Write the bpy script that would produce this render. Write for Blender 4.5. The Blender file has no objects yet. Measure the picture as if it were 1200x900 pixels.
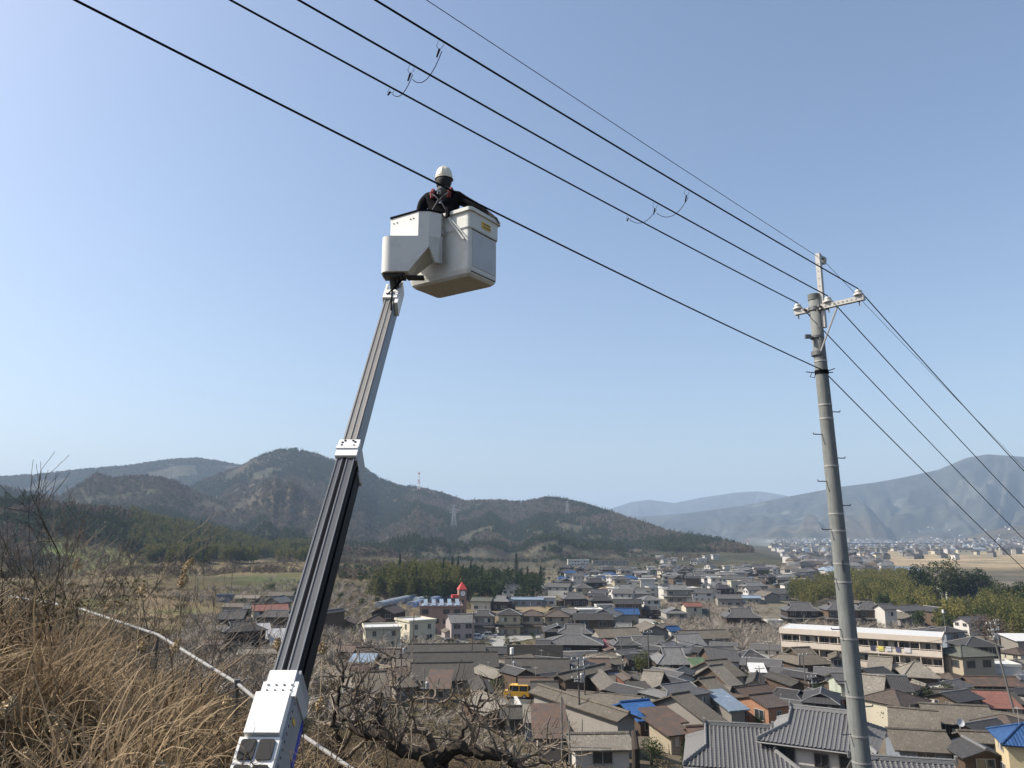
import bpy, math, random
import numpy as np
from mathutils import Vector, Matrix
R = math.radians
sc = bpy.context.scene
COL = sc.collection
rng = np.random.default_rng(7)
random.seed(7)

# ---------------------------------------------------------------- camera, world, sun, exposure
CAMZ = 32.0
PITCH = R(11.2)
FPX = 901.0
cam_d = bpy.data.cameras.new('camera')
cam = bpy.data.objects.new('camera', cam_d); COL.objects.link(cam)
cam.location = (0, 0, CAMZ); cam.rotation_euler = (math.pi/2 + PITCH, 0, 0)
cam_d.sensor_width = 36; cam_d.lens = 36*FPX/1200
cam_d.clip_start = 0.1; cam_d.clip_end = 60000
sc.camera = cam
SUN_AZ = R(-88)      # from forward (+Y) towards +X
SUN_EL = R(45)
w = bpy.data.worlds.new('World'); sc.world = w; w.use_nodes = True
nt = w.node_tree
bg = nt.nodes['Background']
sky = nt.nodes.new('ShaderNodeTexSky'); sky.sky_type = 'NISHITA'; sky.sun_disc = False
sky.sun_elevation = SUN_EL; sky.sun_rotation = SUN_AZ
sky.altitude = 50; sky.air_density = 1.0; sky.dust_density = 2.6; sky.ozone_density = 1.6
nt.links.new(sky.outputs[0], bg.inputs[0]); bg.inputs[1].default_value = 0.118
sun_d = bpy.data.lights.new('sun', 'SUN'); sun_d.energy = 5.0; sun_d.angle = R(0.53); sun_d.color = (1, 0.93, 0.83)
sun = bpy.data.objects.new('sun', sun_d); COL.objects.link(sun)
sdir = Vector((math.sin(SUN_AZ)*math.cos(SUN_EL), math.cos(SUN_AZ)*math.cos(SUN_EL), math.sin(SUN_EL)))
sun.rotation_euler = sdir.to_track_quat('Z', 'Y').to_euler()
sc.view_settings.view_transform = 'Standard'; sc.view_settings.look = 'None'
sc.view_settings.exposure = 0.66; sc.view_settings.gamma = 1.0
try:
    sc.cycles.volume_bounces = 0
    sc.cycles.max_bounces = 6; sc.cycles.transparent_max_bounces = 12
except Exception: pass

# ---------------------------------------------------------------- helpers
def ray(px, py):
    u = (px-600)/FPX; v = (450-py)/FPX
    return np.array([u, math.cos(PITCH)-math.sin(PITCH)*v, math.sin(PITCH)+math.cos(PITCH)*v])
def at(px, py, depth):
    return np.array([0, 0, CAMZ]) + ray(px, py)*depth

class MB:
    """collects geometry; build() links it as one mesh object"""
    def __init__(s): s.v = []; s.f = []; s.m = []; s.mats = []; s.n = 0; s.cur = 0; s.sm = False; s.smooth = []
    def mat(s, m):
        if m not in s.mats: s.mats.append(m)
        s.cur = s.mats.index(m); return s
    def add(s, vs, fs):
        vs = np.asarray(vs, float).reshape(-1, 3)
        for f in fs:
            s.f.append([i+s.n for i in f]); s.m.append(s.cur); s.smooth.append(s.sm)
        s.v.append(vs); s.n += len(vs); return s
    def box(s, c, size, rz=0.0, M=None):
        x, y, z = [k/2 for k in size]
        vs = np.array([[-x,-y,-z],[x,-y,-z],[x,y,-z],[-x,y,-z],[-x,-y,z],[x,-y,z],[x,y,z],[-x,y,z]])
        if M is not None: vs = vs @ np.asarray(M).T
        if rz:
            c_, s_ = math.cos(rz), math.sin(rz)
            vs = np.stack([vs[:,0]*c_-vs[:,1]*s_, vs[:,0]*s_+vs[:,1]*c_, vs[:,2]], 1)
        return s.add(vs+np.asarray(c, float), [[0,3,2,1],[4,5,6,7],[0,1,5,4],[1,2,6,5],[2,3,7,6],[3,0,4,7]])
    def slab(s, poly, t):
        """polygon (ccw from outside) given thickness t behind it"""
        p = np.asarray(poly, float); n = np.cross(p[1]-p[0], p[2]-p[0]); n /= np.linalg.norm(n)
        k = len(p); q = p-n*t
        fs = [list(range(k)), list(range(2*k-1, k-1, -1))]
        for i in range(k):
            j = (i+1) % k; fs.append([i, i+k, j+k, j])
        return s.add(np.vstack([p, q]), fs)
    def prism(s, poly2, z0, z1):
        p = np.asarray(poly2, float); k = len(p)
        a = np.column_stack([p, np.full(k, z0)]); b = np.column_stack([p, np.full(k, z1)])
        fs = [list(range(k))[::-1], list(range(k, 2*k))]
        for i in range(k):
            j = (i+1) % k; fs.append([i, j, j+k, i+k])
        return s.add(np.vstack([a, b]), fs)
    def tube(s, pts, rad, k=6, cap=True):
        p = np.asarray(pts, float); n = len(p)
        rad = np.broadcast_to(np.asarray(rad, float), (n,))
        d = np.gradient(p, axis=0); d /= (np.linalg.norm(d, axis=1)[:, None]+1e-12)
        ref = np.array([0, 0, 1.0]) if abs(d[:, 2]).mean() < 0.8 else np.array([1.0, 0, 0])
        a = np.cross(d, ref); a /= (np.linalg.norm(a, axis=1)[:, None]+1e-12); b = np.cross(d, a)
        th = np.arange(k)*2*math.pi/k
        vs = p[:, None, :]+rad[:, None, None]*(a[:, None, :]*np.cos(th)[None, :, None]+b[:, None, :]*np.sin(th)[None, :, None])
        fs = []
        for i in range(n-1):
            for j in range(k):
                fs.append([i*k+j, i*k+(j+1) % k, (i+1)*k+(j+1) % k, (i+1)*k+j])
        if cap:
            fs.append(list(range(k))[::-1]); fs.append([(n-1)*k+j for j in range(k)])
        return s.add(vs.reshape(-1, 3), fs)
    def lathe(s, prof, c=(0,0,0), k=16, M=None):
        vs = []; fs = []
        n = len(prof)
        for (r, z) in prof:
            for j in range(k):
                t = 2*math.pi*j/k; vs.append((r*math.cos(t), r*math.sin(t), z))
        for i in range(n-1):
            for j in range(k): fs.append([i*k+j, i*k+(j+1) % k, (i+1)*k+(j+1) % k, (i+1)*k+j])
        fs.append(list(range(k))[::-1]); fs.append([(n-1)*k+j for j in range(k)])
        vs = np.array(vs)
        if M is not None: vs = vs @ np.asarray(M).T
        return s.add(vs+np.asarray(c, float), fs)
    def mesh(s, name, m=None, uv=False):
        me = bpy.data.meshes.new(name)
        V = np.vstack(s.v) if s.v else np.zeros((0, 3))
        me.from_pydata(V.tolist(), [], s.f)
        if m is not None and not s.mats: me.materials.append(m)
        for q in s.mats: me.materials.append(q)
        if s.mats: me.polygons.foreach_set('material_index', s.m)
        if any(s.smooth): me.polygons.foreach_set('use_smooth', s.smooth)
        if uv:
            ul = me.uv_layers.new(name='UVMap'); dat = np.zeros((len(me.loops), 2)); li = 0
            for f in s.f:
                P = V[f]; n = np.cross(P[1]-P[0], P[2]-P[0]); l = np.linalg.norm(n)
                n = n/l if l > 1e-9 else np.array([0, 0, 1.0])
                t = np.array([-n[1], n[0], 0]); tl = np.linalg.norm(t)
                t = t/tl if tl > 0.02 else np.array([1.0, 0, 0])
                b = np.cross(n, t)
                dat[li:li+len(f), 0] = P @ t; dat[li:li+len(f), 1] = P @ b; li += len(f)
            ul.data.foreach_set('uv', dat.ravel())
        me.update(); return me
    def build(s, name, m=None, parent=None, uv=False, loc=None):
        o = bpy.data.objects.new(name, s.mesh(name, m, uv)); COL.objects.link(o)
        if parent is not None: o.parent = parent
        if loc is not None: o.location = loc
        return o

def tag(o, label=None, cat=None, group=None, kind=None):
    if label: o['label'] = label
    if cat: o['category'] = cat
    if group: o['group'] = group
    if kind: o['kind'] = kind
    return o
def thing(name, label, cat, loc=(0, 0, 0), rz=0.0, group=None):
    o = bpy.data.objects.new(name, None); COL.objects.link(o); o.empty_display_size = 0.3
    o.location = tuple(float(k) for k in loc); o.rotation_euler = (0, 0, rz)
    return tag(o, label, cat, group)
def kids(o): return [c for c in KID.get(o.name, [])]
def dup(root, loc, rz, label=None, group=None, scale=None):
    r = root.copy(); COL.objects.link(r); r.location = loc; r.rotation_euler = (0, 0, rz)
    if label: r['label'] = label
    if group: r['group'] = group
    if scale: r.scale = scale
    for ch in root.children:
        c = ch.copy(); COL.objects.link(c); c.parent = r
        for g in ch.children:
            d = g.copy(); COL.objects.link(d); d.parent = c
    return r

# ---------------------------------------------------------------- materials
MATS = {}
class NB:
    def __init__(s, name):
        s.m = bpy.data.materials.new(name); s.m.use_nodes = True; s.t = s.m.node_tree
        s.b = s.t.nodes['Principled BSDF']; s.out = s.t.nodes['Material Output']
    def n(s, typ, **k):
        q = s.t.nodes.new('ShaderNode'+typ)
        for a, v in k.items():
            if a.startswith('i_'): q.inputs[a[2:].replace('_', ' ')].default_value = v
            else: setattr(q, a, v)
        return q
    def l(s, a, b): s.t.links.new(a, b)
    def mix(s, f, a, b, typ='MIX'):
        q = s.t.nodes.new('ShaderNodeMix'); q.data_type = 'RGBA'; q.blend_type = typ
        for i, v in ((0, f), (6, a), (7, b)):
            if isinstance(v, (int, float)): q.inputs[i].default_value = v if i == 0 else (v, v, v, 1)
            elif isinstance(v, (tuple, list)): q.inputs[i].default_value = tuple(v)+((1,) if len(v) == 3 else ())
            else: s.l(v, q.inputs[i])
        return q.outputs[2]
    def math(s, op, a, b=None, c=None):
        q = s.t.nodes.new('ShaderNodeMath'); q.operation = op
        for i, v in enumerate((a, b, c)):
            if v is None: continue
            if isinstance(v, (int, float)): q.inputs[i].default_value = v
            else: s.l(v, q.inputs[i])
        return q.outputs[0]
    def noise(s, scale, detail=4, vec=None, rough=0.55):
        q = s.n('TexNoise'); q.inputs['Scale'].default_value = scale; q.inputs['Detail'].default_value = detail
        q.inputs['Roughness'].default_value = rough
        if vec is not None: s.l(vec, q.inputs['Vector'])
        return q.outputs[0]
    def ramp(s, fac, stops):
        q = s.n('ValToRGB'); e = q.color_ramp.elements
        e[0].position = stops[0][0]; e[0].color = tuple(stops[0][1])+(1,)
        e[1].position = stops[-1][0]; e[1].color = tuple(stops[-1][1])+(1,)
        for p, c in stops[1:-1]:
            x = e.new(p); x.color = tuple(c)+(1,)
        s.l(fac, q.inputs[0]); return q.outputs[0]
    def bump(s, h, strength=0.5, dist=0.02):
        q = s.n('Bump'); q.inputs['Strength'].default_value = strength; q.inputs['Distance'].default_value = dist
        s.l(h, q.inputs['Height']); s.l(q.outputs[0], s.b.inputs['Normal'])
    def col(s, c): s.l(c, s.b.inputs['Base Color'])
    def rough(s, v): s.b.inputs['Roughness'].default_value = v
def g3(*v): return v if len(v) == 3 else (v[0],)*3
def sh(c, k): return tuple(min(1, x*k) for x in c)

def surf(name, c, kind='plain', rough=0.7, var=0.25, metal=0.0, spec=0.25):
    """procedural surface; metric UVs (u along the wall or eave, v up it)"""
    if name in MATS: return MATS[name]
    b = NB(name); b.rough(rough); b.b.inputs['Metallic'].default_value = metal
    b.b.inputs['Specular IOR Level'].default_value = spec
    c = sh(c, .88) if kind != 'paint' else sh(c, .93)
    tc = b.n('TexCoord'); uv = tc.outputs['UV']; ob = tc.outputs['Object']
    oi = b.n('ObjectInfo'); rnd = oi.outputs['Random']
    n1 = b.noise(0.55, 6, ob, 0.65); n2 = b.noise(6.0, 5, ob, 0.6)
    base = b.mix(rnd, sh(c, 1-var), sh(c, 1+var))
    cc = b.mix(n1, b.mix(0.5, base, 0.0, 'MIX') if kind in ('corr', 'tile') else b.mix(0.25, base, 0.0), base)
    cc = b.mix(b.math('MULTIPLY', n2, 0.35), cc, sh(c, 0.45))
    sx = b.n('SeparateXYZ'); b.l(uv, sx.inputs[0]); U = sx.outputs[0]; V = sx.outputs[1]
    if kind == 'tile':
        fu = b.math('FRACT', b.math('MULTIPLY', U, 1/0.30)); ru = b.math('ABSOLUTE', b.math('SUBTRACT', fu, 0.5))
        fv = b.math('FRACT', b.math('MULTIPLY', V, 1/0.27))
        gap = b.math('GREATER_THAN', ru, 0.36)
        cc = b.mix(b.math('MULTIPLY', gap, 0.45), cc, sh(c, 0.3))
        gv = b.math('LESS_THAN', fv, 0.14); cc = b.mix(b.math('MULTIPLY', gv, 0.35), cc, sh(c, 0.3))
        cell = b.n('TexWhiteNoise', noise_dimensions='2D'); cb = b.n('CombineXYZ')
        b.l(b.math('FLOOR', b.math('MULTIPLY', U, 1/0.30)), cb.inputs[0]); b.l(b.math('FLOOR', b.math('MULTIPLY', V, 1/0.27)), cb.inputs[1])
        b.l(cb.outputs[0], cell.inputs['Vector'])
        cc = b.mix(b.math('MULTIPLY', cell.outputs[0], 0.35), cc, sh(c, 1.6))
        b.bump(b.math('ADD', b.math('MULTIPLY', ru, -2.0), fv), 0.9, 0.05)
    elif kind == 'corr':
        fu = b.math('SINE', b.math('MULTIPLY', U, 2*math.pi/0.17))
        sheet = b.n('TexWhiteNoise', noise_dimensions='2D'); cb = b.n('CombineXYZ')
        b.l(b.math('FLOOR', b.math('MULTIPLY', U, 1/0.85)), cb.inputs[0]); b.l(b.math('FLOOR', b.math('MULTIPLY', V, 1/1.8)), cb.inputs[1])
        b.l(cb.outputs[0], sheet.inputs['Vector'])
        cc = b.mix(b.math('MULTIPLY', sheet.outputs[0], 0.22), cc, sh(c, 1.45)); big = b.noise(.22, 5, ob, .6); cc = b.mix(b.ramp(big, [(.4, (0, 0, 0)), (.62, (.75,)*3)]), cc, sh(c, .62))
        st = b.n('TexNoise'); mp = b.n('Mapping'); mp.inputs['Scale'].default_value = (2.6, 0.35, 1); b.l(uv, mp.inputs[0]); b.l(mp.outputs[0], st.inputs['Vector'])
        st.inputs['Detail'].default_value = 6
        cc = b.mix(b.ramp(st.outputs[0], [(0.42, (0, 0, 0)), (0.68, (0.85,)*3)]), cc, sh(c, 0.42))
        lich = b.noise(2.2, 8, ob, 0.75)
        cc = b.mix(b.ramp(lich, [(0.55, (0, 0, 0)), (0.68, (0.5,)*3)]), cc, sh(c, 1.9))
        b.bump(fu, 0.3, 0.02)
    elif kind == 'rust':
        rs = b.noise(1.1, 8, ob, 0.7)
        cc = b.mix(b.ramp(rs, [(0.45, (0, 0, 0)), (0.7, (.9,)*3)]), cc, (0.13, 0.07, 0.045))
        fu = b.math('SINE', b.math('MULTIPLY', U, 2*math.pi/0.2)); b.bump(fu, 0.2, 0.02)
    elif kind == 'siding':
        fv = b.math('FRACT', b.math('MULTIPLY', V, 1/0.4)); g = b.math('LESS_THAN', fv, 0.06)
        cc = b.mix(b.math('MULTIPLY', g, 0.5), cc, sh(c, 0.35)); b.bump(fv, 0.3, 0.02)
    elif kind == 'vsiding':
        fu = b.math('FRACT', b.math('MULTIPLY', U, 1/0.25)); g = b.math('LESS_THAN', fu, 0.12)
        cc = b.mix(b.math('MULTIPLY', g, 0.6), cc, sh(c, 0.35)); b.bump(fu, 0.3, 0.02)
        st = b.noise(1.4, 7, ob, 0.7); cc = b.mix(b.ramp(st, [(0.45, (0, 0, 0)), (0.7, (0.6,)*3)]), cc, sh(c, 0.5))
    elif kind == 'brick':
        bt = b.n('TexBrick'); b.l(uv, bt.inputs['Vector']); bt.inputs['Scale'].default_value = 1
        bt.inputs['Brick Width'].default_value = 0.6; bt.inputs['Row Height'].default_value = 0.2; bt.inputs['Mortar Size'].default_value = 0.02
        bt.inputs['Color1'].default_value = sh(c, 1.1)+(1,); bt.inputs['Color2'].default_value = sh(c, 0.8)+(1,); bt.inputs['Mortar'].default_value = sh(c, 1.3)+(1,)
        cc = b.mix(0.5, cc, bt.outputs[0])
    elif kind == 'concrete':
        st = b.n('TexNoise'); mp = b.n('Mapping'); mp.inputs['Scale'].default_value = (6, 6, 0.8); b.l(ob, mp.inputs[0]); b.l(mp.outputs[0], st.inputs['Vector'])
        st.inputs['Detail'].default_value = 7
        cc = b.mix(b.ramp(st.outputs[0], [(0.4, (0, 0, 0)), (0.7, (0.6,)*3)]), cc, sh(c, 0.6)); b.bump(n2, 0.15, 0.01)
    elif kind == 'paint':
        st = b.noise(3.5, 8, ob, 0.7)
        cc = b.mix(rnd, c, c); cc = b.mix(b.ramp(st, [(0.52, (0, 0, 0)), (0.75, (0.5,)*3)]), cc, sh(c, 0.62))
        b.bump(b.noise(25, 3, ob), 0.04, 0.01)
    elif kind == 'metal':
        st = b.n('TexNoise'); mp = b.n('Mapping'); mp.inputs['Scale'].default_value = (30, 30, 0.6); b.l(ob, mp.inputs[0]); b.l(mp.outputs[0], st.inputs['Vector'])
        cc = b.mix(b.math('MULTIPLY', st.outputs[0], 0.6), c, sh(c, 0.5)); cc = b.mix(b.math('MULTIPLY', n2, .4), cc, sh(c, 1.5))
    else:
        st = b.noise(1.0, 7, ob, 0.7); cc = b.mix(b.ramp(st, [(0.5, (0, 0, 0)), (0.75, (0.45,)*3)]), cc, sh(c, 0.55)); b.bump(n2, 0.1, 0.01)
    b.col(cc)
    MATS[name] = b.m; return b.m

def leafmat(name, ca, cb, inst=True, trans=0.25, rough=0.8):
    if name in MATS: return MATS[name]
    b = NB(name); b.rough(rough); b.b.inputs['Specular IOR Level'].default_value = 0.118
    if inst:
        a = b.n('Attribute', attribute_type='INSTANCER', attribute_name='tint'); f = a.outputs['Fac']
    else:
        f = b.n('ObjectInfo').outputs['Random']
    g = b.n('NewGeometry').outputs['Random Per Island']
    c = b.mix(f, ca, cb); c = b.mix(b.math('MULTIPLY', g, 0.55), c, b.mix(0.5, c, sh(cb, 1.7)))
    nz = b.noise(0.9, 3, b.n('TexCoord').outputs['Object']); c = b.mix(b.math('MULTIPLY', nz, 0.5), c, sh(ca, 0.7))
    b.col(c)
    if trans:
        tr = b.n('BsdfTranslucent'); b.l(c, tr.inputs[0]); mx = b.n('MixShader'); mx.inputs[0].default_value = trans
        b.l(b.b.outputs[0], mx.inputs[1]); b.l(tr.outputs[0], mx.inputs[2]); b.l(mx.outputs[0], b.out.inputs[0])
    MATS[name] = b.m; return b.m

def flat(name, c, rough=0.6, metal=0.0, spec=0.5):
    if name in MATS: return MATS[name]
    b = NB(name); b.rough(rough); b.b.inputs['Metallic'].default_value = metal; b.b.inputs['Specular IOR Level'].default_value = spec
    nz = b.noise(9, 5, b.n('TexCoord').outputs['Object']); b.col(b.mix(b.math('MULTIPLY', nz, .4), c, sh(c, 0.6)))
    MATS[name] = b.m; return b.m
GLASS = flat('window_glass', (0.03, 0.035, 0.04), 0.12, 0, 0.8)
# ---------------------------------------------------------------- terrain height
_perm = np.random.default_rng(11).permutation(512)
def vnoise(x, y):
    xi = np.floor(x).astype(int); yi = np.floor(y).astype(int); xf = x-xi; yf = y-yi
    u = xf*xf*xf*(xf*(xf*6-15)+10); v = yf*yf*yf*(yf*(yf*6-15)+10)
    def h(a, b):
        return _perm[(_perm[(a & 511)]+b) & 511]/511.0
    a = h(xi, yi); b = h(xi+1, yi); c = h(xi, yi+1); d = h(xi+1, yi+1)
    return (a*(1-u)+b*u)*(1-v)+(c*(1-u)+d*u)*v
def fbm(x, y, o=5, g=0.5):
    s = 0; a = 1; t = 0
    for i in range(o):
        s = s+a*vnoise(x+17.3*i, y-9.1*i); t += a; a *= g; x = x*2.03; y = y*2.03
    return s/t
def ridged(x, y, o=4):
    s = 0; a = 1; t = 0
    for i in range(o):
        s = s+a*(1-np.abs(2*vnoise(x+31.7*i, y+5.2*i)-1)); t += a; a *= 0.5; x = x*2.1; y = y*2.1
    return s/t
def px_ae(px, py):
    d = ray(px, py); return math.degrees(math.atan2(d[0], d[1])), d[2]/math.hypot(d[0], d[1])
class Ridge:
    def __init__(s, pts, D, F, back=0.45, amp=0.25, fa=9.0, pw=1.0, seed=0):
        ae = [px_ae(x, y) for x, y in pts]
        s.a = np.array([q[0] for q in ae]); s.t = np.array([q[1] for q in ae])
        s.D = D; s.F = F; s.back = back; s.amp = amp; s.fa = fa; s.pw = pw; s.seed = seed
    def at(s, a, r):
        t = np.interp(a, s.a, s.t)
        D = np.interp(a, *s.D) if isinstance(s.D, tuple) else s.D
        F = np.interp(a, *s.F) if isinstance(s.F, tuple) else s.F
        F = F+(D-F)*.34*(vnoise(a/2.6+s.seed*9, r*0+3.3)+.5*vnoise(a/1.1+s.seed*5, r*0+1.3)-.8)
        Hc = CAMZ+D*t
        nz = ridged(a/s.fa*1.0+s.seed, r/(D-F+1)*(0.55 if s.seed < 5 else 2.4)+s.seed*3, 5)
        k = np.clip((r-F)/(D-F), 0, 1)
        prof = k**s.pw*(1-0.12*np.sin(np.pi*k))
        h1 = Hc*prof*(1-s.amp*(1-nz)*4*k*(1-k)-0.5*s.amp*(1-nz)*k*(1-k))
        h1 = h1+Hc*s.amp*0.5*(nz-0.6)*np.sin(np.pi*k)
        kb = np.clip((r-D)/((D-F)*1.2), 0, 1)
        h1 = h1+np.maximum(0, Hc)*s.amp*.85*(ridged(r*np.sin(np.radians(a))/(430 if s.seed < 5 else 900)+s.seed*7, r*np.cos(np.radians(a))/(430 if s.seed < 5 else 900), 5)-.62)*np.sin(np.pi*k)**.8*(k > 0)
        return np.where(r <= D, h1, Hc*(1-(1-s.back)*kb*kb*(3-2*kb)))
RIDGES = [
 Ridge([(-700,585),(-300,560),(0,562),(40,560),(100,553),(150,549),(200,541),(230,540),(275,546),(330,549),(380,560),(460,600),(520,640)], 3600., 2500., seed=1),
 Ridge([(40,640),(120,620),(170,600),(205,583),(240,563),(275,550),(300,537),(325,529),(345,528),(370,533),(400,543),(425,549),(445,563),(470,571),(490,573),(510,577),(545,589),(580,588),(610,590),(640,585),(665,588),(700,598),(740,610),(780,625),(820,633),(850,640),(900,653),(935,663),(965,672),(990,680)],
       ([-30,-8,3,12,20,24], [2500,2300,2000,1500,860,760]), ([-30,-8,3,12,20,24], [1000,950,900,850,650,590]), pw=1.35, amp=0.46, fa=4.5, seed=2),
 Ridge([(-800,560),(-200,545),(0,572),(33,580),(70,585),(113,557),(133,562),(177,560),(207,567),(233,580),(277,597),(320,615),(380,632),(450,650),(500,660)], 1750., 1000., pw=1.2, amp=0.42, fa=6, seed=3),
 Ridge([(-900,560),(-200,585),(0,595),(33,592),(100,600),(140,603),(187,618),(247,627),(300,638),(353,656),(400,672),(440,690)], ([-60,-33,-14,-10],[700,760,900,900]), ([-60,-33,-20,-12],[330,470,600,850]), back=0.7, amp=0.25, fa=9, seed=4),
 Ridge([(600,640),(680,618),(700,605),(715,596),(740,588),(760,585),(790,589),(820,583),(860,577),(890,575),(920,580),(960,590),(1100,600),(1300,610)], 9500., 7200., amp=0.5, fa=3, seed=5),
 Ridge([(560,640),(640,632),(700,618),(740,606),(800,602),(867,593),(933,580),(987,570),(1027,565),(1060,559),(1100,550),(1133,536),(1157,532),(1200,535),(1300,548),(1500,560),(2000,600)], 6200., 4100., amp=0.5, fa=5, seed=6),
 Ridge([(1040,652),(1080,645),(1120,634),(1150,624),(1180,617),(1230,612),(1400,620),(1700,640)], 3700., 3050., amp=0.2, fa=5, seed=7),
 Ridge([(1015,682),(1025,672),(1035,667),(1046,669),(1056,680)], 1500., 1380., amp=0.1, fa=5, seed=8, back=0.0),
]
_fq = ([-400,-30,0,2.6,4.4,6,8,12.3,20,32,50,80,150,250,420,5000,20000],
       [60,36,30.6,30.2,29.1,28.1,26.9,24.0,20.4,16.6,13.2,9.6,5.0,2.6,2.0,1.0,0])
def H(x, y):
    x = np.asarray(x, float); y = np.asarray(y, float)
    r = np.hypot(x, y); a = np.degrees(np.arctan2(x, y))
    q = 0.69*x+0.72*y
    f = np.interp(q, *_fq)
    f = f+(fbm(x/9.0, y/9.0, 3)-0.5)*np.clip((r-3)/40, 0.05, 0.5)*np.clip(q/5, 0.3, 1)
    # gentle terraces rising to the left and centre
    un = (fbm(x/130+2, y/80+8, 3)-.40)*np.interp(r, [270, 430, 1100, 1500], [0, 24, 24, 0])*np.clip((-a-1)/9+.10, .10, 1)
    st_ = un/1.9; fr = st_-np.floor(st_); un = (np.floor(st_)+np.clip((fr-.7)/.3, 0, 1))*1.9*.75+un*.25
    f = f+un
    lift = np.clip((r-330)/500, 0, 1)**1.0*9*np.clip((-a-2)/12, 0, 1)
    f = f+lift
    out = f
    for R_ in RIDGES:
        hh = R_.at(a, r); ok = (a > R_.a[0]-3) & (a < R_.a[-1]+3)
        out = np.maximum(out, np.where(ok, hh, 0))
    # hills also ring the rest of the horizon
    e = np.clip((np.abs(a)-44)/18, 0, 1)*np.clip((r-1500)/1800, 0, 1)*(260*fbm(a/14+9, r/2600, 4)+60)
    return np.maximum(out, e)
def Hs(x, y): return float(H(x, y))

# ---------------------------------------------------------------- ground mesh
fine = np.arange(-46, 46.01, 0.16)
coarse = np.concatenate([np.arange(46.5, 180, 3.0), np.arange(-180, -46.4, 3.0)])
azs = np.concatenate([fine, coarse[:len(np.arange(46.5,180,3.0))], coarse[len(np.arange(46.5,180,3.0)):]])
azs = np.concatenate([fine, np.arange(47, 313.5, 3.5)])
rad = np.concatenate([[0.4], np.geomspace(1.2, 300, 150), np.geomspace(305, 1000, 95)[0:], np.geomspace(1008, 4000, 190), np.geomspace(4030, 15000, 110)])
A, Rr = np.meshgrid(np.radians(azs), rad)
GX = Rr*np.sin(A); GY = Rr*np.cos(A); GZ = H(GX, GY)
nr, na = GX.shape
def gnd(px, py):
    """where the sight line through this place of the photograph meets the ground"""
    d = ray(px, py); hl = math.hypot(d[0], d[1]); a = math.degrees(math.atan2(d[0], d[1])); fi = (a+46)/0.16; k = int(fi); t = fi-k
    zc = GZ[:, k]*(1-t)+GZ[:, k+1]*t; e = CAMZ+d[2]/hl*rad-zc; e[:4] = 1; b_ = e < 0
    i = int(np.argmax(b_)) if b_.any() else len(rad)-1
    r0 = rad[i-1]+(rad[i]-rad[i-1])*(e[i-1]/(e[i-1]-e[i]) if e[i] < 0 else 1)
    X, Y = d[0]/hl*r0, d[1]/hl*r0
    return np.array([X, Y, float(H(X, Y))])
idx = np.arange(nr*na).reshape(nr, na)
i0 = idx[:-1, :]; i1 = idx[1:, :]
quads = np.stack([i0, i1, np.roll(i1, -1, 1), np.roll(i0, -1, 1)], -1).reshape(-1, 4)
quads = quads[:, ::-1]
me = bpy.data.meshes.new('ground')
nv = nr*na+1
me.vertices.add(nv)
V = np.vstack([np.stack([GX, GY, GZ], -1).reshape(-1, 3), [[0, 0, Hs(0, 0)]]])
me.vertices.foreach_set('co', V.ravel())
tri = np.stack([np.full(na, nv-1), idx[0], np.roll(idx[0], -1)], -1)[:, ::-1]
nl = quads.size+tri.size
me.loops.add(nl); me.loops.foreach_set('vertex_index', np.concatenate([quads.ravel(), tri.ravel()]).astype(np.int32))
npoly = len(quads)+len(tri); me.polygons.add(npoly)
st = np.concatenate([np.arange(len(quads))*4, len(quads)*4+np.arange(len(tri))*3]).astype(np.int32)
me.polygons.foreach_set('loop_start', st)
me.update(calc_edges=True); me.validate()
me.polygons.foreach_set('use_smooth', np.ones(len(me.polygons), bool))
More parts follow.
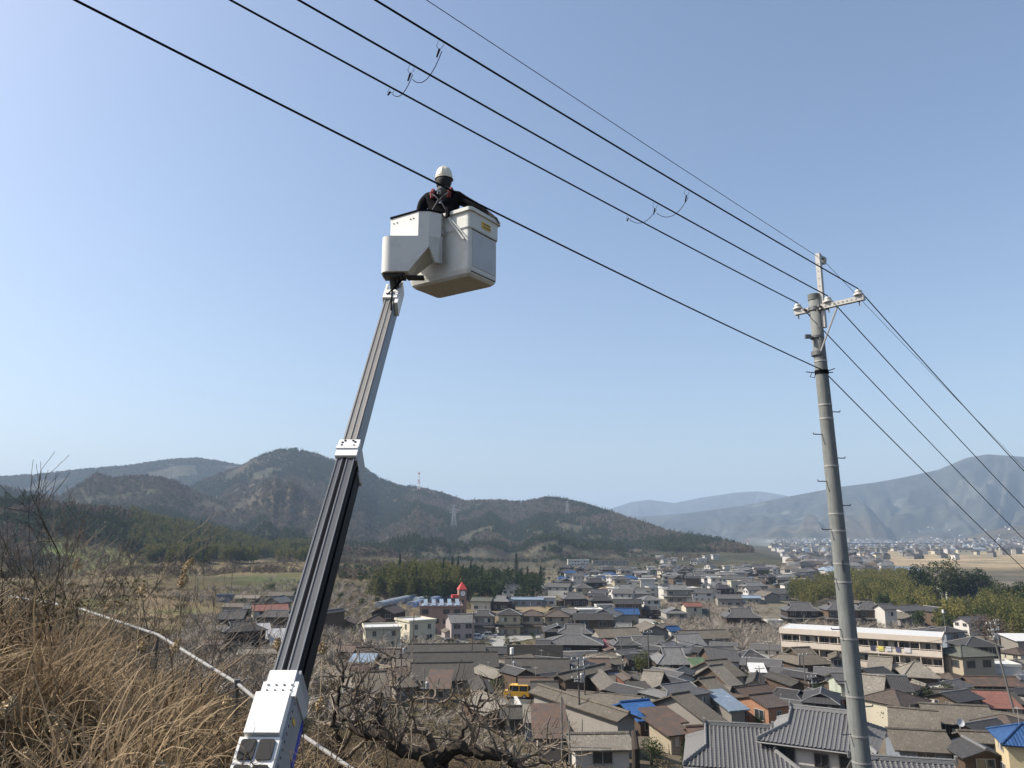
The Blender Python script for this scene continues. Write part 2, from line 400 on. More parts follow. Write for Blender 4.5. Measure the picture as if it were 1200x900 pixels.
# surface cover: colour of what grows or lies there
def cover(x, y, z):
    r = np.hypot(x, y); a = np.degrees(np.arctan2(x, y)); n = len(x)
    q = 0.69*x+0.72*y
    scrub = np.array([.115,.088,.055]); dry = np.array([.155,.122,.075]); green = np.array([.075,.095,.03])
    wood = np.array([.055,.047,.036]); dark = np.array([.045,.045,.03]); town = np.array([.125,.115,.10]); tan = np.array([.27,.215,.15])
    n1 = fbm(x/60, y/60, 4); n2 = fbm(x/350+4, y/350, 4); n3 = fbm(x/18, y/18, 3)
    c = np.tile(scrub, (n, 1))
    m = np.clip((n1-0.42)*6, 0, 1)[:, None]; c = c*(1-m)+dry*m*0.75+c*m*0.25
    m = np.clip((n3-0.58)*6, 0, 1)[:, None]*0.6; c = c*(1-m)+green*m
    t = (np.clip((a+2)/6, 0, 1)*np.clip((r-60)/30, 0, 1)*np.clip((900-r)/100, 0, 1)*0.75)[:, None]; c = c*(1-t)+town*t
    f = np.clip((r-560)/420, 0, 1)[:, None]; hillc = wood*(0.7+0.9*n1[:, None]); m = np.clip((n2-0.55)*8, 0, 1)[:, None]
    hillc = hillc*(1-m)+dark*m; m = np.clip((0.40-n2)*8, 0, 1)[:, None]; hillc = hillc*(1-m)+np.array([.085,.07,.048])*m
    c = c*(1-f)+hillc*f
    # river bed, tan fields and far town on the right
    m = (np.clip((a-20)/2, 0, 1)*np.clip((r-820)/120, 0, 1)*np.clip((2300-r)/250, 0, 1)*(z < 12))[:, None]; c = c*(1-m)+tan*m*(0.75+.5*n1[:, None])
    m = (np.clip((a-16)/2, 0, 1)*np.clip((r-2300)/200, 0, 1)*np.clip((4600-r)/400, 0, 1)*(z < 20))[:, None]; c = c*(1-m)+np.array([.14,.14,.135])*m
    m = (np.clip((r-4300)/400, 0, 1))[:, None]; c = c*(1-m)+(np.array([.036,.038,.032])*(.5+1.0*n1[:, None])*(1-.35*(fbm(x/500,y/400,4)[:, None] > .5))+.035*(fbm(x/260+5,y/200,3)[:, None] > .70))*m
    # grassy field left of the boom
    m = (np.exp(-((a+17)/3.0)**2)*np.exp(-((r-425)/50)**2)*.85)[:, None]; c = c*(1-m)+np.array([.085,.108,.036])*m
    m = (np.clip((a+33)/3, 0, 1)*np.clip((-24-a)/3, 0, 1)*np.exp(-((r-640)/60)**2))[:, None]*.8; c = c*(1-m)+np.array([.11,.14,.04])*m
    return c
cc = cover(V[:, 0], V[:, 1], V[:, 2])
ca = me.color_attributes.new('cover', 'FLOAT_COLOR', 'POINT')
ca.data.foreach_set('color', np.column_stack([cc, np.ones(nv)]).ravel())
b = NB('ground_cover'); b.rough(0.95); b.b.inputs['Specular IOR Level'].default_value = 0.1
att = b.n('Attribute', attribute_name='cover'); tc = b.n('TexCoord').outputs['Object']
c = att.outputs['Color']
vor = b.n('TexVoronoi'); vor.inputs['Scale'].default_value = 0.028; b.l(tc, vor.inputs['Vector'])
plot = b.ramp(b.n('SeparateXYZ').outputs[0], [(0, (0, 0, 0)), (1, (1, 1, 1))])
sx = b.n('SeparateColor'); b.l(vor.outputs['Color'], sx.inputs[0])
c = b.mix(b.math('MULTIPLY', sx.outputs[0], 0.45), c, b.mix(1.0, c, (0.45, 0.55, 0.38), 'MULTIPLY'))
n_s = b.noise(0.35, 8, tc, 0.7); c = b.mix(n_s, b.mix(1.0, c, (0.5, 0.5, 0.5), 'MULTIPLY'), b.mix(1.0, c, (1.5, 1.5, 1.5), 'MULTIPLY'))
n_b = b.noise(3.5, 8, tc, 0.75); c = b.mix(n_b, b.mix(1.0, c, (0.4, 0.4, 0.4), 'MULTIPLY'), b.mix(1.0, c, (1.6, 1.6, 1.6), 'MULTIPLY'))
n_h = b.noise(0.012, 10, tc, 0.78); c = b.mix(b.ramp(n_h, [(.38, (0, 0, 0)), (.62, (1, 1, 1))]), b.mix(1.0, c, (0.55, 0.6, 0.6), 'MULTIPLY'), b.mix(1.0, c, (1.45, 1.35, 1.25), 'MULTIPLY'))
b.col(c); b.bump(n_b, 0.6, 0.3)
me.materials.append(b.m)
ground = bpy.data.objects.new('ground', me); COL.objects.link(ground); ground['kind'] = 'structure'

# ---------------------------------------------------------------- scatter (instances for masses of plants)
def scatter(name, label, cat, pts, scale, tint, templates, kidx=None, rz=None, zs=None, tilt=0.0):
    n = len(pts)
    me = bpy.data.meshes.new(name); me.vertices.add(n); me.vertices.foreach_set('co', np.asarray(pts, float).ravel())
    rz = rng.uniform(0, 6.28, n) if rz is None else rz
    kidx = rng.integers(0, len(templates), n) if kidx is None else kidx
    zs = scale if zs is None else zs
    for nm, val in (('s', scale), ('sz', zs), ('r', rz), ('tint', tint), ('rx', rng.normal(0, 1, n)*tilt), ('ry', rng.normal(0, 1, n)*tilt)):
        me.attributes.new(nm, 'FLOAT', 'POINT').data.foreach_set('value', np.asarray(val, np.float32))
    me.attributes.new('k', 'INT', 'POINT').data.foreach_set('value', np.asarray(kidx, np.int32))
    o = bpy.data.objects.new(name, me); COL.objects.link(o); tag(o, label, cat, kind='stuff')
    g = bpy.data.node_groups.new(name+'_nodes', 'GeometryNodeTree')
    g.interface.new_socket('Geometry', in_out='INPUT', socket_type='NodeSocketGeometry')
    g.interface.new_socket('Geometry', in_out='OUTPUT', socket_type='NodeSocketGeometry')
    N = g.nodes; L = g.links
    gi = N.new('NodeGroupInput'); go = N.new('NodeGroupOutput')
    def attr(nm, t='FLOAT'):
        q = N.new('GeometryNodeInputNamedAttribute'); q.data_type = t; q.inputs[0].default_value = nm; return q.outputs[0]
    rot = N.new('ShaderNodeCombineXYZ'); L.new(attr('rx'), rot.inputs[0]); L.new(attr('ry'), rot.inputs[1]); L.new(attr('r'), rot.inputs[2])
    scl = N.new('ShaderNodeCombineXYZ'); L.new(attr('s'), scl.inputs[0]); L.new(attr('s'), scl.inputs[1]); L.new(attr('sz'), scl.inputs[2])
    mp = N.new('GeometryNodeMeshToPoints'); L.new(gi.outputs[0], mp.inputs[0])
    jn = N.new('GeometryNodeJoinGeometry')
    for i, t in enumerate(templates):
        ip = N.new('GeometryNodeInstanceOnPoints'); L.new(mp.outputs[0], ip.inputs['Points'])
        cmp = N.new('FunctionNodeCompare'); cmp.data_type = 'INT'; cmp.operation = 'EQUAL'
        L.new(attr('k', 'INT'), cmp.inputs[2]); cmp.inputs[3].default_value = i
        L.new(cmp.outputs[0], ip.inputs['Selection'])
        oi = N.new('GeometryNodeObjectInfo'); oi.inputs['Object'].default_value = t; oi.inputs['As Instance'].default_value = True
        L.new(oi.outputs['Geometry'], ip.inputs['Instance']); L.new(rot.outputs[0], ip.inputs['Rotation']); L.new(scl.outputs[0], ip.inputs['Scale'])
        L.new(ip.outputs[0], jn.inputs[0])
    L.new(jn.outputs[0], go.inputs[0])
    md = o.modifiers.new('scatter', 'NODES'); md.node_group = g
    return o
def template(mb, name, m=None):
    return bpy.data.objects.new(name, mb.mesh(name, m))     # never linked to the scene; only a source of geometry

def leaf_quads(P, size, rnd, flatz=0.0, up=None):
    """one small quad per point, random facing; returns verts, faces"""
    n = len(P)
    d = rnd.normal(size=(n, 3)); d /= np.linalg.norm(d, axis=1)[:, None]
    if up is not None: d = d*(1-up)+np.array([0, 0, 1.0])*up; d /= np.linalg.norm(d, axis=1)[:, None]
    e = rnd.normal(size=(n, 3)); a = np.cross(d, e); a /= np.linalg.norm(a, axis=1)[:, None]; b = np.cross(d, a)
    s = (size*rnd.uniform(0.6, 1.4, n))[:, None]
    k1 = rnd.uniform(0.6, 1.1, n)[:, None]
    vs = np.stack([P-a*s, P-b*s*k1*.6, P+a*s, P+b*s*k1*.6], 1).reshape(-1, 3)
    fs = (np.arange(n)[:, None]*4+np.arange(4)).tolist()
    return vs, fs
def crown_pts(n, lobes, rnd):
    """points near the surface of a set of lobes (x,y,z,rx,rz)"""
    lob = np.array(lobes); k = rnd.integers(0, len(lob), n)
    d = rnd.normal(size=(n, 3)); d /= np.linalg.norm(d, axis=1)[:, None]
    rr = rnd.uniform(0.55, 1.05, n)**0.6
    L = lob[k]
    return np.stack([L[:, 0]+d[:, 0]*L[:, 3]*rr, L[:, 1]+d[:, 1]*L[:, 3]*rr, L[:, 2]+d[:, 2]*L[:, 4]*rr], 1)
def broadleaf(n, size, seed, r=1.0, h=2.0, lobes=9, base=0.35):
    """unit-ish tree crown of radius r, height h"""
    q = np.random.default_rng(seed); L = []
    for i in range(lobes):
        t = q.uniform(0, 6.28); z = q.uniform(base, 0.88)*h; k = math.sqrt(max(0.05, 1-((z/h-0.55)/0.5)**2))
        rr = q.uniform(0.2, 0.75)*r*k; L.append((rr*math.cos(t), rr*math.sin(t), z, q.uniform(.28, .5)*r, q.uniform(.13, .24)*h))
    L.append((0, 0, h*.6, r*.55, h*.3))
    return leaf_quads(crown_pts(n, L, q), size, q)
def conifer(n, size, seed, r=0.55, h=3.0, base=.1):
    q = np.random.default_rng(seed)
    z = q.uniform(base, 1, n)**1.1; t = q.uniform(0, 6.28, n); rr = r*(1-z)**0.75*(0.75+.25*np.sin(z*31+t*3))*q.uniform(.35, 1.05, n)
    P = np.stack([rr*np.cos(t), rr*np.sin(t), z*h], 1); return leaf_quads(P, size, q)
# ---------------------------------------------------------------- building materials
TILE = surf('roof_tile_grey', (.112, .108, .104), 'tile', 0.55)
TILE2 = surf('roof_tile_pale', (.18, .176, .17), 'tile', 0.55)
TILED = surf('roof_tile_dark', (.058, .055, .053), 'tile', 0.6)
SLATE = surf('roof_cement_sheet', (.17, .148, .118), 'corr', 0.9)
SLATE2 = surf('roof_cement_sheet_pale', (.25, .225, .185), 'corr', 0.9)
SLATED = surf('roof_cement_sheet_dark', (.085, .078, .068), 'corr', 0.9)
RUST = surf('roof_rusty_metal', (.095, .075, .062), 'rust', 0.8)
BROWNR = surf('roof_brown_tile', (.11, .085, .07), 'tile', 0.7)
REDR = surf('roof_red_tile', (.22, .10, .075), 'tile', 0.7)
BLUER = surf('roof_blue_sheet', (.05, .14, .36), 'corr', 0.5, var=.05)
BLUED = surf('roof_blue_metal', (.035, .09, .22), 'tile', 0.4, var=.05)
PALEBL = surf('roof_pale_blue_metal', (.27, .34, .42), 'corr', 0.5)
WHITER = surf('roof_white_metal', (.62, .62, .60), 'plain', 0.6, var=.08)
GREENR = surf('roof_green_sheet', (.12, .19, .10), 'corr', 0.8)
GREENG = surf('roof_grey_green_shingle', (.12, .125, .10), 'tile', 0.8)
TANR = surf('roof_tan_tile', (.26, .19, .12), 'tile', 0.7)
W_CREAM = surf('wall_cream', (.62, .57, .44), 'plain', 0.85, var=.08)
W_WHITE = surf('wall_white_plaster', (.66, .63, .58), 'plain', 0.85, var=.08)
W_PINKG = surf('wall_pink_grey_siding', (.42, .36, .35), 'siding', 0.8, var=.05)
W_BEIGE = surf('wall_beige_siding', (.47, .40, .29), 'siding', 0.8, var=.06)
W_DARK = surf('wall_dark_wood', (.065, .048, .038), 'vsiding', 0.85)
W_WOOD = surf('wall_brown_wood', (.13, .09, .062), 'vsiding', 0.85)
W_RED = surf('wall_brick_red_sheet', (.22, .10, .07), 'vsiding', 0.8, var=.05)
W_ORANGE = surf('wall_orange_plaster', (.38, .20, .12), 'siding', 0.85, var=.05)
W_BRICK = surf('wall_brown_brick', (.30, .20, .165), 'brick', 0.85, var=.05)
W_GREY = surf('wall_grey_mortar', (.31, .285, .25), 'plain', 0.85, var=.2)
W_BLUEG = surf('wall_blue_grey_sheet', (.24, .27, .31), 'vsiding', 0.7, var=.08)
W_GREEN = surf('wall_pale_green_siding', (.50, .54, .43), 'vsiding', 0.8, var=.05)
W_PINKW = surf('wall_pinkish_white', (.88, .76, .62), 'plain', 0.85, var=.04)
W_YELL = surf('wall_pale_yellow', (.66, .55, .34), 'plain', 0.85, var=.04)
CONC = surf('concrete', (.33, .32, .29), 'concrete', 0.85)
CONCD = surf('concrete_weathered', (.20, .185, .16), 'concrete', 0.9)
FRAME = flat('window_frame', (.30, .29, .27), 0.5)
FRAMED = flat('window_frame_dark', (.09, .075, .065), 0.5)
SHADE = flat('dark_interior', (.02, .018, .016), 0.9, 0, .1)
RIDGE = surf('ridge_tiles', (.22, .22, .218), 'plain', 0.6)
GALV_ = flat('aerial_metal', (.28, .28, .28), .5)
CURT = flat('window_paper_screen', (.45, .43, .38), 0.7)

def roof_polys(kind, w, d, hw, pitch, ov, zoff=0.0, frac=.5):
    """planes of the roof; ridge along x. returns polys, ridge lines, gable triangles, peak height"""
    W = w/2+ov; D = d/2+ov*0.8
    ze = hw-ov*0.8*pitch+0.02+zoff; rise = D*pitch; zp = ze+rise
    if kind == 'gable':
        polys = [[(-W,-D,ze),(W,-D,ze),(W,0,zp),(-W,0,zp)], [(W,D,ze),(-W,D,ze),(-W,0,zp),(W,0,zp)]]
        lines = [((-W,0,zp),(W,0,zp))]
        g = d/2; zz = hw+(g)*pitch+zoff
        gabs = [[(-w/2,g,hw),(-w/2,-g,hw),(-w/2,0,zz)], [(w/2,-g,hw),(w/2,g,hw),(w/2,0,zz)]]
    elif kind in ('hip', 'irimoya'):
        r = D if D < W-.5 else W-.4
        if kind == 'hip':
            polys = [[(-W,-D,ze),(W,-D,ze),(W-r,0,zp),(-W+r,0,zp)], [(W,D,ze),(-W,D,ze),(-W+r,0,zp),(W-r,0,zp)],
                     [(-W,D,ze),(-W,-D,ze),(-W+r,0,zp)], [(W,-D,ze),(W,D,ze),(W-r,0,zp)]]
            lines = [((-W+r,0,zp),(W-r,0,zp)), ((-W,-D,ze),(-W+r,0,zp)), ((W,-D,ze),(W-r,0,zp)), ((-W,D,ze),(-W+r,0,zp)), ((W,D,ze),(W-r,0,zp))]
            gabs = []
        else:
            k = frac; zm = ze+rise*k; xm = W-r*k; ym = D*(1-k)
            polys = [[(-W,-D,ze),(W,-D,ze),(xm,-ym,zm),(xm,0,zp),(-xm,0,zp),(-xm,-ym,zm)],
                     [(W,D,ze),(-W,D,ze),(-xm,ym,zm),(-xm,0,zp),(xm,0,zp),(xm,ym,zm)],
                     [(-W,D,ze),(-W,-D,ze),(-xm,-ym,zm),(-xm,ym,zm)], [(W,-D,ze),(W,D,ze),(xm,ym,zm),(xm,-ym,zm)]]
            lines = [((-xm,0,zp),(xm,0,zp))]
            for sx in (-1, 1):
                for sy in (-1, 1):
                    lines += [((sx*W,sy*D,ze),(sx*xm,sy*ym,zm)), ((sx*xm,sy*ym,zm),(sx*xm,0,zp))]
            e = .35
            gabs = [[(-xm+e,ym,zm),(-xm+e,-ym,zm),(-xm+e,0,zp)], [(xm-e,-ym,zm),(xm-e,ym,zm),(xm-e,0,zp)]]
    elif kind == 'shed':
        zb = ze+2*D*pitch
        polys = [[(-W,-D,ze),(W,-D,ze),(W,D,zb),(-W,D,zb)]]; lines = []; zp = zb
        gabs = [[(-w/2,d/2,hw),(-w/2,-d/2,hw),(-w/2,d/2,hw+d*pitch)], [(w/2,-d/2,hw),(w/2,d/2,hw),(w/2,d/2,hw+d*pitch)]]
    else:
        polys = [[(-W,-D,hw+.25),(W,-D,hw+.25),(W,D,hw+.25),(-W,D,hw+.25)]]; lines = []; gabs = []; zp = hw+.25
    return polys, lines, gabs, zp

def turn(o_mb, k):
    """rotate the collected geometry 90 degrees about z when the ridge runs front to back"""
    if k: o_mb.v = [np.stack([-a[:, 1], a[:, 0], a[:, 2]], 1) for a in o_mb.v]
    return o_mb

WINMESH = {}
def window_mesh(kind, ww, wh):
    key = (kind, round(ww, 1), round(wh, 1))
    if key not in WINMESH:
        ww, wh = key[1], key[2]; f = MB(); t = .07
        fm = FRAMED if kind.startswith('d') else FRAME
        for z in (0, wh): f.box((0, -.03, z), (ww+t, .10, t))
        for x in (-ww/2, 0, ww/2): f.box((x, -.03, wh/2), (t, .096, wh-t))
        p = MB()
        if kind.endswith('c'): p.mat(CURT).box((-ww/4, 0, wh/2), (ww/2-.02, .03, wh)); p.mat(GLASS).box((ww/4, 0.004, wh/2), (ww/2-.02, .03, wh))
        else: p.mat(GLASS).box((0, 0, wh/2), (ww, .03, wh))
        WINMESH[key] = (f.mesh('window', fm), p.mesh('pane'))
    return WINMESH[key]
def add_window(root, x, y, z, ang, kind, ww, wh):
    fm, pm = window_mesh(kind, ww, wh)
    o = bpy.data.objects.new('window', fm); COL.objects.link(o); o.parent = root; o.location = (x, y, z); o.rotation_euler = (0, 0, ang)
    p = bpy.data.objects.new('pane', pm); COL.objects.link(p); p.parent = o
    return o

HOUSES = []      # (x, y, radius) of everything built
def house(name, label, cat, loc, yaw, w, d, hw, roof='gable', axis='x', pitch=.42, wall=W_WHITE, rmat=TILE, ov=.55, storeys=None,
          win='f', skirt=False, ridge=True, group=None, lift=1.5, wink='f', gab=None, frac=.5, base=None, nwin=True):
    root = thing(name, label, cat, loc, yaw, group)
    HOUSES.append((loc[0], loc[1], max(w, d)*.55))
    rw, rd = (w, d) if axis == 'x' else (d, w)
    polys, lines, gabs, zp = roof_polys(roof, rw, rd, hw, pitch, ov, frac=frac)
    m = MB().mat(wall); m.box((0, 0, (hw-lift)/2), (rw, rd, hw+lift))
    m.mat(gab or wall)
    for g in gabs:
        m.slab(g, .12)
    turn(m, axis == 'y').build('wall', None, root, uv=True)
    r = MB().mat(rmat)
    for p in polys: r.slab(p, .16)
    ro = turn(r, axis == 'y').build('roof', None, root, uv=True)
    if roof == 'flat':
        pr = MB().mat(wall); W, D = rw/2+ov, rd/2+ov
        for (a, b, c, e) in ((0, -D, 2*W, .2), (0, D, 2*W, .2)): pr.box((a, b, hw+.33), (c, e, .5))
        for (a, b, c, e) in ((-W, 0, .2, 2*D-.2), (W, 0, .2, 2*D-.2)): pr.box((a, b, hw+.33), (c, e, .497))
        turn(pr, axis == 'y').build('parapet', None, root, uv=True)
    if ridge and lines:
        q = MB().mat(RIDGE if rmat in (TILE, TILE2, TILED) else rmat)
        for i, (a, b_) in enumerate(lines):
            a = np.array(a); b_ = np.array(b_); k = .17 if i == 0 else .11
            q.tube([a+(0, 0, .05), b_+(0, 0, .05)], k, 6)
        turn(q, axis == 'y').build('ridge', None, ro, uv=True)
    ns = storeys or max(1, int(round(hw/2.8)))
    if skirt and ns >= 2:
        sk = MB().mat(rmat); zk = hw*.5; o = 1.0; W = w/2; D = d/2
        for P in ([(-W-o,-D-o,zk-.35),(W+o,-D-o,zk-.35),(W,-D,zk+.12),(-W,-D,zk+.12)], [(W+o,-D-o,zk-.35),(W+o,D+o,zk-.35),(W,D,zk+.12),(W,-D,zk+.12)],
                  [(W+o,D+o,zk-.35),(-W-o,D+o,zk-.35),(-W,D,zk+.12),(W,D,zk+.12)], [(-W-o,D+o,zk-.35),(-W-o,-D-o,zk-.35),(-W,-D,zk+.12),(-W,D,zk+.12)]):
            sk.slab(P, .12)
        sk.build('pent_roof', None, root, uv=True)
    ra = random.Random(int(abs(loc[0])*31+abs(loc[1])*17+w*100))
    if w > 4.5 and hw > 2.3 and roof != 'flat' and ra.random() < .6:      # lean-to built against one side
        sx = ra.choice((-1, 1)); aw, ad, ah = ra.uniform(1.2, 2.4), d*ra.uniform(.4, .75), min(hw*.62, 2.3); ay = ra.uniform(-.15, .1)*d
        an_ = MB().mat(wall); an_.box((sx*(w/2+aw/2), ay, ah/2-.6), (aw, ad, ah+1.2)); an_ = an_.build('lean_to', None, root, uv=True)
        x0_, x1_ = sx*(w/2+aw+.3), sx*(w/2+.01); P = [(x0_, ay-ad/2-.25, ah-.12), (x1_, ay-ad/2-.25, ah+.45), (x1_, ay+ad/2+.25, ah+.45), (x0_, ay+ad/2+.25, ah-.12)]
        if sx > 0: P = P[::-1]
        MB().mat(ra.choice((SLATE, SLATE2, RUST, rmat, PALEBL, SLATED))).slab(P, .1).build('lean_to_roof', None, an_, uv=True)
    if w > 4.5 and ra.random() < .45:
        ar = MB(); ax_ = ra.uniform(-.2, .2)*w; zt0 = zp-.1 if axis == 'x' else zp-.4; ar.tube([(ax_, 0, zt0-.3), (ax_, 0, zt0+1.7)], .025, 4)
        for i_ in range(4): ar.tube([(ax_-.45+.1*i_, -.3+.2*i_, zt0+1.5), (ax_+.45-.1*i_, -.3+.2*i_, zt0+1.5)], .014, 3)
        ar.tube([(ax_, -.4, zt0+1.5), (ax_, .45, zt0+1.5)], .016, 3); ar.build('aerial', GALV_, root)
    if nwin:
        sh_ = hw/ns
        rnd = random.Random(int(loc[0]*7+loc[1]*13))
        for s in range(ns):
            z0 = s*sh_+(.85 if s or not skirt else .5)
            wh = min(1.25, sh_-1.15)
            if wh < .4: continue
            for face in 'flr':
                if face not in win: continue
                L = w if face == 'f' else d
                n = max(1, int(L/2.9)); kk = wink
                for i in range(n):
                    if rnd.random() < .18 and n > 2: continue
                    u = (i+.5)/n*L-L/2; ww = min(1.7, L/n*.62) if rnd.random() < .7 else .8
                    kind = kk+('c' if rnd.random() < .3 else '')
                    if face == 'f': add_window(root, u, -d/2-.02, z0, 0, kind, ww, wh)
                    elif face == 'l': add_window(root, -w/2-.02, u, z0, -math.pi/2, kind, ww, wh)
                    else: add_window(root, w/2+.02, u, z0, math.pi/2, kind, ww, wh)
    return root, ro

def place(x0, x1, yt, yb, yaw=0, d=None, pitch=.42, roof='gable', axis='x', ov=.55):
    """size and position in metres of a building whose roof spans x0..x1, ridge yt, foot yb in the photograph"""
    g = gnd((x0+x1)/2, yb); dep = g[1]*math.cos(PITCH)+(g[2]-CAMZ)*math.sin(PITCH)
    W = (x1-x0)*dep/FPX
    c_, s_ = math.cos(R(yaw)), abs(math.sin(R(yaw)))
    if d is None: d = min(9.0, max(3.5, .75*W))
    w = max(2.0, (W-d*s_)/max(c_, .3)-2*ov)
    fwd = g[:2]/np.linalg.norm(g[:2])
    half = (d*c_+w*s_)/2
    c = g[:2]+fwd*half
    run = (d if axis == 'x' else w)/2
    rt = np.linalg.norm(g[:2])+half; dd = ray((x0+x1)/2, yt); zr = CAMZ+dd[2]/math.hypot(dd[0], dd[1])*rt
    z = Hs(c[0], c[1]); z = min(z, g[2]+.4)
    rise = pitch*(run+ov*.8) if roof in ('gable', 'hip', 'irimoya') else (pitch*2*run if roof == 'shed' else .3)
    hw = max(2.1, zr-z-rise+ov*.8*pitch)
    return (float(c[0]), float(c[1]), float(z)), w, d, hw
def H_(label, x0, x1, yt, yb, name='house', cat='house', yaw=0, d=None, pitch=.42, roof='gable', axis='x', ov=.55, **k):
    loc, w, d, hw = place(x0, x1, yt, yb, yaw, d, pitch, roof, axis, ov)
    return house(name, label, cat, loc, R(yaw), w, d, hw, roof, axis, pitch, ov=ov, **k)

def patch(name, pts, m, dz=0.12, n=8):
    """thin sheet on the ground with its four corners at these places"""
    P = [gnd(*p)[:2] for p in pts]
    u, v = np.meshgrid(np.linspace(0, 1, n), np.linspace(0, 1, n))
    XY = ((1-u)*(1-v))[..., None]*P[0]+(u*(1-v))[..., None]*P[1]+(u*v)[..., None]*P[2]+((1-u)*v)[..., None]*P[3]
    XY = XY.reshape(-1, 2); Z = H(XY[:, 0], XY[:, 1])+dz
    fs = []
    for i in range(n-1):
        for j in range(n-1):
            a = i*n+j; fs.append([a, a+1, a+n+1, a+n])
    mb = MB(); V = np.column_stack([XY, Z])
    e1 = V[1]-V[0]; e2 = V[n]-V[0]
    if np.cross(e1, e2)[2] < 0: fs = [f[::-1] for f in fs]
    mb.add(V, fs); o = mb.build(name, m, uv=True); o['kind'] = 'structure'; return o

PAVE = surf('lot_concrete', (.34, .33, .30), 'concrete', 0.9)
ASPH = surf('road_asphalt', (.10, .10, .098), 'concrete', 0.9)
SAND = surf('lot_sand', (.36, .29, .19), 'plain', 0.95, var=.05)
FIELD = surf('field_soil', (.25, .19, .11), 'plain', 0.95, var=.05)
GRASSG = surf('lawn', (.10, .14, .03), 'plain', 0.95, var=.05)
patch('car_park', [(470,750),(560,756),(700,738),(560,735)], PAVE)
patch('car_park', [(420,757),(585,768),(600,752),(500,744)], PAVE, .2)
patch('sandy_lot', [(592,772),(622,784),(690,780),(640,770)], SAND, .14)
patch('sandy_lot', [(640,773),(650,785),(690,778),(672,771)], SAND, .22)
patch('bare_field', [(604,713),(610,719),(652,716),(640,709)], FIELD)
patch('lawn', [(400,735),(398,744),(470,740),(460,731)], GRASSG)
patch('lane', [(600,830),(660,830),(625,812),(595,812)], ASPH)
patch('lane', [(735,830),(760,830),(745,780),(728,780)], ASPH)
patch('lane', [(940,828),(975,834),(985,812),(955,806)], PAVE)
patch('lane', [(738,728),(760,742),(785,735),(755,722)], PAVE)
patch('lane', [(700,838),(735,860),(745,845),(715,825)], ASPH)

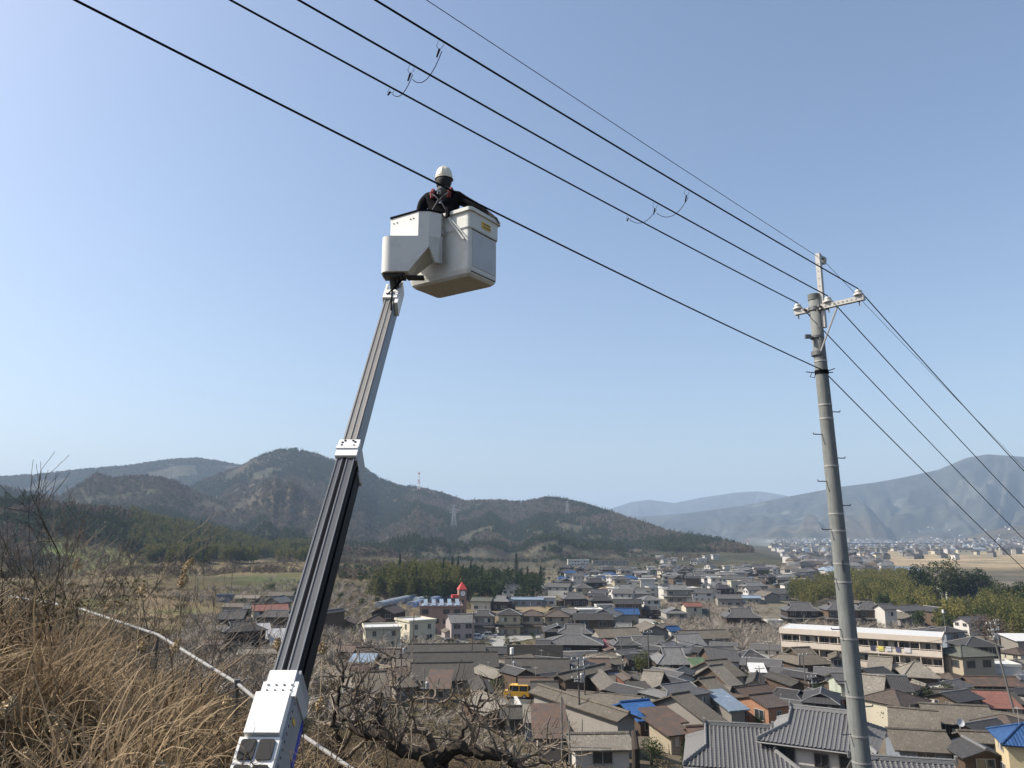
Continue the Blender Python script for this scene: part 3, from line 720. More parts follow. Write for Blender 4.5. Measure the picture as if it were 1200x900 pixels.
# ---------------------------------------------------------------- buildings, near to far
house_specs = [
 # far right column
 ("pale yellow house with a bright blue tiled roof at the right edge of the town", 1166,1260,850,930, dict(yaw=-20, roof='hip', wall=W_YELL, rmat=BLUED, win='fl')),
 ("small black gabled roof between the blue tiled house and the long grey roof", 1114,1178,884,912, dict(yaw=-6, axis='y', wall=W_WOOD, rmat=TILED, pitch=.35)),
 ("low shed with weathered brown sheet roof and a little white chimney box", 1124,1176,866,892, dict(yaw=-12, wall=W_WOOD, rmat=SLATE, pitch=.3)),
 ("long low building with grey sheet roof and blue grey end wall beside the big pole", 1034,1120,866,902, dict(yaw=-14, wall=W_BLUEG, rmat=SLATE, pitch=.3, d=7)),
 ("wide brown grey sheet roof just right of the big pole", 1028,1120,836,878, dict(yaw=-26, wall=W_DARK, rmat=SLATE, pitch=.35, d=9)),
 ("dark brown walled shed with broad mossy sheet roof behind the satellite dish", 1074,1168,831,866, dict(yaw=-14, wall=W_DARK, rmat=SLATE, pitch=.32, d=8)),
 ("long mossy sheet roof with a pale blue lower edge", 1092,1192,810,838, dict(yaw=-8, wall=W_GREY, rmat=SLATED, pitch=.3, d=7)),
 ("lean-to with reddish rusty roof below the long mossy roof", 1138,1194,824,846, dict(yaw=-8, roof='shed', wall=W_BEIGE, rmat=REDR, pitch=.3, d=4)),
 ("dark brown rusty roofed row in front of the white walled garage", 1130,1194,800,818, dict(yaw=-5, wall=W_WOOD, rmat=RUST, pitch=.3, d=6)),
 ("white box building with dark plank front beside the beige house", 1140,1192,777,806, dict(yaw=-8, roof='flat', wall=W_WHITE, rmat=WHITER, nwin=False, ov=.05, d=6)),
 ("small white flat roofed shed at the right edge behind the rusty roofs", 1172,1215,796,808, dict(roof='flat', wall=W_WHITE, rmat=WHITER, nwin=False, ov=.1, d=4)),
 ("beige two-storey house with green grey hip roof beside the white box building", 1102,1164,757,808, dict(yaw=14, roof='hip', wall=W_BEIGE, rmat=GREENG, win='fl', wink='d', pitch=.36, d=7)),
 ("dark house with blue grey hip roof just behind the beige two-storey house", 1122,1167,747,785, dict(roof='hip', wall=W_DARK, rmat=TILED, pitch=.4, d=7)),
 ("pale grey house with dark roof at the foot of the wooded slope", 1096,1130,735,765, dict(yaw=10, roof='hip', wall=W_BLUEG, rmat=TILED, pitch=.3)),
 ("wide dark hip roof behind the end of the apartment block", 1070,1128,735,760, dict(yaw=-5, roof='hip', wall=W_GREY, rmat=TILED, pitch=.3)),
 ("little shelter with white roof and yellow machine under it at the right edge", 1182,1225,745,770, dict(roof='shed', wall=W_GREY, rmat=WHITER, pitch=.12, nwin=False)),
 # right of the pole
 ("brown walled house with pale weathered hip roof left of the beige house", 1050,1105,776,815, dict(yaw=-18, roof='hip', wall=W_WOOD, rmat=SLATE2, pitch=.45, d=8, wink='d')),
 ("tiny gabled porch roof in front of the pale hip roof", 1066,1093,801,822, dict(axis='y', wall=W_DARK, rmat=SLATE2, pitch=.5)),
 ("house with grey gable roof and brown wood gable end right of the big pole", 1010,1060,770,805, dict(yaw=-32, wall=W_WOOD, rmat=SLATE2, pitch=.5, d=8)),
 ("pale green sided house with dark tiled roof close to the big pole", 1022,1072,792,835, dict(yaw=-12, wall=W_GREEN, rmat=TILED, pitch=.35, d=8)),
 ("orange walled house with grey sheet gable roof half behind the big pole", 1005,1052,792,845, dict(yaw=-32, wall=W_ORANGE, rmat=SLATE2, pitch=.5, d=8)),
 ("small dark tiled house right of the pole below the apartment balconies", 1062,1088,763,790, dict(yaw=-20, wall=W_GREY, rmat=TILED, pitch=.5)),
 # left of the pole
 ("pale green shed beside the big pole on its left", 974,1002,789,828, dict(yaw=-5, wall=W_GREEN, rmat=TILE, pitch=.3, d=6)),
 ("house with light tiled gable and white strips left of the big pole", 963,1002,764,800, dict(yaw=-20, axis='y', wall=W_GREY, rmat=SLATE, pitch=.5, d=9)),
 ("dark tiled house just left of the pole in front of the apartments", 945,990,757,790, dict(yaw=15, wall=W_DARK, rmat=TILED, pitch=.5)),
 ("large two-storey house with wooden window band and brown roof below the orchard", 911,970,759,798, dict(yaw=14, roof='irimoya', wall=W_WOOD, rmat=SLATE, skirt=True, pitch=.5, win='fl', d=9)),
 ("brown gabled house with white lower wall and air conditioner box", 905,937,793,824, dict(yaw=10, axis='y', wall=W_WOOD, rmat=SLATED, pitch=.42, d=8)),
 ("brown roofed cottage with white gable wall left of the gabled brown house", 868,906,792,818, dict(yaw=-20, axis='y', wall=W_WHITE, rmat=SLATED, pitch=.45, d=8)),
 ("orange house with peach coloured lit end and brown roof", 864,922,814,852, dict(yaw=24, wall=W_ORANGE, rmat=BROWNR, pitch=.25, win='fl', d=6.5, ov=.3)),
 ("lean-to with translucent white sheet roof beside the orange house", 836,868,826,850, dict(yaw=20, roof='shed', wall=W_GREY, rmat=PALEBL, pitch=.25, nwin=False, d=5)),
 ("grey brown gable roof with dark barge boards above the white lean-to", 808,852,808,836, dict(yaw=28, wall=W_WOOD, rmat=SLATE, pitch=.5, d=8)),
 ("dark timbered house with steep gable left of the brown roofed cottage", 818,862,792,816, dict(yaw=30, wall=W_WOOD, rmat=SLATE2, pitch=.55, d=8)),
 ("dark brown hip roofed house left of the steep gables", 778,810,806,830, dict(yaw=5, roof='hip', wall=W_BEIGE, rmat=BROWNR, pitch=.45)),
 ("large old sheet roofed barn behind the steep gables", 811,870,776,806, dict(yaw=26, wall=W_GREY, rmat=SLATE, pitch=.42, d=9)),
 ("low shed with faded green sheet roof left of the old barn", 808,834,777,795, dict(yaw=12, roof='shed', wall=W_GREY, rmat=GREENR, pitch=.25, nwin=False)),
 ("grey tiled house with brown upper wall beside the white walled house", 823,864,758,790, dict(yaw=4, wall=W_WOOD, rmat=TILE, pitch=.5, d=8)),
 ("white walled house with dark roof right of the grey tiled house", 863,900,762,792, dict(yaw=-4, roof='hip', wall=W_WHITE, rmat=TILED, pitch=.32, d=7)),
 ("small peach walled hut with white sheet roof", 876,900,786,800, dict(yaw=-10, roof='shed', wall=W_ORANGE, rmat=WHITER, pitch=.2, nwin=False, d=4)),
 ("grey tiled hall with white ridge ends above the green roof", 765,811,761,790, dict(yaw=0, roof='irimoya', wall=W_DARK, rmat=TILE2, pitch=.5, d=9)),
 ("grey gabled outbuilding with two stepped roofs behind the hall", 783,826,743,768, dict(yaw=14, wall=W_GREY, rmat=TILE2, pitch=.45, d=9)),
 ("white cottage with vivid blue roof at the corner of the orchard", 777,799,734,750, dict(yaw=20, wall=W_WHITE, rmat=BLUED, pitch=.45)),
 ("house with pale curved gable end and long grey roof left of the hall", 736,782,746,770, dict(yaw=-8, wall=W_WHITE, rmat=TILE, pitch=.42, d=8)),
 ("grey tiled house under the pink blossom tree", 713,750,747,775, dict(yaw=8, roof='irimoya', wall=W_GREY, rmat=TILE, pitch=.45)),
 ("dark tiled hip-and-gable house right of the big temple-like house", 713,751,731,756, dict(yaw=-12, roof='irimoya', wall=W_DARK, rmat=TILE2, pitch=.5)),
 ("brown roof of a long shed in front of the tall bush", 745,790,797,826, dict(yaw=-24, wall=W_DARK, rmat=SLATE2, pitch=.5, d=8)),
 ("brick red cube house with two small windows", 723,748,791,822, dict(yaw=6, axis='y', wall=W_RED, rmat=BROWNR, pitch=.3, d=5, ov=.2)),
 ("shop front with pale blue shutters beside the brick red cube house", 738,762,810,830, dict(yaw=6, roof='shed', wall=W_BLUEG, rmat=SLATED, pitch=.15, d=4)),
 ("large old sheet roof right of the blue sheeted roof", 756,842,820,868, dict(yaw=34, wall=W_GREY, rmat=SLATE, pitch=.38, d=12)),
 ("house roof covered with bright blue sheets beside a parked white car", 712,778,834,862, dict(yaw=22, wall=W_WOOD, rmat=BLUER, pitch=.32, d=7)),
 ("rusty brown roof directly right of the blue sheets", 752,804,852,868, dict(yaw=20, roof='shed', wall=W_GREY, rmat=RUST, pitch=.16, d=4)),
 ("lower rusty brown lean-to with broken corner", 764,804,867,884, dict(yaw=22, roof='shed', wall=W_BEIGE, rmat=RUST, pitch=.16, d=4)),
 ("orange brown timber hut at the end of the rusty lean-to", 806,838,860,890, dict(yaw=10, wall=W_ORANGE, rmat=RUST, pitch=.3, d=4)),
 ("very large grey sheet roofed barn with blue grey gable end in the lower middle", 620,742,818,884, dict(yaw=30, wall=W_GREY, rmat=SLATE, pitch=.42, d=15, axis='y', gab=W_BLUEG, nwin=False)),
 ("pale shed with blue grey front shutter and flat tan roof", 612,655,836,870, dict(yaw=0, roof='shed', wall=W_BLUEG, rmat=SLATE2, pitch=.12, d=5, nwin=False, ov=.25)),
 ("dark low roof left of the shuttered shed", 588,618,838,862, dict(yaw=0, wall=W_GREY, rmat=SLATED, pitch=.2, d=5)),
 ("rusty brown low roof in front of the shuttered shed", 622,666,872,890, dict(yaw=0, roof='shed', wall=W_GREY, rmat=RUST, pitch=.3, d=5)),
 ("long white walled shed at the bottom of the slope", 660,742,889,905, dict(yaw=3, wall=W_WHITE, rmat=SLATE2, pitch=.2, d=5)),
 ("large weathered warehouse with lean-to left of the tall service pole", 648,717,784,824, dict(yaw=-40, wall=W_WOOD, rmat=SLATE, pitch=.42, d=11, axis='y')),
 ("open sided lean-to with patched roof right of the warehouse", 690,720,798,824, dict(yaw=20, roof='shed', wall=W_DARK, rmat=SLATE2, pitch=.3, d=5, nwin=False)),
 ("small brown timber store above the warehouse", 688,715,772,800, dict(yaw=0, wall=W_WOOD, rmat=RUST, pitch=.3, d=5)),
 ("orange timber garage with rusty roof beside the yellow van", 606,664,798,820, dict(yaw=0, wall=W_ORANGE, rmat=RUST, pitch=.2, d=5)),
 ("low black roofed shed right of the yellow van", 621,655,806,826, dict(yaw=0, wall=W_WOOD, rmat=SLATED, pitch=.2, d=5)),
 ("wide dark workshop roof with two pale patched sheets", 588,672,779,804, dict(yaw=-4, wall=W_GREY, rmat=SLATED, pitch=.28, d=10)),
 ("big temple-like house with double dark tiled roofs above the stone wall", 635,711,744,770, dict(yaw=-6, roof='hip', wall=W_DARK, rmat=TILE, pitch=.32, d=9)),
 ("dark single-storey wing with tiled roof left of the temple-like house", 626,648,750,770, dict(yaw=-6, wall=W_WOOD, rmat=TILED, pitch=.4, d=6)),
 ("small house with cream curved gable left of the temple-like house", 641,664,733,752, dict(yaw=-15, axis='y', wall=W_WOOD, rmat=TILE, pitch=.5)),
 ("grey white gabled shed with dark open front near the yellow van", 546,582,800,832, dict(yaw=8, axis='y', wall=W_GREY, rmat=SLATED, pitch=.42, d=9, nwin=False)),
 ("long dark sheet roofed workshop, lowest of the row, left of the grey white shed", 474,560,784,812, dict(yaw=6, wall=W_GREY, rmat=SLATED, pitch=.3, d=10)),
 ("long dark sheet roofed workshop, middle of the row, with a lamp on its eave", 468,588,768,796, dict(yaw=4, wall=W_GREY, rmat=SLATED, pitch=.3, d=10)),
 ("long dark sheet roofed workshop, top of the row, below the car park", 474,572,755,780, dict(yaw=4, wall=W_GREY, rmat=SLATED, pitch=.3, d=9)),
 ("dark roofed hut with white tarpaulin wall and a grey window side", 563,594,762,778, dict(yaw=0, wall=W_WHITE, rmat=TILED, pitch=.3, d=5)),
 ("grey pyramid roofed hut among bare branches", 452,490,800,822, dict(yaw=20, roof='hip', wall=W_GREY, rmat=SLATE, pitch=.45)),
 ("low rusty roofed store between bare branches and the grey shed", 500,530,806,824, dict(yaw=0, roof='shed', wall=W_GREY, rmat=RUST, pitch=.25, d=5)),
 ("broad old brown roof half hidden by the bare tree", 400,466,790,835, dict(yaw=15, wall=W_GREY, rmat=SLATE, pitch=.35, d=10)),
 ("small pale hut with flat orange brown front among the poles", 455,482,785,800, dict(yaw=0, roof='shed', wall=W_BEIGE, rmat=SLATE, pitch=.2, d=4)),
 ("orange walled house with red brown roof below the cream apartments", 437,471,761,785, dict(yaw=-2, wall=W_ORANGE, rmat=BROWNR, pitch=.28, d=6)),
 ("cream walled house with dark brown gable roof left of the orange walled house", 412,441,759,786, dict(yaw=20, wall=W_CREAM, rmat=BROWNR, pitch=.35, d=7, win='fl')),
 ("pale blue metal roofed lean-to at the foot of the cream walled house", 410,440,780,790, dict(yaw=0, roof='shed', wall=W_GREY, rmat=PALEBL, pitch=.15, d=4, nwin=False)),
 ("cream two-storey flat roofed apartments with shaded balcony front", 420,473,734,763, dict(yaw=14, roof='flat', wall=W_CREAM, rmat=WHITER, win='fl', ov=.25, d=8)),
 ("cream white two-storey block behind the cream apartments", 460,512,726,755, dict(yaw=34, roof='flat', wall=W_CREAM, rmat=WHITER, win='fl', ov=.15, d=8)),
 ("pink grey sided workshop with light grey gable roof at the car park", 519,558,720,752, dict(yaw=14, wall=W_PINKG, rmat=TILE2, pitch=.35, d=9, ov=.25, win='f')),
 ("dark red brown house with white barge boards on the terrace", 435,475,710,738, dict(yaw=-14, axis='y', wall=W_DARK, rmat=BROWNR, pitch=.45, d=9)),
 ("dark tiled house behind the pink grey workshop", 551,582,715,745, dict(yaw=-5, roof='irimoya', wall=W_GREY, rmat=TILED, pitch=.45, skirt=True)),
 ("beige two-storey house with black tiled hip roof, left one of three in a row", 582,612,714,745, dict(yaw=0, roof='hip', wall=W_BEIGE, rmat=TILED, pitch=.42, skirt=True)),
 ("beige two-storey house with dark brown hip roof, middle one of three in a row", 608,639,715,743, dict(yaw=-3, roof='hip', wall=W_BEIGE, rmat=BROWNR, pitch=.42, skirt=True)),
 ("brown hip roofed two-storey house, right one of three in a row", 636,670,715,741, dict(yaw=-6, roof='hip', wall=W_BEIGE, rmat=BROWNR, pitch=.45, skirt=True)),
 ("dark house squeezed behind the brown hip roofed house", 655,680,714,735, dict(yaw=-20, wall=W_DARK, rmat=TILE, pitch=.45)),
 ("white modern house with flat roofs and a white porch", 675,706,714,735, dict(yaw=4, roof='flat', wall=W_WHITE, rmat=WHITER, win='f', ov=.3, d=7)),
 ("white garden wall building behind the modern house", 697,723,709,722, dict(yaw=8, roof='flat', wall=W_WHITE, rmat=WHITER, ov=.05, d=4, nwin=False)),
 ("two-storey house with two stacked bright blue roofs", 719,750,713,733, dict(yaw=-3, wall=W_GREY, rmat=BLUED, pitch=.35, skirt=True, d=8)),
 ("cream house with red brown roof above the orchard", 799,823,706,728, dict(yaw=4, wall=W_CREAM, rmat=REDR, pitch=.35, d=6)),
 ("grey hut clinging to the cream house", 818,832,714,728, dict(yaw=0, wall=W_GREY, rmat=TILE, pitch=.4)),
 ("wide dark tiled farmhouse on the far side of the orchard", 846,892,713,738, dict(yaw=-4, roof='irimoya', wall=W_DARK, rmat=TILE, pitch=.5, skirt=True, d=9)),
 ("small white shed with a dark opening beyond the orchard", 898,916,727,738, dict(roof='flat', wall=W_WHITE, rmat=WHITER, ov=.05, d=4, nwin=False)),
 ("dark tiled farmhouse at the edge of the grove left of the big pole", 917,960,706,732, dict(yaw=-4, roof='irimoya', wall=W_DARK, rmat=TILE, pitch=.5, skirt=True, d=9)),
 ("grey tiled farmhouse in the grove just right of the big pole", 964,1004,705,734, dict(yaw=-4, roof='irimoya', wall=W_WOOD, rmat=TILE, pitch=.5, skirt=True, d=9)),
 ("long tiled farmhouse in front of the bamboo grove", 999,1036,706,734, dict(yaw=-10, roof='irimoya', wall=W_WOOD, rmat=TILE, pitch=.5, skirt=True, d=8)),
 ("white walled annex at the right end of the long tiled farmhouse", 1028,1050,708,736, dict(yaw=8, wall=W_WHITE, rmat=TILE, pitch=.42, d=6)),
 ("white two-storey house in the orchard left of the long white hall", 748,774,698,717, dict(yaw=8, roof='hip', wall=W_WHITE, rmat=TILE2, pitch=.35, d=8, win='fl')),
 ("long white industrial hall with thin dark roof edge", 772,818,689,702, dict(yaw=12, roof='flat', wall=W_WHITE, rmat=WHITER, ov=.2, d=8)),
 ("white box house with blue roof left of the long white hall", 757,776,688,700, dict(yaw=10, roof='flat', wall=W_WHITE, rmat=PALEBL, ov=.1)),
 ("cream three-storey tower-like house with roof terrace", 854,869,681,698, dict(yaw=8, roof='flat', wall=W_CREAM, rmat=WHITER, ov=.1, win='fl')),
 ("grey tiled house right of the cream tower-like house", 866,894,682,697, dict(yaw=2, wall=W_WHITE, rmat=TILE, pitch=.45)),
 ("long low house with pale blue metal roof in the middle distance", 862,892,698,708, dict(yaw=-6, wall=W_GREY, rmat=PALEBL, pitch=.25, d=6)),
 ("long grey tiled storehouse with white arched gable", 838,870,697,712, dict(yaw=-6, wall=W_GREY, rmat=TILE, pitch=.35, d=7)),
 ("grey tiled house in front of the long white hall", 808,834,690,706, dict(yaw=0, wall=W_WHITE, rmat=TILE, pitch=.42)),
 ("white gabled house with dark roof left of the grove", 893,925,690,704, dict(yaw=12, wall=W_WHITE, rmat=TILE, pitch=.4)),
 ("tile roofed house with earth walls behind the grove's left edge", 916,938,681,692, dict(roof='hip', wall=W_WHITE, rmat=TILE, pitch=.4)),
 ("cream farmhouse right of the clock tower", 551,580,700,716, dict(yaw=-10, wall=W_CREAM, rmat=GREENG, pitch=.3)),
 ("dark tiled farmhouse with pale ridge lines right of the cream farmhouse", 574,602,698,716, dict(yaw=-14, roof='irimoya', wall=W_DARK, rmat=TILE2, pitch=.5)),
 ("long shed with light blue roof right of the dark tiled farmhouse", 598,638,700,711, dict(yaw=-3, wall=W_BLUEG, rmat=PALEBL, pitch=.2, d=6)),
 ("white box house at the end of the light blue shed", 631,651,700,710, dict(roof='flat', wall=W_WHITE, rmat=WHITER, ov=.1, d=6)),
 ("farmhouse with steep tiled roof and tan annex", 656,690,694,711, dict(yaw=8, roof='irimoya', wall=W_DARK, rmat=TILE, pitch=.5)),
 ("red brick house in front of the tan annex", 686,706,695,711, dict(yaw=8, wall=W_RED, rmat=TILED, pitch=.35)),
 ("tan hip roofed house in the middle of the town", 671,692,689,700, dict(roof='hip', wall=W_BEIGE, rmat=TANR, pitch=.4)),
 ("large tiled house above the blue roofed house", 720,744,685,704, dict(yaw=8, roof='irimoya', wall=W_DARK, rmat=TILE2, pitch=.5, skirt=True)),
 ("pinkish roofed house left of the large tiled house", 702,722,687,701, dict(roof='hip', wall=W_BEIGE, rmat=TANR, pitch=.4)),
 ("red roofed cream house with shaded front left of the boom", 290,340,708,736, dict(yaw=22, wall=W_CREAM, rmat=REDR, pitch=.38, d=7, win='fl', ov=.3)),
 ("dark tiled house behind the red roofed cream house", 308,340,699,730, dict(yaw=-16, axis='y', wall=W_GREY, rmat=TILE2, pitch=.5)),
 ("low dark tiled farmhouse left of the red roofed house", 254,290,716,745, dict(yaw=8, wall=W_DARK, rmat=TILED, pitch=.35, d=8)),
 ("grey roofed shed behind the dark tiled farmhouse", 284,312,708,724, dict(yaw=8, wall=W_GREY, rmat=TILE, pitch=.35)),
 ("open barn with silvery white tiled roof beside the boom", 281,324,737,760, dict(yaw=24, roof='shed', wall=W_DARK, rmat=surf('roof_silver_tile', (.42,.42,.42), 'tile', .35), pitch=.3, d=7, nwin=False)),
 ("second silvery roofed barn tucked behind the boom", 306,348,745,768, dict(yaw=24, roof='shed', wall=W_DARK, rmat=surf('roof_silver_tile', (.42,.42,.42), 'tile', .35), pitch=.3, d=7, nwin=False)),
 ("low shed with flat whitish roof below the silvery barns", 276,342,763,780, dict(yaw=10, wall=W_GREY, rmat=SLATE2, pitch=.12, d=6)),
 ("small brick outbuilding roof left of the silvery barns", 238,264,756,768, dict(wall=W_RED, rmat=RUST, pitch=.3)),
 ("dark house with two tall white windows right of the boom", 372,402,715,744, dict(yaw=-24, axis='y', wall=W_WOOD, rmat=TILED, pitch=.4, d=9)),
 ("little white roofed hut at the edge of the green field", 255,272,697,706, dict(roof='flat', wall=W_BLUEG, rmat=WHITER, ov=.1, d=4, nwin=False)),
 ("pale green flat roofed building in front of the dark grove", 1096,1148,687,704, dict(yaw=12, roof='flat', wall=W_GREEN, rmat=WHITER, ov=.1, d=10, nwin=False)),
 ("large hall with pale green roof beyond the bamboo grove", 1018,1044,669,680, dict(yaw=-4, wall=W_WHITE, rmat=surf('roof_mint_metal', (.33,.50,.40), 'corr', .5), pitch=.2, d=25)),
 ("long low white building at the foot of the hill", 665,690,656,663, dict(roof='flat', wall=W_WHITE, rmat=WHITER, ov=.1, d=10)),
 ("very long pale grey shed at the foot of the hill", 694,736,657,663, dict(roof='flat', wall=W_GREY, rmat=WHITER, ov=.1, d=10)),
 ("broad blue grey factory roof far behind the grove", 1040,1076,664,674, dict(yaw=-8, wall=W_GREY, rmat=PALEBL, pitch=.2, d=30, nwin=False)),
]
for lab, x0, x1, yt, yb, k in house_specs:
    nm = 'house'; cat = 'house'
    if any(q in lab for q in ('barn', 'warehouse', 'workshop')): nm = 'barn'; cat = 'barn'
    elif any(q in lab for q in ('shed', 'lean-to', 'hut', 'store ', 'garage', 'shelter', 'annex')): nm = 'shed'; cat = 'shed'
    elif any(q in lab for q in ('building', 'block', 'apartments', 'factory', 'hall')): nm = 'building'; cat = 'building'
    small = (x1-x0) < 30
    if small and k.get('win', 'f') == 'f' and yb < 712: k['nwin'] = k.get('nwin', True)
    ro_ = H_(lab, x0, x1, yt, yb, name=nm, cat=cat, **k)
    if 'temple-like house with double' in lab:      # its upper storey, one thing with the lower
        up_, _ = H_('x', 652, 697, 732, 765, yaw=-6, roof='irimoya', wall=W_DARK, rmat=TILE, pitch=.5, d=6)
        dv = Vector(up_.location)-Vector(ro_[0].location); dv.rotate(Matrix.Rotation(-ro_[0].rotation_euler.z, 3, 'Z'))
        for ch in list(up_.children):
            ch.parent = ro_[0]; ch.location = ch.location+dv
        bpy.data.objects.remove(up_); HOUSES.pop()
# ---------------------------------------------------------------- apartment block
def depth_at_z(px, py, z): return (z-CAMZ)/ray(px, py)[2]
zt = 13.3
Lp = at(915, 737, depth_at_z(915, 737, zt)); Rp = at(1102, 748, depth_at_z(1102, 748, zt))
vec = Rp-Lp; Lw = float(np.hypot(vec[0], vec[1])); yaw = math.atan2(vec[1], vec[0])
org = (Lp+Rp)/2; base = Hs(org[0], org[1])-.3
ap = thing('apartment_block', 'long pinkish white three-storey apartment block with balconies and laundry', 'apartment block', (org[0], org[1], base), yaw)
HOUSES.append((org[0]-10, org[1]+8, 11)); HOUSES.append((org[0]+10, org[1]+3, 11)); HOUSES.append((org[0], org[1]+5, 11))
Ht = zt-base; fl = (Ht-.6)/3
m = MB().mat(W_PINKW).box((0, 5.4, Ht/2-1), (Lw-.4, 8, Ht+1.4)); m.build('wall', None, ap, uv=True)
MB().mat(WHITER).box((0, 4.8, Ht+.08), (Lw+.3, 10.0, .16)).build('roof', None, ap, uv=True)
pr = MB().mat(W_PINKW); pr.box((0, -.3, Ht-.28), (Lw+.5, .18, 1.05)); pr.box((-Lw/2-.2, 4.8, Ht-.28), (.18, 10, 1.05)); pr.box((Lw/2+.2, 4.8, Ht-.28), (.18, 10, 1.05))
pr.build('parapet', None, ap, uv=True)
for s in range(3):
    z = s*fl
    if s: MB().mat(W_PINKW).box((0, .55, z), (Lw+.1, 1.7, .18)).build('balcony_floor', None, ap, uv=True)
    q = MB().mat(W_PINKW); q.box((0, -.25, z+.50), (Lw+.1, .12, 1.0)); q.box((0, -.25, z+1.22), (Lw+.1, .1, .08))
    n = int(Lw/1.4)
    for i in range(n): q.box((-Lw/2+.7+i*(Lw-1.4)/(n-1), -.24, z+1.10), (.06, .06, .2))
    q.build('balcony_rail', None, ap, uv=True)
    nb = 8
    for i in range(nb+1):
        MB().mat(W_PINKW).box((-Lw/2+i*Lw/nb, .55, z+fl/2), (.12, 1.5, fl-.2)).build('partition_wall', None, ap, uv=True)
    for i in range(nb):
        for dx, ww in ((-.9, 1.6), (.95, 1.5)):
            add_window(ap, -Lw/2+(i+.5)*Lw/nb+dx, 1.37, z+.2, 0, 'fc' if (i+s) % 2 else 'f', ww, min(1.9, fl-.6))
for i in range(3):
    add_window(ap, -Lw/2+.18, 5+i*0-2+2*i, fl*2+1, -math.pi/2, 'f', .9, .9)
cy, sy = math.cos(yaw), math.sin(yaw)
def ap_w(x, y, z): return (org[0]+x*cy-y*sy, org[1]+x*sy+y*cy, base+z)
laundry = [(6.2, .8, (.05, .05, .09), 'dark navy quilt hung over the top balcony rail'), (7.6, 1.0, (.7, .6, .15), 'yellow blanket hung over the top balcony rail'),
           (9.0, .9, (.6, .6, .6), 'white sheet drying beside the yellow blanket'), (10.6, .8, (.1, .1, .18), 'dark blue futon hung right of the white sheet'), (12.2, 1.1, (.65, .62, .6), 'pale cloth at the right end of the drying row'),
           (2.2, .8, (.5, .52, .6), 'pale blue cloth on the top balcony nearest the big pole')]
for x, ww, c, lab in laundry:
    q = MB(); q.box((0, 0, -.38), (ww, .03, .8)); q.box((0, .12, 0.02), (ww, .26, .03)); q.box((0, .25, -.28), (ww, .03, .6))
    o = q.build('laundry', flat('cloth_%.2f_%.2f' % (c[0], c[2]), c, .9)); x0 = x-3.5
    o.location = ap_w(x0, -.40, 2*fl+1.25); o.rotation_euler = (0, 0, yaw); tag(o, lab, 'laundry', 'laundry on the apartment balconies')

# ---------------------------------------------------------------- clock tower and brick hall
p = gnd(541, 722); dep = p[1]
ww = 11/FPX*dep*.98
tw = thing('clock_tower', 'slim brick clock tower with a pointed red roof and white clock face', 'clock tower', p, R(18))
ztop = CAMZ+ray(541, 688.5)[2]*dep; h = ztop-p[2]; zap = CAMZ+ray(541, 680)[2]*dep-p[2]
MB().mat(W_BRICK).box((0, 0, h/2-1), (ww*.8, ww*.8, h+2)).build('wall', None, tw, uv=True)
r = MB().mat(flat('red_roof', (.55, .06, .05), .6)); k = ww*.46
for i in range(4):
    a = i*math.pi/2; c_, s_ = math.cos(a), math.sin(a)
    def rt(x, y, z): return (x*c_-y*s_, x*s_+y*c_, z)
    r.slab([rt(-k, -k, h), rt(k, -k, h), rt(0, 0, zap)], .12)
r.build('roof', None, tw)
MB().mat(flat('red_roof', (.55, .06, .05), .6)).box((-ww*.75, 0, h-2.4), (ww*.7, ww*.5, 1.1)).build('side_roof', None, tw)
ck = MB().mat(flat('clock_face', (.8, .8, .78), .5)); Mx = Matrix.Rotation(math.pi/2, 3, 'X')
ck.lathe([(.85, 0), (.85, .12)], (0, -ww*.4, h-1.4), 18, M=np.array(Mx)); co = ck.build('clock', None, tw)
hd = MB().mat(flat('clock_hand', (.02, .02, .02), .5)); hd.box((0, -ww*.4-.14, h-1.12), (.1, .03, .6)); hd.box((.2, -ww*.4-.16, h-1.4), (.42, .03, .1)); hd.build('clock_hand', None, co)
for i in range(2): add_window(tw, 0, -ww*.4-.02, h-5-3*i, 0, 'd', .7, 1.3)
loc, w_, d_, hw_ = place(486, 546, 709, 745, 6, 12, .2, 'flat')
bh, bro = house('brick_hall', 'wide brown brick hall with pale skylit roof below the clock tower', 'building', loc, R(6), w_, 12, hw_, 'flat', wall=W_BRICK, rmat=surf('roof_skylight', (.40, .45, .52), 'corr', .4), ov=.05, storeys=3, wink='d')
for i in range(5):
    MB().mat(PALEBL).slab([(-w_/2+1+i*w_/5.2, -5, hw_+.6), (-w_/2+w_/5.6+i*w_/5.2, -5, hw_+.6), (-w_/2+w_/5.6+i*w_/5.2, 5, hw_+1.5), (-w_/2+1+i*w_/5.2, 5, hw_+1.5)], .2).build('skylight', None, bro, uv=True)
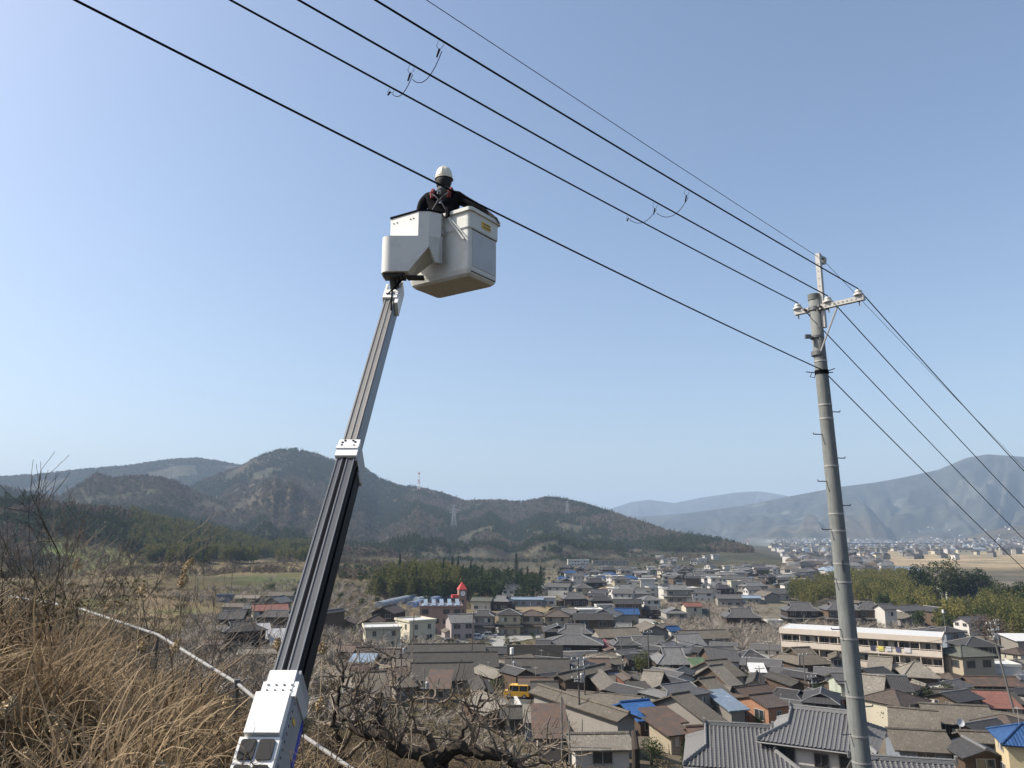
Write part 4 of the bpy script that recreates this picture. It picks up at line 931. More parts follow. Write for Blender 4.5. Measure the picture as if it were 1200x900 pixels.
# greenhouses on the terrace above
for (xa, ya, xb, yb, lab, m_) in ((444, 712, 484, 703, 'long low greenhouse with milky blue cover on the terrace', PALEBL), (482, 712, 517, 704, 'long low greenhouse with deep blue cover left of the brick hall', surf('greenhouse_blue', (.12, .19, .36), 'plain', .4)),
                             (488, 706, 530, 701, 'third greenhouse with pale cover behind the brick hall', PALEBL)):
    a = gnd(xa, ya); b_ = gnd(xb, yb); L = np.linalg.norm(b_[:2]-a[:2]); an = math.atan2(b_[1]-a[1], b_[0]-a[0]); L = min(L, 40)
    g = thing('greenhouse', lab, 'greenhouse', a, an)
    q = MB().mat(m_); n = 8; prof = [(-2.2*math.cos(math.pi*i/n), .9+1.4*math.sin(math.pi*i/n)) for i in range(n+1)]
    prof = [(-2.2, -.5)]+prof+[(2.2, -.5)]
    vs = [(0, y, z) for y, z in prof]+[(L, y, z) for y, z in prof]; k = len(prof)
    q.add(vs, [[i, i+1, i+1+k, i+k] for i in range(k-1)]+[list(range(k))[::-1], list(range(k, 2*k))]); q.build('cover', None, g, uv=True)
    q = MB(); 
    for i in range(0, int(L)+1, 3): q.tube([(i, y*1.01, z*1.01+.02) for y, z in prof], .04, 4)
    q.build('hoop_frame', flat('hoop_steel', (.4, .4, .4), .4), g)
    HOUSES.append((a[0], a[1], 5))

# ---------------------------------------------------------------- the big tiled house near the pole (corrugated tile geometry)
def tiled_plane(mb, poly, pitch_w=.30, amp=.035, th=.10, step=None):
    """tiled roof plane: barrel ribs running up the slope, clipped to the polygon"""
    P = np.asarray(poly, float); n = np.cross(P[1]-P[0], P[2]-P[0]); n /= np.linalg.norm(n)
    t = np.array([-n[1], n[0], 0]); t /= np.linalg.norm(t); b_ = np.cross(n, t)
    if b_[2] < 0: b_ = -b_; t = -t
    o = P[0]; U = (P-o) @ t; Vv = (P-o) @ b_
    def span(u):
        hits = []
        for i in range(len(P)):
            j = (i+1) % len(P); a, c = U[i], U[j]
            if (a-u)*(c-u) <= 0 and abs(a-c) > 1e-9:
                hits.append(Vv[i]+(Vv[j]-Vv[i])*(u-a)/(c-a))
        return (min(hits), max(hits)) if len(hits) >= 2 else None
    us = np.arange(U.min()+.02, U.max()-.02, pitch_w)
    for u in us:
        s = span(u+pitch_w/2)
        if not s or s[1]-s[0] < .15: continue
        prof = [(-.08, 0), (-.05, .8), (0, 1.1), (.05, .8), (.08, 0)]
        nrow = max(1, int((s[1]-s[0])/.27))
        vs = []
        vv = np.linspace(s[0], s[1], nrow+1)
        for i in range(nrow):
            for (v, lift) in ((vv[i], .016), (vv[i+1], 0.0)):
                for (x, h_) in prof: vs.append(o+t*(u+pitch_w/2+x)+b_*v+n*(h_*amp*1.3+lift+.01))
        fs = []
        for i in range(2*nrow-1):
            for j in range(4): fs.append([i*5+j, i*5+j+1, (i+1)*5+j+1, (i+1)*5+j])
        mb.add(vs, fs)
    return mb
def big_tiled(name, label, loc, yaw, w, d, hw, kind, pitch, wall, frac=.5, ov=.75, winlist=(), rm=TILE):
    root = thing(name, label, 'house', loc, yaw); HOUSES.append((loc[0], loc[1], max(w, d)*.6))
    polys, lines, gabs, zp = roof_polys(kind, w, d, hw, pitch, ov, frac=frac)
    m = MB().mat(wall); m.box((0, 0, (hw-3)/2), (w, d, hw+3)); m.build('wall', None, root, uv=True)
    g = MB().mat(W_GREY)
    for q in gabs: g.slab(q, .12)
    if gabs: g.build('gable', None, root, uv=True)
    r = MB().mat(surf('roof_tile_bed', (.10, .103, .11), 'plain', .6))
    for p in polys: r.slab(p, .16)
    ro = r.build('roof', None, root, uv=True)
    tl = MB().mat(surf('roof_tile_glazed', (.185, .182, .18), 'plain', .5, var=.05))
    for p in polys: tiled_plane(tl, p)
    t_o = tl.build('tile_rows', None, ro, uv=True); t_o['kind'] = 'stuff'
    q = MB().mat(RIDGE)
    for i, (a, b_) in enumerate(lines):
        a = np.array(a); b_ = np.array(b_); L = np.linalg.norm(b_-a); k = 3 if i == 0 else 2
        for lv in range(k): q.tube([a+(0, 0, .04+.07*lv), b_+(0, 0, .04+.07*lv)], .10-.012*lv, 6)
        q.tube([a+(0, 0, .06+.07*k), b_+(0, 0, .06+.07*k)], .07, 8)
        n = int(L/.3)
        for j in range(n):
            c = a+(b_-a)*(j+.5)/n; q.box(c+(0, 0, .06+.07*k+.04), (.08, .08, .08), 0.4)
    q.build('ridge', None, ro, uv=True)
    oni = MB().mat(RIDGE)
    a, b_ = lines[0]
    for s, e in ((-1, a), (1, b_)): oni.box(np.array(e)+(s*.1, 0, .28), (.14, .34, .45))
    oni.build('ridge_end_tile', None, ro, uv=True)
    for (x, z, ang, k_, ww_, wh_) in winlist:
        y = -d/2-.03
        if ang == 0: add_window(root, x, y, z, 0, k_, ww_, wh_)
        else: add_window(root, ang*(w/2+.03), x, z, ang*math.pi/2, k_, ww_, wh_)
    gt = MB(); W = w/2+ov; D = d/2+ov*.8; ze = hw-ov*.8*pitch
    gt.tube([(-W, -D-.06, ze-.1), (W, -D-.06, ze-.1)], .06, 6); gt.build('gutter', flat('gutter_grey', (.2, .2, .2), .5), root)
    return root
def zpt(px, py, dep): return CAMZ+ray(px, py)[2]*dep
# main two-storey part
c = at(979, 876, 55.0); zb = Hs(c[0], c[1])-.3
zr = zpt(965, 838, 56.5)
bw, bd, pt = 6.5, 6.2, .46
hw = zr-zb-pt*(bd/2+.6)+.75*.8*pt
big_tiled('tiled_house', 'large white plastered house with ribbed grey tiled roof crossed by the big pole', (c[0], c[1]+2.2, zb), R(-30), bw, bd, hw, 'irimoya', pt, W_WHITE, frac=.52,
          winlist=[(-2.6, hw-2.0, 0, 'dc', 2.2, 1.35), (.3, hw-1.6, 0, 'd', .9, .8), (2.6, hw-2.1, 0, 'd', 2.2, 1.45), (-2.6, .6, 0, 'd', 2.2, 1.4), (1.5, hw-2.0, 1, 'd', 1.7, 1.3)])
zr2 = zpt(870, 855, 57.5)
c2 = at(866, 886, 56.0); zb2 = Hs(c2[0], c2[1])-.3; hw2 = zr2-zb2-.5*(6.6/2)
big_tiled('tiled_house', 'lower grey tiled roof wing joined left of the large white plastered house', (c2[0]+.6, c2[1]+2.0, zb2), R(-14), 6.6, 6.6, hw2, 'irimoya', .5, W_WHITE, frac=.45, winlist=[(-2, .8, 0, 'd', 1.6, 1.3), (1.5, .8, 0, 'd', 1.6, 1.3)])
c3 = at(1072, 905, 46.0); zb3 = Hs(c3[0], c3[1])-.3; hw3 = zpt(1075, 890, 47)-zb3-.5*3.6
big_tiled('tiled_house', 'grey tiled roof cut off by the bottom edge right of the big pole', (c3[0], c3[1]+1.5, zb3), R(-14), 4.4, 6.0, hw3, 'gable', .5, W_WHITE)

# stone retaining wall of the temple-like house, tank tower etc.
def wall_thing(name, label, cat, a, b_, h, m, th=.3):
    a = np.asarray(a); b_ = np.asarray(b_); L = np.linalg.norm(b_[:2]-a[:2]); an = math.atan2(b_[1]-a[1], b_[0]-a[0])
    z = min(a[2], b_[2]); q = MB().mat(m).box((L/2, 0, h/2-.5), (L, th, h+1)); q.box((L/2, 0, h+.06), (L+.1, th+.15, .12))
    o = q.build(name, None, uv=True); o.location = (a[0], a[1], z); o.rotation_euler = (0, 0, an); return tag(o, label, cat)
wall_thing('retaining_wall', 'high weathered concrete retaining wall below the temple-like house', 'retaining wall', gnd(594, 772), gnd(660, 775), 3.2, CONCD)
wall_thing('garden_wall', 'white topped garden wall in front of the temple-like house', 'wall', gnd(645, 771), gnd(700, 772), 1.6, W_WHITE)
wall_thing('garden_wall', 'brick coloured low wall beside the pink blossom tree', 'wall', gnd(700, 775), gnd(722, 777), 1.5, W_RED)
wall_thing('guard_wall', 'white sloping parapet beside the bare tree', 'wall', gnd(604, 826), gnd(618, 842), 1.0, W_WHITE)

# ---------------------------------------------------------------- vehicles
def car(label, px, py, yaw, m, kind='car', group=None, g=None):
    p = gnd(px, py) if g is None else np.array(g)
    van = kind == 'van'
    L, W, hb, ht = (3.6, 1.6, .95, 1.75) if van else (4.2, 1.68, .85, 1.42)
    t = thing('parked_van' if van else 'parked_car', label, 'van' if van else 'car', p+np.array([0, 0, .16]), yaw, group)
    prof = [(-L/2, .35), (L/2, .35), (L/2, hb-.1), (L/2-.1, hb), (-L/2+.15, hb), (-L/2, hb-.15)] if not van else [(-L/2, .3), (L/2, .3), (L/2, hb-.1), (L/2-.4, hb), (-L/2+.05, hb), (-L/2, hb-.15)]
    def ext(pf, W, m_, nm, par, mb=None):
        q = mb or MB().mat(m_); k = len(pf); vs = [(x, -W/2, z) for x, z in pf]+[(x, W/2, z) for x, z in pf]
        q.add(vs, [list(range(k)), list(range(2*k-1, k-1, -1))]+[[i, i+k, (i+1) % k+k, (i+1) % k] for i in range(k)])
        return q.build(nm, None, par) if mb is None else q
    body = ext(prof, W, m, 'body', t)
    cab = [(-L/2+.5, hb), (L/2-1.25, hb), (L/2-1.75, ht), (-L/2+.95, ht)] if not van else [(-L/2+.08, hb), (L/2-.45, hb), (L/2-.95, ht), (-L/2+.2, ht)]
    ext(cab, W-.12, GLASS, 'window', t)
    top = [(cab[3][0]-.05, ht-.06), (cab[2][0]+.05, ht-.06), (cab[2][0]-.05, ht+.03), (cab[3][0]+.05, ht+.03)]
    ext(top, W-.1, m, 'roof', t)
    for x in (cab[0][0]+.1, (cab[3][0]+cab[2][0])/2, cab[1][0]-.35): MB().mat(m).box((x, 0, (hb+ht)/2), (.09, W-.09, ht-hb-.06)).build('pillar', None, t)
    Mx = np.array(Matrix.Rotation(math.pi/2, 3, 'X'))
    for sx in (-1, 1):
        for sy in (-1, 1):
            q = MB().mat(flat('tyre', (.02, .02, .02), .9)); q.lathe([(.2, -.1), (.3, -.09), (.3, .09), (.2, .1)], (sx*L*.31, sy*(W/2-.08), .3), 14, M=Mx)
            o = q.build('wheel', None, t)
            MB().mat(flat('rim', (.5, .5, .5), .4, .6)).lathe([(.17, -.11), (.17, .11)], (sx*L*.31, sy*(W/2-.08), .3), 10, M=Mx).build('rim', None, o)
    for sy in (-1, 1):
        MB().mat(flat('headlight_glass', (.7, .7, .65), .2)).box((L/2+.005, sy*(W/2-.25), hb-.28), (.06, .3, .16)).build('headlight', None, t)
        MB().mat(flat('tail_light', (.4, .03, .02), .3)).box((-L/2-.005, sy*(W/2-.2), hb-.3), (.05, .2, .22)).build('tail_light', None, t)
    return t
PW = flat('car_paint_white', (.78, .78, .76), .3); PB = flat('car_paint_black', (.03, .03, .035), .25); PYL = flat('car_paint_yellow', (.75, .42, .04), .35); PS = flat('car_paint_silver', (.4, .41, .42), .3, .5); PBL = flat('car_paint_blue', (.08, .16, .35), .3)
car('yellow orange van parked in the lane beside the rusty roofed garage', 606, 819, R(172), PYL, 'van')
car('white hatchback parked in front of the pink grey workshop', 560, 750, R(8), PW)
car('pale silver car parked right of the white hatchback', 574, 748, R(4), PS)
car('black car at the left side of the car park', 527, 756, R(18), PB)
car('white van parked against the pink grey workshop', 532, 749, R(20), PW, 'van')
car('white car beside the roof with bright blue sheets', 717, 858, R(-28), PW)
car('white car on the bend below the white house', 766, 737, R(-60), PW)
car('silver blue car on the bend beside the blue roofed cottage', 787, 731, R(-30), PBL)
car('white car under the carport of the white modern house', 707, 734, R(5), PW)
car('small white car in front of the middle beige house', 622, 740, R(5), PW)

# ---------------------------------------------------------------- distant pylons
def lattice(label, px, ytop, ybase, D, m, red=False, arms=3, group=None, name='pylon'):
    a = ray(px, ybase); r_ = D; hl = math.hypot(a[0], a[1]); X, Y = a[0]/hl*r_, a[1]/hl*r_
    zb_ = Hs(X, Y); zt_ = CAMZ+ray(px, ytop)[2]/hl*r_; h = zt_-zb_+3
    t = thing(name, label, 'pylon' if not red else 'radio mast', (X, Y, zb_-3), R(20), group)
    w0, w1 = h*(.05 if red else .10), h*.018
    secs = 9
    def lv(i): f = i/secs; return (w0*(1-f)**1.25+w1, h*f)
    th = max(.22, D/9000)
    for part in range(2 if red else 1):
        q = MB()
        rngs = range(secs)
        for i in rngs:
            if red and (i//2) % 2 != part: continue
            (wa, za), (wb, zb2_) = lv(i), lv(i+1)
            ca_ = [(-wa, -wa), (wa, -wa), (wa, wa), (-wa, wa)]; cb_ = [(-wb, -wb), (wb, -wb), (wb, wb), (-wb, wb)]
            for j in range(4):
                k = (j+1) % 4
                q.tube([(*ca_[j], za), (*cb_[j], zb2_)], th, 4); q.tube([(*ca_[j], za), (*cb_[k], zb2_)], th*.6, 3); q.tube([(*ca_[k], za), (*cb_[j], zb2_)], th*.6, 3)
        q.build('lattice_frame', m if not (red and part) else flat('mast_white', (.8, .8, .8), .6), t)
    if not red:
        for i in range(arms):
            z = h*(.97-.13*i); q = MB(); L = h*(.13+.02*i)
            q.tube([(-L, 0, z), (0, 0, z+h*.02), (L, 0, z)], th, 4); q.tube([(-L, 0, z), (0, 0, z-h*.03), (L, 0, z)], th*.7, 4); q.build('cross_arm', m, t)
    else:
        q = MB(); q.lathe([(h*.05, h*.93), (h*.055, h*.96)], (0, 0, 0), 8); q.build('platform', m, t)
    return t
STEEL = flat('pylon_steel', (.34, .35, .37), .5)
lattice('red and white radio mast on the crest right of the boom', 490.5, 553, 576, 2180, flat('mast_red', (.55, .08, .05), .6), True, name='radio_mast')
lattice('steel pylon on the hillside below the radio mast', 531.5, 591, 626, 1640, STEEL)
lattice('faint steel pylon on the slope under the highest peak', 333, 562, 598, 1980, STEEL)
lattice('small pylon against the far left ridge', 200, 543, 566, 2900, STEEL)
lattice('small pylon on the shoulder of the long hill', 665, 587, 605, 1750, STEEL)
lattice('red and white mast on the low end of the long hill', 877, 634, 646, 1250, flat('mast_red', (.55, .08, .05), .6), True, name='radio_mast')
lattice('tiny pylon beyond the end of the long hill', 721, 600, 612, 4300, STEEL)

# ---------------------------------------------------------------- bridge and far town
bl = gnd(900, 662); bq = MB()
a = at(960, 652.5, 2250); b_ = at(1135, 652.5, 2450)
dv = b_-a; L = np.linalg.norm(dv[:2]); an = math.atan2(dv[1], dv[0]); zb_ = Hs(a[0], a[1])
br = thing('bridge', 'long low dark bridge across the sandy river bed', 'bridge', (a[0], a[1], zb_), an)
MB().mat(flat('bridge_deck_steel', (.12, .09, .08), .7)).box((L/2, 0, 9), (L, 8, 2.2)).build('deck', None, br)
for i in range(12): MB().mat(CONC).box((L*(i+.5)/12, 0, 3.4), (3, 6, 9.2)).build('pier', None, br)
def blockmass(name, label, n, fn, mats, seed, hmin=3, hmax=8):
    q = np.random.default_rng(seed); mb = MB()
    for i in range(n):
        px, py = fn(q); g = gnd(px, py); 
        w_, d_, h_ = q.uniform(7, 13), q.uniform(6, 10), q.uniform(hmin, hmax)
        if q.random() < .06: w_ *= 2.2; d_ *= 1.4
        m_ = mats[q.integers(0, len(mats))]; an_ = q.uniform(-.5, .5)+.2; c_, s_ = math.cos(an_), math.sin(an_)
        mb.mat(m_[0]); mb.box(g+(0, 0, h_/2), (w_, d_, h_), an_)
        mb.mat(m_[1]); P = np.array([[-w_/2-.5, -d_/2-.5, h_], [w_/2+.5, -d_/2-.5, h_], [w_/2+.5, d_/2+.5, h_], [-w_/2-.5, d_/2+.5, h_], [-w_/2+2, 0, h_+2.6], [w_/2-2, 0, h_+2.6]])
        P = np.stack([P[:, 0]*c_-P[:, 1]*s_, P[:, 0]*s_+P[:, 1]*c_, P[:, 2]], 1)+g
        mb.add(P, [[0, 1, 5, 4], [2, 3, 4, 5], [1, 2, 5], [3, 0, 4]])
        if w_ > 14:
            mb.mat(GLASS)
            for k in range(3): 
                x = (k-1)*w_/3; v = np.array([x*c_+(d_/2+.05)*s_, x*s_-(d_/2+.05)*c_]); mb.box((g[0]+v[0], g[1]+v[1], g[2]+h_*.6), (2, .2, 1.4), an_)
    o = mb.build(name, None); return tag(o, label, 'town', kind='stuff')
FW = [(W_WHITE, TILE), (W_GREY, SLATE), (W_WHITE, TILE2), (W_GREY, TILED), (W_GREY, TILE), (W_CREAM, TILED), (W_WHITE, TILE2), (W_GREY, TILED), (W_BEIGE, BROWNR), (W_WHITE, PALEBL), (W_GREY, TILE2)]
def reg(x0, x1, y0, y1):
    return lambda q: (q.uniform(x0, x1), q.uniform(y0, y1))
blockmass('far_town', 'far white and grey town across the river at the foot of the mountains', 900, lambda q: (q.uniform(905, 1215), 632+abs(q.normal())*7+q.uniform(0, 5)), FW, 5, 4, 9)
blockmass('far_town', 'far houses on the near river bank left of the mint roofed hall', 150, lambda q: (q.uniform(925, 1040), q.uniform(652, 676)), FW, 6)
blockmass('far_town', 'scattered pale buildings on the lower mountain slope', 16, lambda q: (q.uniform(1050, 1200), q.uniform(618, 632)), [(W_GREY, TILE), (W_WHITE, TILE2)], 8, 3, 6)
# ---------------------------------------------------------------- rows of smaller houses filling the town
protos = []
pspec = [('gable', 9, 7, 5.2, TILE, W_WHITE, 0), ('irimoya', 10, 8, 5.6, TILED, W_DARK, 1), ('hip', 8, 7, 5.4, TILE, W_BEIGE, 0), ('gable', 12, 7, 3.2, SLATE, W_GREY, 0),
         ('irimoya', 11, 8, 5.8, TILE2, W_GREY, 1), ('hip', 8, 8, 5.6, BROWNR, W_CREAM, 0), ('gable', 8, 6, 5.4, TILED, W_WOOD, 0), ('flat', 8, 7, 5.8, WHITER, W_WHITE, 0),
         ('gable', 10, 6, 2.9, RUST, W_WOOD, 0), ('gable', 9, 6, 3.0, SLATE2, W_WOOD, 0), ('hip', 9, 7, 5.2, BLUED, W_WHITE, 0)]
plabel = ['white walled grey tiled', 'dark timber hip-and-gable', 'beige hip roofed', 'grey sheet roofed', 'pale tiled skirted', 'cream brown roofed', 'brown timber dark tiled', 'flat roofed white', 'rusty roofed timber', 'pale sheet roofed timber', 'blue roofed white']
hold = len(HOUSES)
for i, (k, w_, d_, h_, rm, wm, sk) in enumerate(pspec):
    r_, _ = house('house', 'x', 'house', (0, -2000-40*i, 0), 0, w_, d_, h_, k, 'x', .45, wm, rm, skirt=bool(sk), win='fl' if h_ > 4 else 'f')
    protos.append(r_)
HOUSES = HOUSES[:hold]
OPEN = []
for px, py, r0 in ((540, 752, 9), (580, 748, 9), (620, 744, 9), (660, 741, 8), (600, 757, 8), (520, 757, 8), (625, 777, 8), (655, 779, 8), (610, 716, 10), (640, 714, 10), (606, 822, 10), (612, 828, 8), (604, 834, 8), (740, 800, 5), (738, 815, 5), (955, 815, 5), (760, 735, 8), (720, 850, 4), (752, 792, 5)):
    g = gnd(px, py); OPEN.append((g[0], g[1], r0))
def clear(x, y, r_):
    for a, b_, c in OPEN:
        if (a-x)**2+(b_-y)**2 < (c+r_*.6)**2: return False
    for a, b_, c in HOUSES:
        if (a-x)**2+(b_-y)**2 < (c+r_)**2: return False
    return True
used = set()
zones = [  # px range, py range, count, types, phrase
 ((575, 700), (690, 703), 16, [0,1,4,6,2,1], 'right of the cypress grove'),
 ((700, 800), (690, 712), 14, [0,1,4,7,2,6], 'in mid town'),
 ((655, 760), (670, 687), 44, [0,1,2,4,6,10,1,7], 'in the strip behind mid town'),
 ((760, 860), (668, 688), 46, [0,1,2,4,5,6,7], 'under the long hill'),
 ((860, 960), (668, 695), 34, [0,1,4,7,6,0], 'by the hill foot'),
 ((820, 900), (690, 706), 8, [0,4,3,1], 'left of the bamboo grove'),
 ((770, 850), (655, 664), 12, [7,0,2], 'on the first hill rise'),
 ((560, 700), (716, 760), 3, [1,0,6], 'around the car park'),
 ((700, 790), (715, 760), 10, [1,4,3,6], 'beside the orchard'),
 ((560, 720), (775, 850), 28, [3,8,9,3,6], 'among the old workshops'),
 ((720, 860), (760, 870), 52, [3,9,8,6,1,4,0], 'in the old quarter'),
 ((860, 1000), (775, 850), 32, [3,9,6,1,8,0], 'left of the big pole'),
 ((1010, 1200), (775, 880), 36, [3,9,8,6,5,0], 'right of the big pole'),
 ((400, 560), (770, 830), 14, [3,9,8], 'below the cream apartments'),
 ((1060, 1200), (728, 745), 5, [6,3,0], 'at the edge of the wooded slope'),
 ((255, 345), (705, 770), 7, [1,3,9], 'around the silvery barns'),
 ((360, 440), (735, 745), 2, [8,3], 'on the terraces behind the boom'),
]
zr_ = np.random.default_rng(21)
for (xa, xb), (ya, yb), n, types, phrase in zones:
    made = 0; tries = 0
    while made < n and tries < n*22:
        tries += 1
        px, py = zr_.uniform(xa, xb), zr_.uniform(ya, yb)
        g = gnd(px, py); t = types[zr_.integers(0, len(types))]
        _, w_, d_, h_, _, _, _ = pspec[t]; s = zr_.uniform(.75, 1.08)
        if py > 765: s *= .68
        if not clear(g[0], g[1], w_*.42*s): continue
        lab = '%s house %s' % (plabel[t], phrase); grp = '%s houses %s' % (plabel[t], phrase)
        yaw_ = zr_.choice([0, 90, 8, -15, 75, 180, 25] if py < 765 else [28, 32, -60, 118, 25, -20, 70, -35])*math.pi/180+zr_.normal()*.1
        loc = (g[0], g[1], g[2])
        if t not in used:
            used.add(t); o = protos[t]; o.location = loc; o.rotation_euler = (0, 0, yaw_); o['label'] = lab; o['group'] = grp; o.scale = (s,)*3
        else: dup(protos[t], loc, yaw_, lab, grp, (s*zr_.uniform(.85, 1.2), s*zr_.uniform(.85, 1.15), s*zr_.uniform(.75, 1.0)*(.85 if py > 765 else 1)))
        HOUSES.append((g[0], g[1], w_*.42*s)); made += 1
# ---------------------------------------------------------------- give every filler house a label that finds it
def proj(p):
    d = np.asarray(p, float)-(0, 0, CAMZ); c_, s_ = math.cos(PITCH), math.sin(PITCH)
    f = d[1]*c_+d[2]*s_; u = -d[1]*s_+d[2]*c_
    return 600+FPX*d[0]/f, 450-FPX*u/f
ORD = ['', 'second', 'third', 'fourth', 'fifth', 'sixth', 'seventh', 'eighth', 'ninth', 'tenth', 'eleventh', 'twelfth']
def rank_labels():
    by = {}
    for o in COL.objects:
        if o.parent is None and o.get('group') and o.get('label'): by.setdefault((o['label'], o['group']), []).append(o)
    for (lab, grp), L in by.items():
        if len(L) < 2: continue
        L.sort(key=lambda o: proj(o.location)[0]); n = len(L)
        for i, o in enumerate(L):
            if i == 0: w_ = 'leftmost'
            elif i == n-1: w_ = 'rightmost'
            elif i < n/2: w_ = ORD[min(i, 11)]+' from left'
            else: w_ = (ORD[min(n-1-i, 11)]+' from right')
            if n > 24: continue
            o['label'] = lab+', '+w_

# ---------------------------------------------------------------- tree templates
LM_EVER = leafmat('foliage_evergreen', (.02, .032, .013), (.06, .078, .028))
LM_BROWN = leafmat('foliage_winter_twigs', (.06, .046, .034), (.17, .135, .095), trans=.1)
LM_BAMB = leafmat('foliage_bamboo', (.055, .072, .022), (.23, .20, .065), trans=.35)
LM_CYP = leafmat('foliage_cypress', (.016, .03, .013), (.055, .078, .03), trans=.15)
LM_FIELD = leafmat('foliage_dry_shrub', (.085, .07, .042), (.20, .16, .095), trans=.2)
BARK = surf('bark_grey_brown', (.10, .082, .065), 'plain', .9)
def tree_mb(leaf, lm, trunk_h=.7, tr=.05):
    q = MB().mat(lm); q.add(*leaf); q.mat(BARK); q.tube([(0, 0, -.3), (.01, .02, trunk_h*.5), (0, 0, trunk_h*1.3)], [tr, tr*.8, tr*.35], 5); return q
T_ev = [template(tree_mb(broadleaf(110, .21, 31+i, 1, 2.0), LM_EVER), 'tree_source') for i in range(3)]
T_br = [template(tree_mb(broadleaf(120, .15, 41+i, 1, 2.0, base=.25), LM_BROWN), 'tree_source') for i in range(3)]
T_co = [template(tree_mb(conifer(110, .16, 51+i, .55, 2.8), LM_CYP), 'tree_source') for i in range(2)]
T_evd = [template(tree_mb(broadleaf(650, .095, 61+i, 1, 2.0, lobes=14, base=.22), LM_EVER), 'tree_source') for i in range(3)]
T_cod = [template(tree_mb(conifer(600, .08, 71+i, .5, 2.8, base=.08), LM_CYP), 'tree_source') for i in range(3)]
def bamboo(n, seed):
    q = np.random.default_rng(seed); P = []
    for i in range(9):
        t = q.uniform(0, 6.28); lean = q.uniform(.2, .9); h = q.uniform(2.0, 3.0); k = n//9
        z = q.uniform(.22, 1, k); dx = lean*z**2.2; w = .34*np.sin(np.pi*np.clip(z, 0, 1)**.8)+.06
        a = q.uniform(0, 6.28, k); rr = w*np.sqrt(q.uniform(0, 1, k))
        x0, y0 = q.normal(0, .25, 2)
        P.append(np.stack([x0+dx*math.cos(t)+rr*np.cos(a), y0+dx*math.sin(t)+rr*np.sin(a), z*h-.3*lean*z**3], 1))
    return leaf_quads(np.vstack(P), .10, q)
T_ba = [template(tree_mb(bamboo(720, 81+i), LM_BAMB, 1.2, .03), 'tree_source') for i in range(4)]

# hillside woods
g_ = np.random.default_rng(5)
N0 = 165000
a_ = g_.uniform(-37, 23, N0); r_ = np.sqrt(g_.uniform(330**2, 2750**2, N0))
X = r_*np.sin(np.radians(a_)); Y = r_*np.cos(np.radians(a_)); Z = H(X, Y)
msk = fbm(X/130+3, Y/130, 4); sp = fbm(X/260+40, Y/260+7, 4)
slope = Z > np.interp(r_, [330, 900, 1200, 2750], [15, 11, 9, 12])
keep = slope & (msk > .29+.10*(g_.random(N0)-.5)) & (g_.random(N0) < np.interp(r_, [330, 800, 2750], [1.0, .9, .6]))
hillfield = (np.abs(a_+28) < 3.2) & (np.abs(r_-640) < 55)
keep &= ~hillfield
X, Y, Z, sp, r2, a2 = X[keep], Y[keep], Z[keep], sp[keep], r_[keep], a_[keep]
rel = Z/np.maximum(1, r2*.11)
kind = np.where(sp > .53-.06*(rel > 1.2), 1, 0)            # 1 evergreen / conifer
kind = np.where((sp <= .56) & (g_.random(len(sp)) < .10), 1, kind)
kind = np.where((a2 > -26) & (a2 < -13.5) & (r2 < 860), 2, kind)   # bamboo wood on the near left slope
kind = np.where((kind == 2) & (g_.random(len(sp)) < .25), 1, kind)
P = np.column_stack([X, Y, Z-.3])
n1 = kind == 0; s = g_.uniform(2.6, 4.6, n1.sum())
scatter('winter_woodland', 'bare brownish winter woodland covering the hills', 'woodland', P[n1], s, g_.random(n1.sum()), T_br)
n2 = kind == 1; s = g_.uniform(2.8, 5.0, n2.sum()); con = g_.random(n2.sum()) < .4
scatter('evergreen_woodland', 'dark green evergreen patches on the hills', 'woodland', P[n2], s, g_.random(n2.sum()), T_ev+T_co, kidx=np.where(con, g_.integers(3, 5, n2.sum()), g_.integers(0, 3, n2.sum())))
n3 = kind == 2; s = g_.uniform(3.0, 4.6, n3.sum())
scatter('bamboo_wood', 'green bamboo wood on the slope behind the left field', 'bamboo wood', P[n3], s, g_.random(n3.sum())*.5, T_ba, zs=s*1.1)

a_ = g_.uniform(-38, -9, 42000); r_ = np.sqrt(g_.uniform(2600**2, 3750**2, 42000)); X = r_*np.sin(np.radians(a_)); Y = r_*np.cos(np.radians(a_)); Z = H(X, Y)
k = (Z > 30) & (fbm(X/200, Y/200, 3) > .34); P = np.column_stack([X, Y, Z-.5])[k]
scatter('ridge_woodland', 'dark woodland along the far left ridge', 'woodland', P, g_.uniform(5, 9, len(P)), g_.random(len(P)), T_br+T_ev)
def in_poly(x, y, P):
    c = np.zeros(len(x), bool); n = len(P)
    for i in range(n):
        x1, y1 = P[i][:2]; x2, y2 = P[(i+1) % n][:2]
        k = ((y1 > y) != (y2 > y)) & (x < (x2-x1)*(y-y1)/(y2-y1+1e-12)+x1); c ^= k
    return c
def area_pts(pxpoly, spacing, seed, jitter=.45, avoid=3.0):
    P = [gnd(*p) for p in pxpoly]; A_ = np.array(P)[:, :2]; lo, hi = A_.min(0), A_.max(0)
    xs = np.arange(lo[0], hi[0], spacing); ys = np.arange(lo[1], hi[1], spacing); gx, gy = np.meshgrid(xs, ys)
    q = np.random.default_rng(seed); gx = gx.ravel()+q.uniform(-jitter, jitter, gx.size)*spacing; gy = gy.ravel()+q.uniform(-jitter, jitter, gy.size)*spacing
    k = in_poly(gx, gy, P); gx, gy = gx[k], gy[k]
    if avoid is not None:
        Hh = np.array(HOUSES); k = np.ones(len(gx), bool)
        for a, b_, c in Hh: k &= (gx-a)**2+(gy-b_)**2 > (c+avoid)**2
        gx, gy = gx[k], gy[k]
    return np.column_stack([gx, gy, H(gx, gy)])
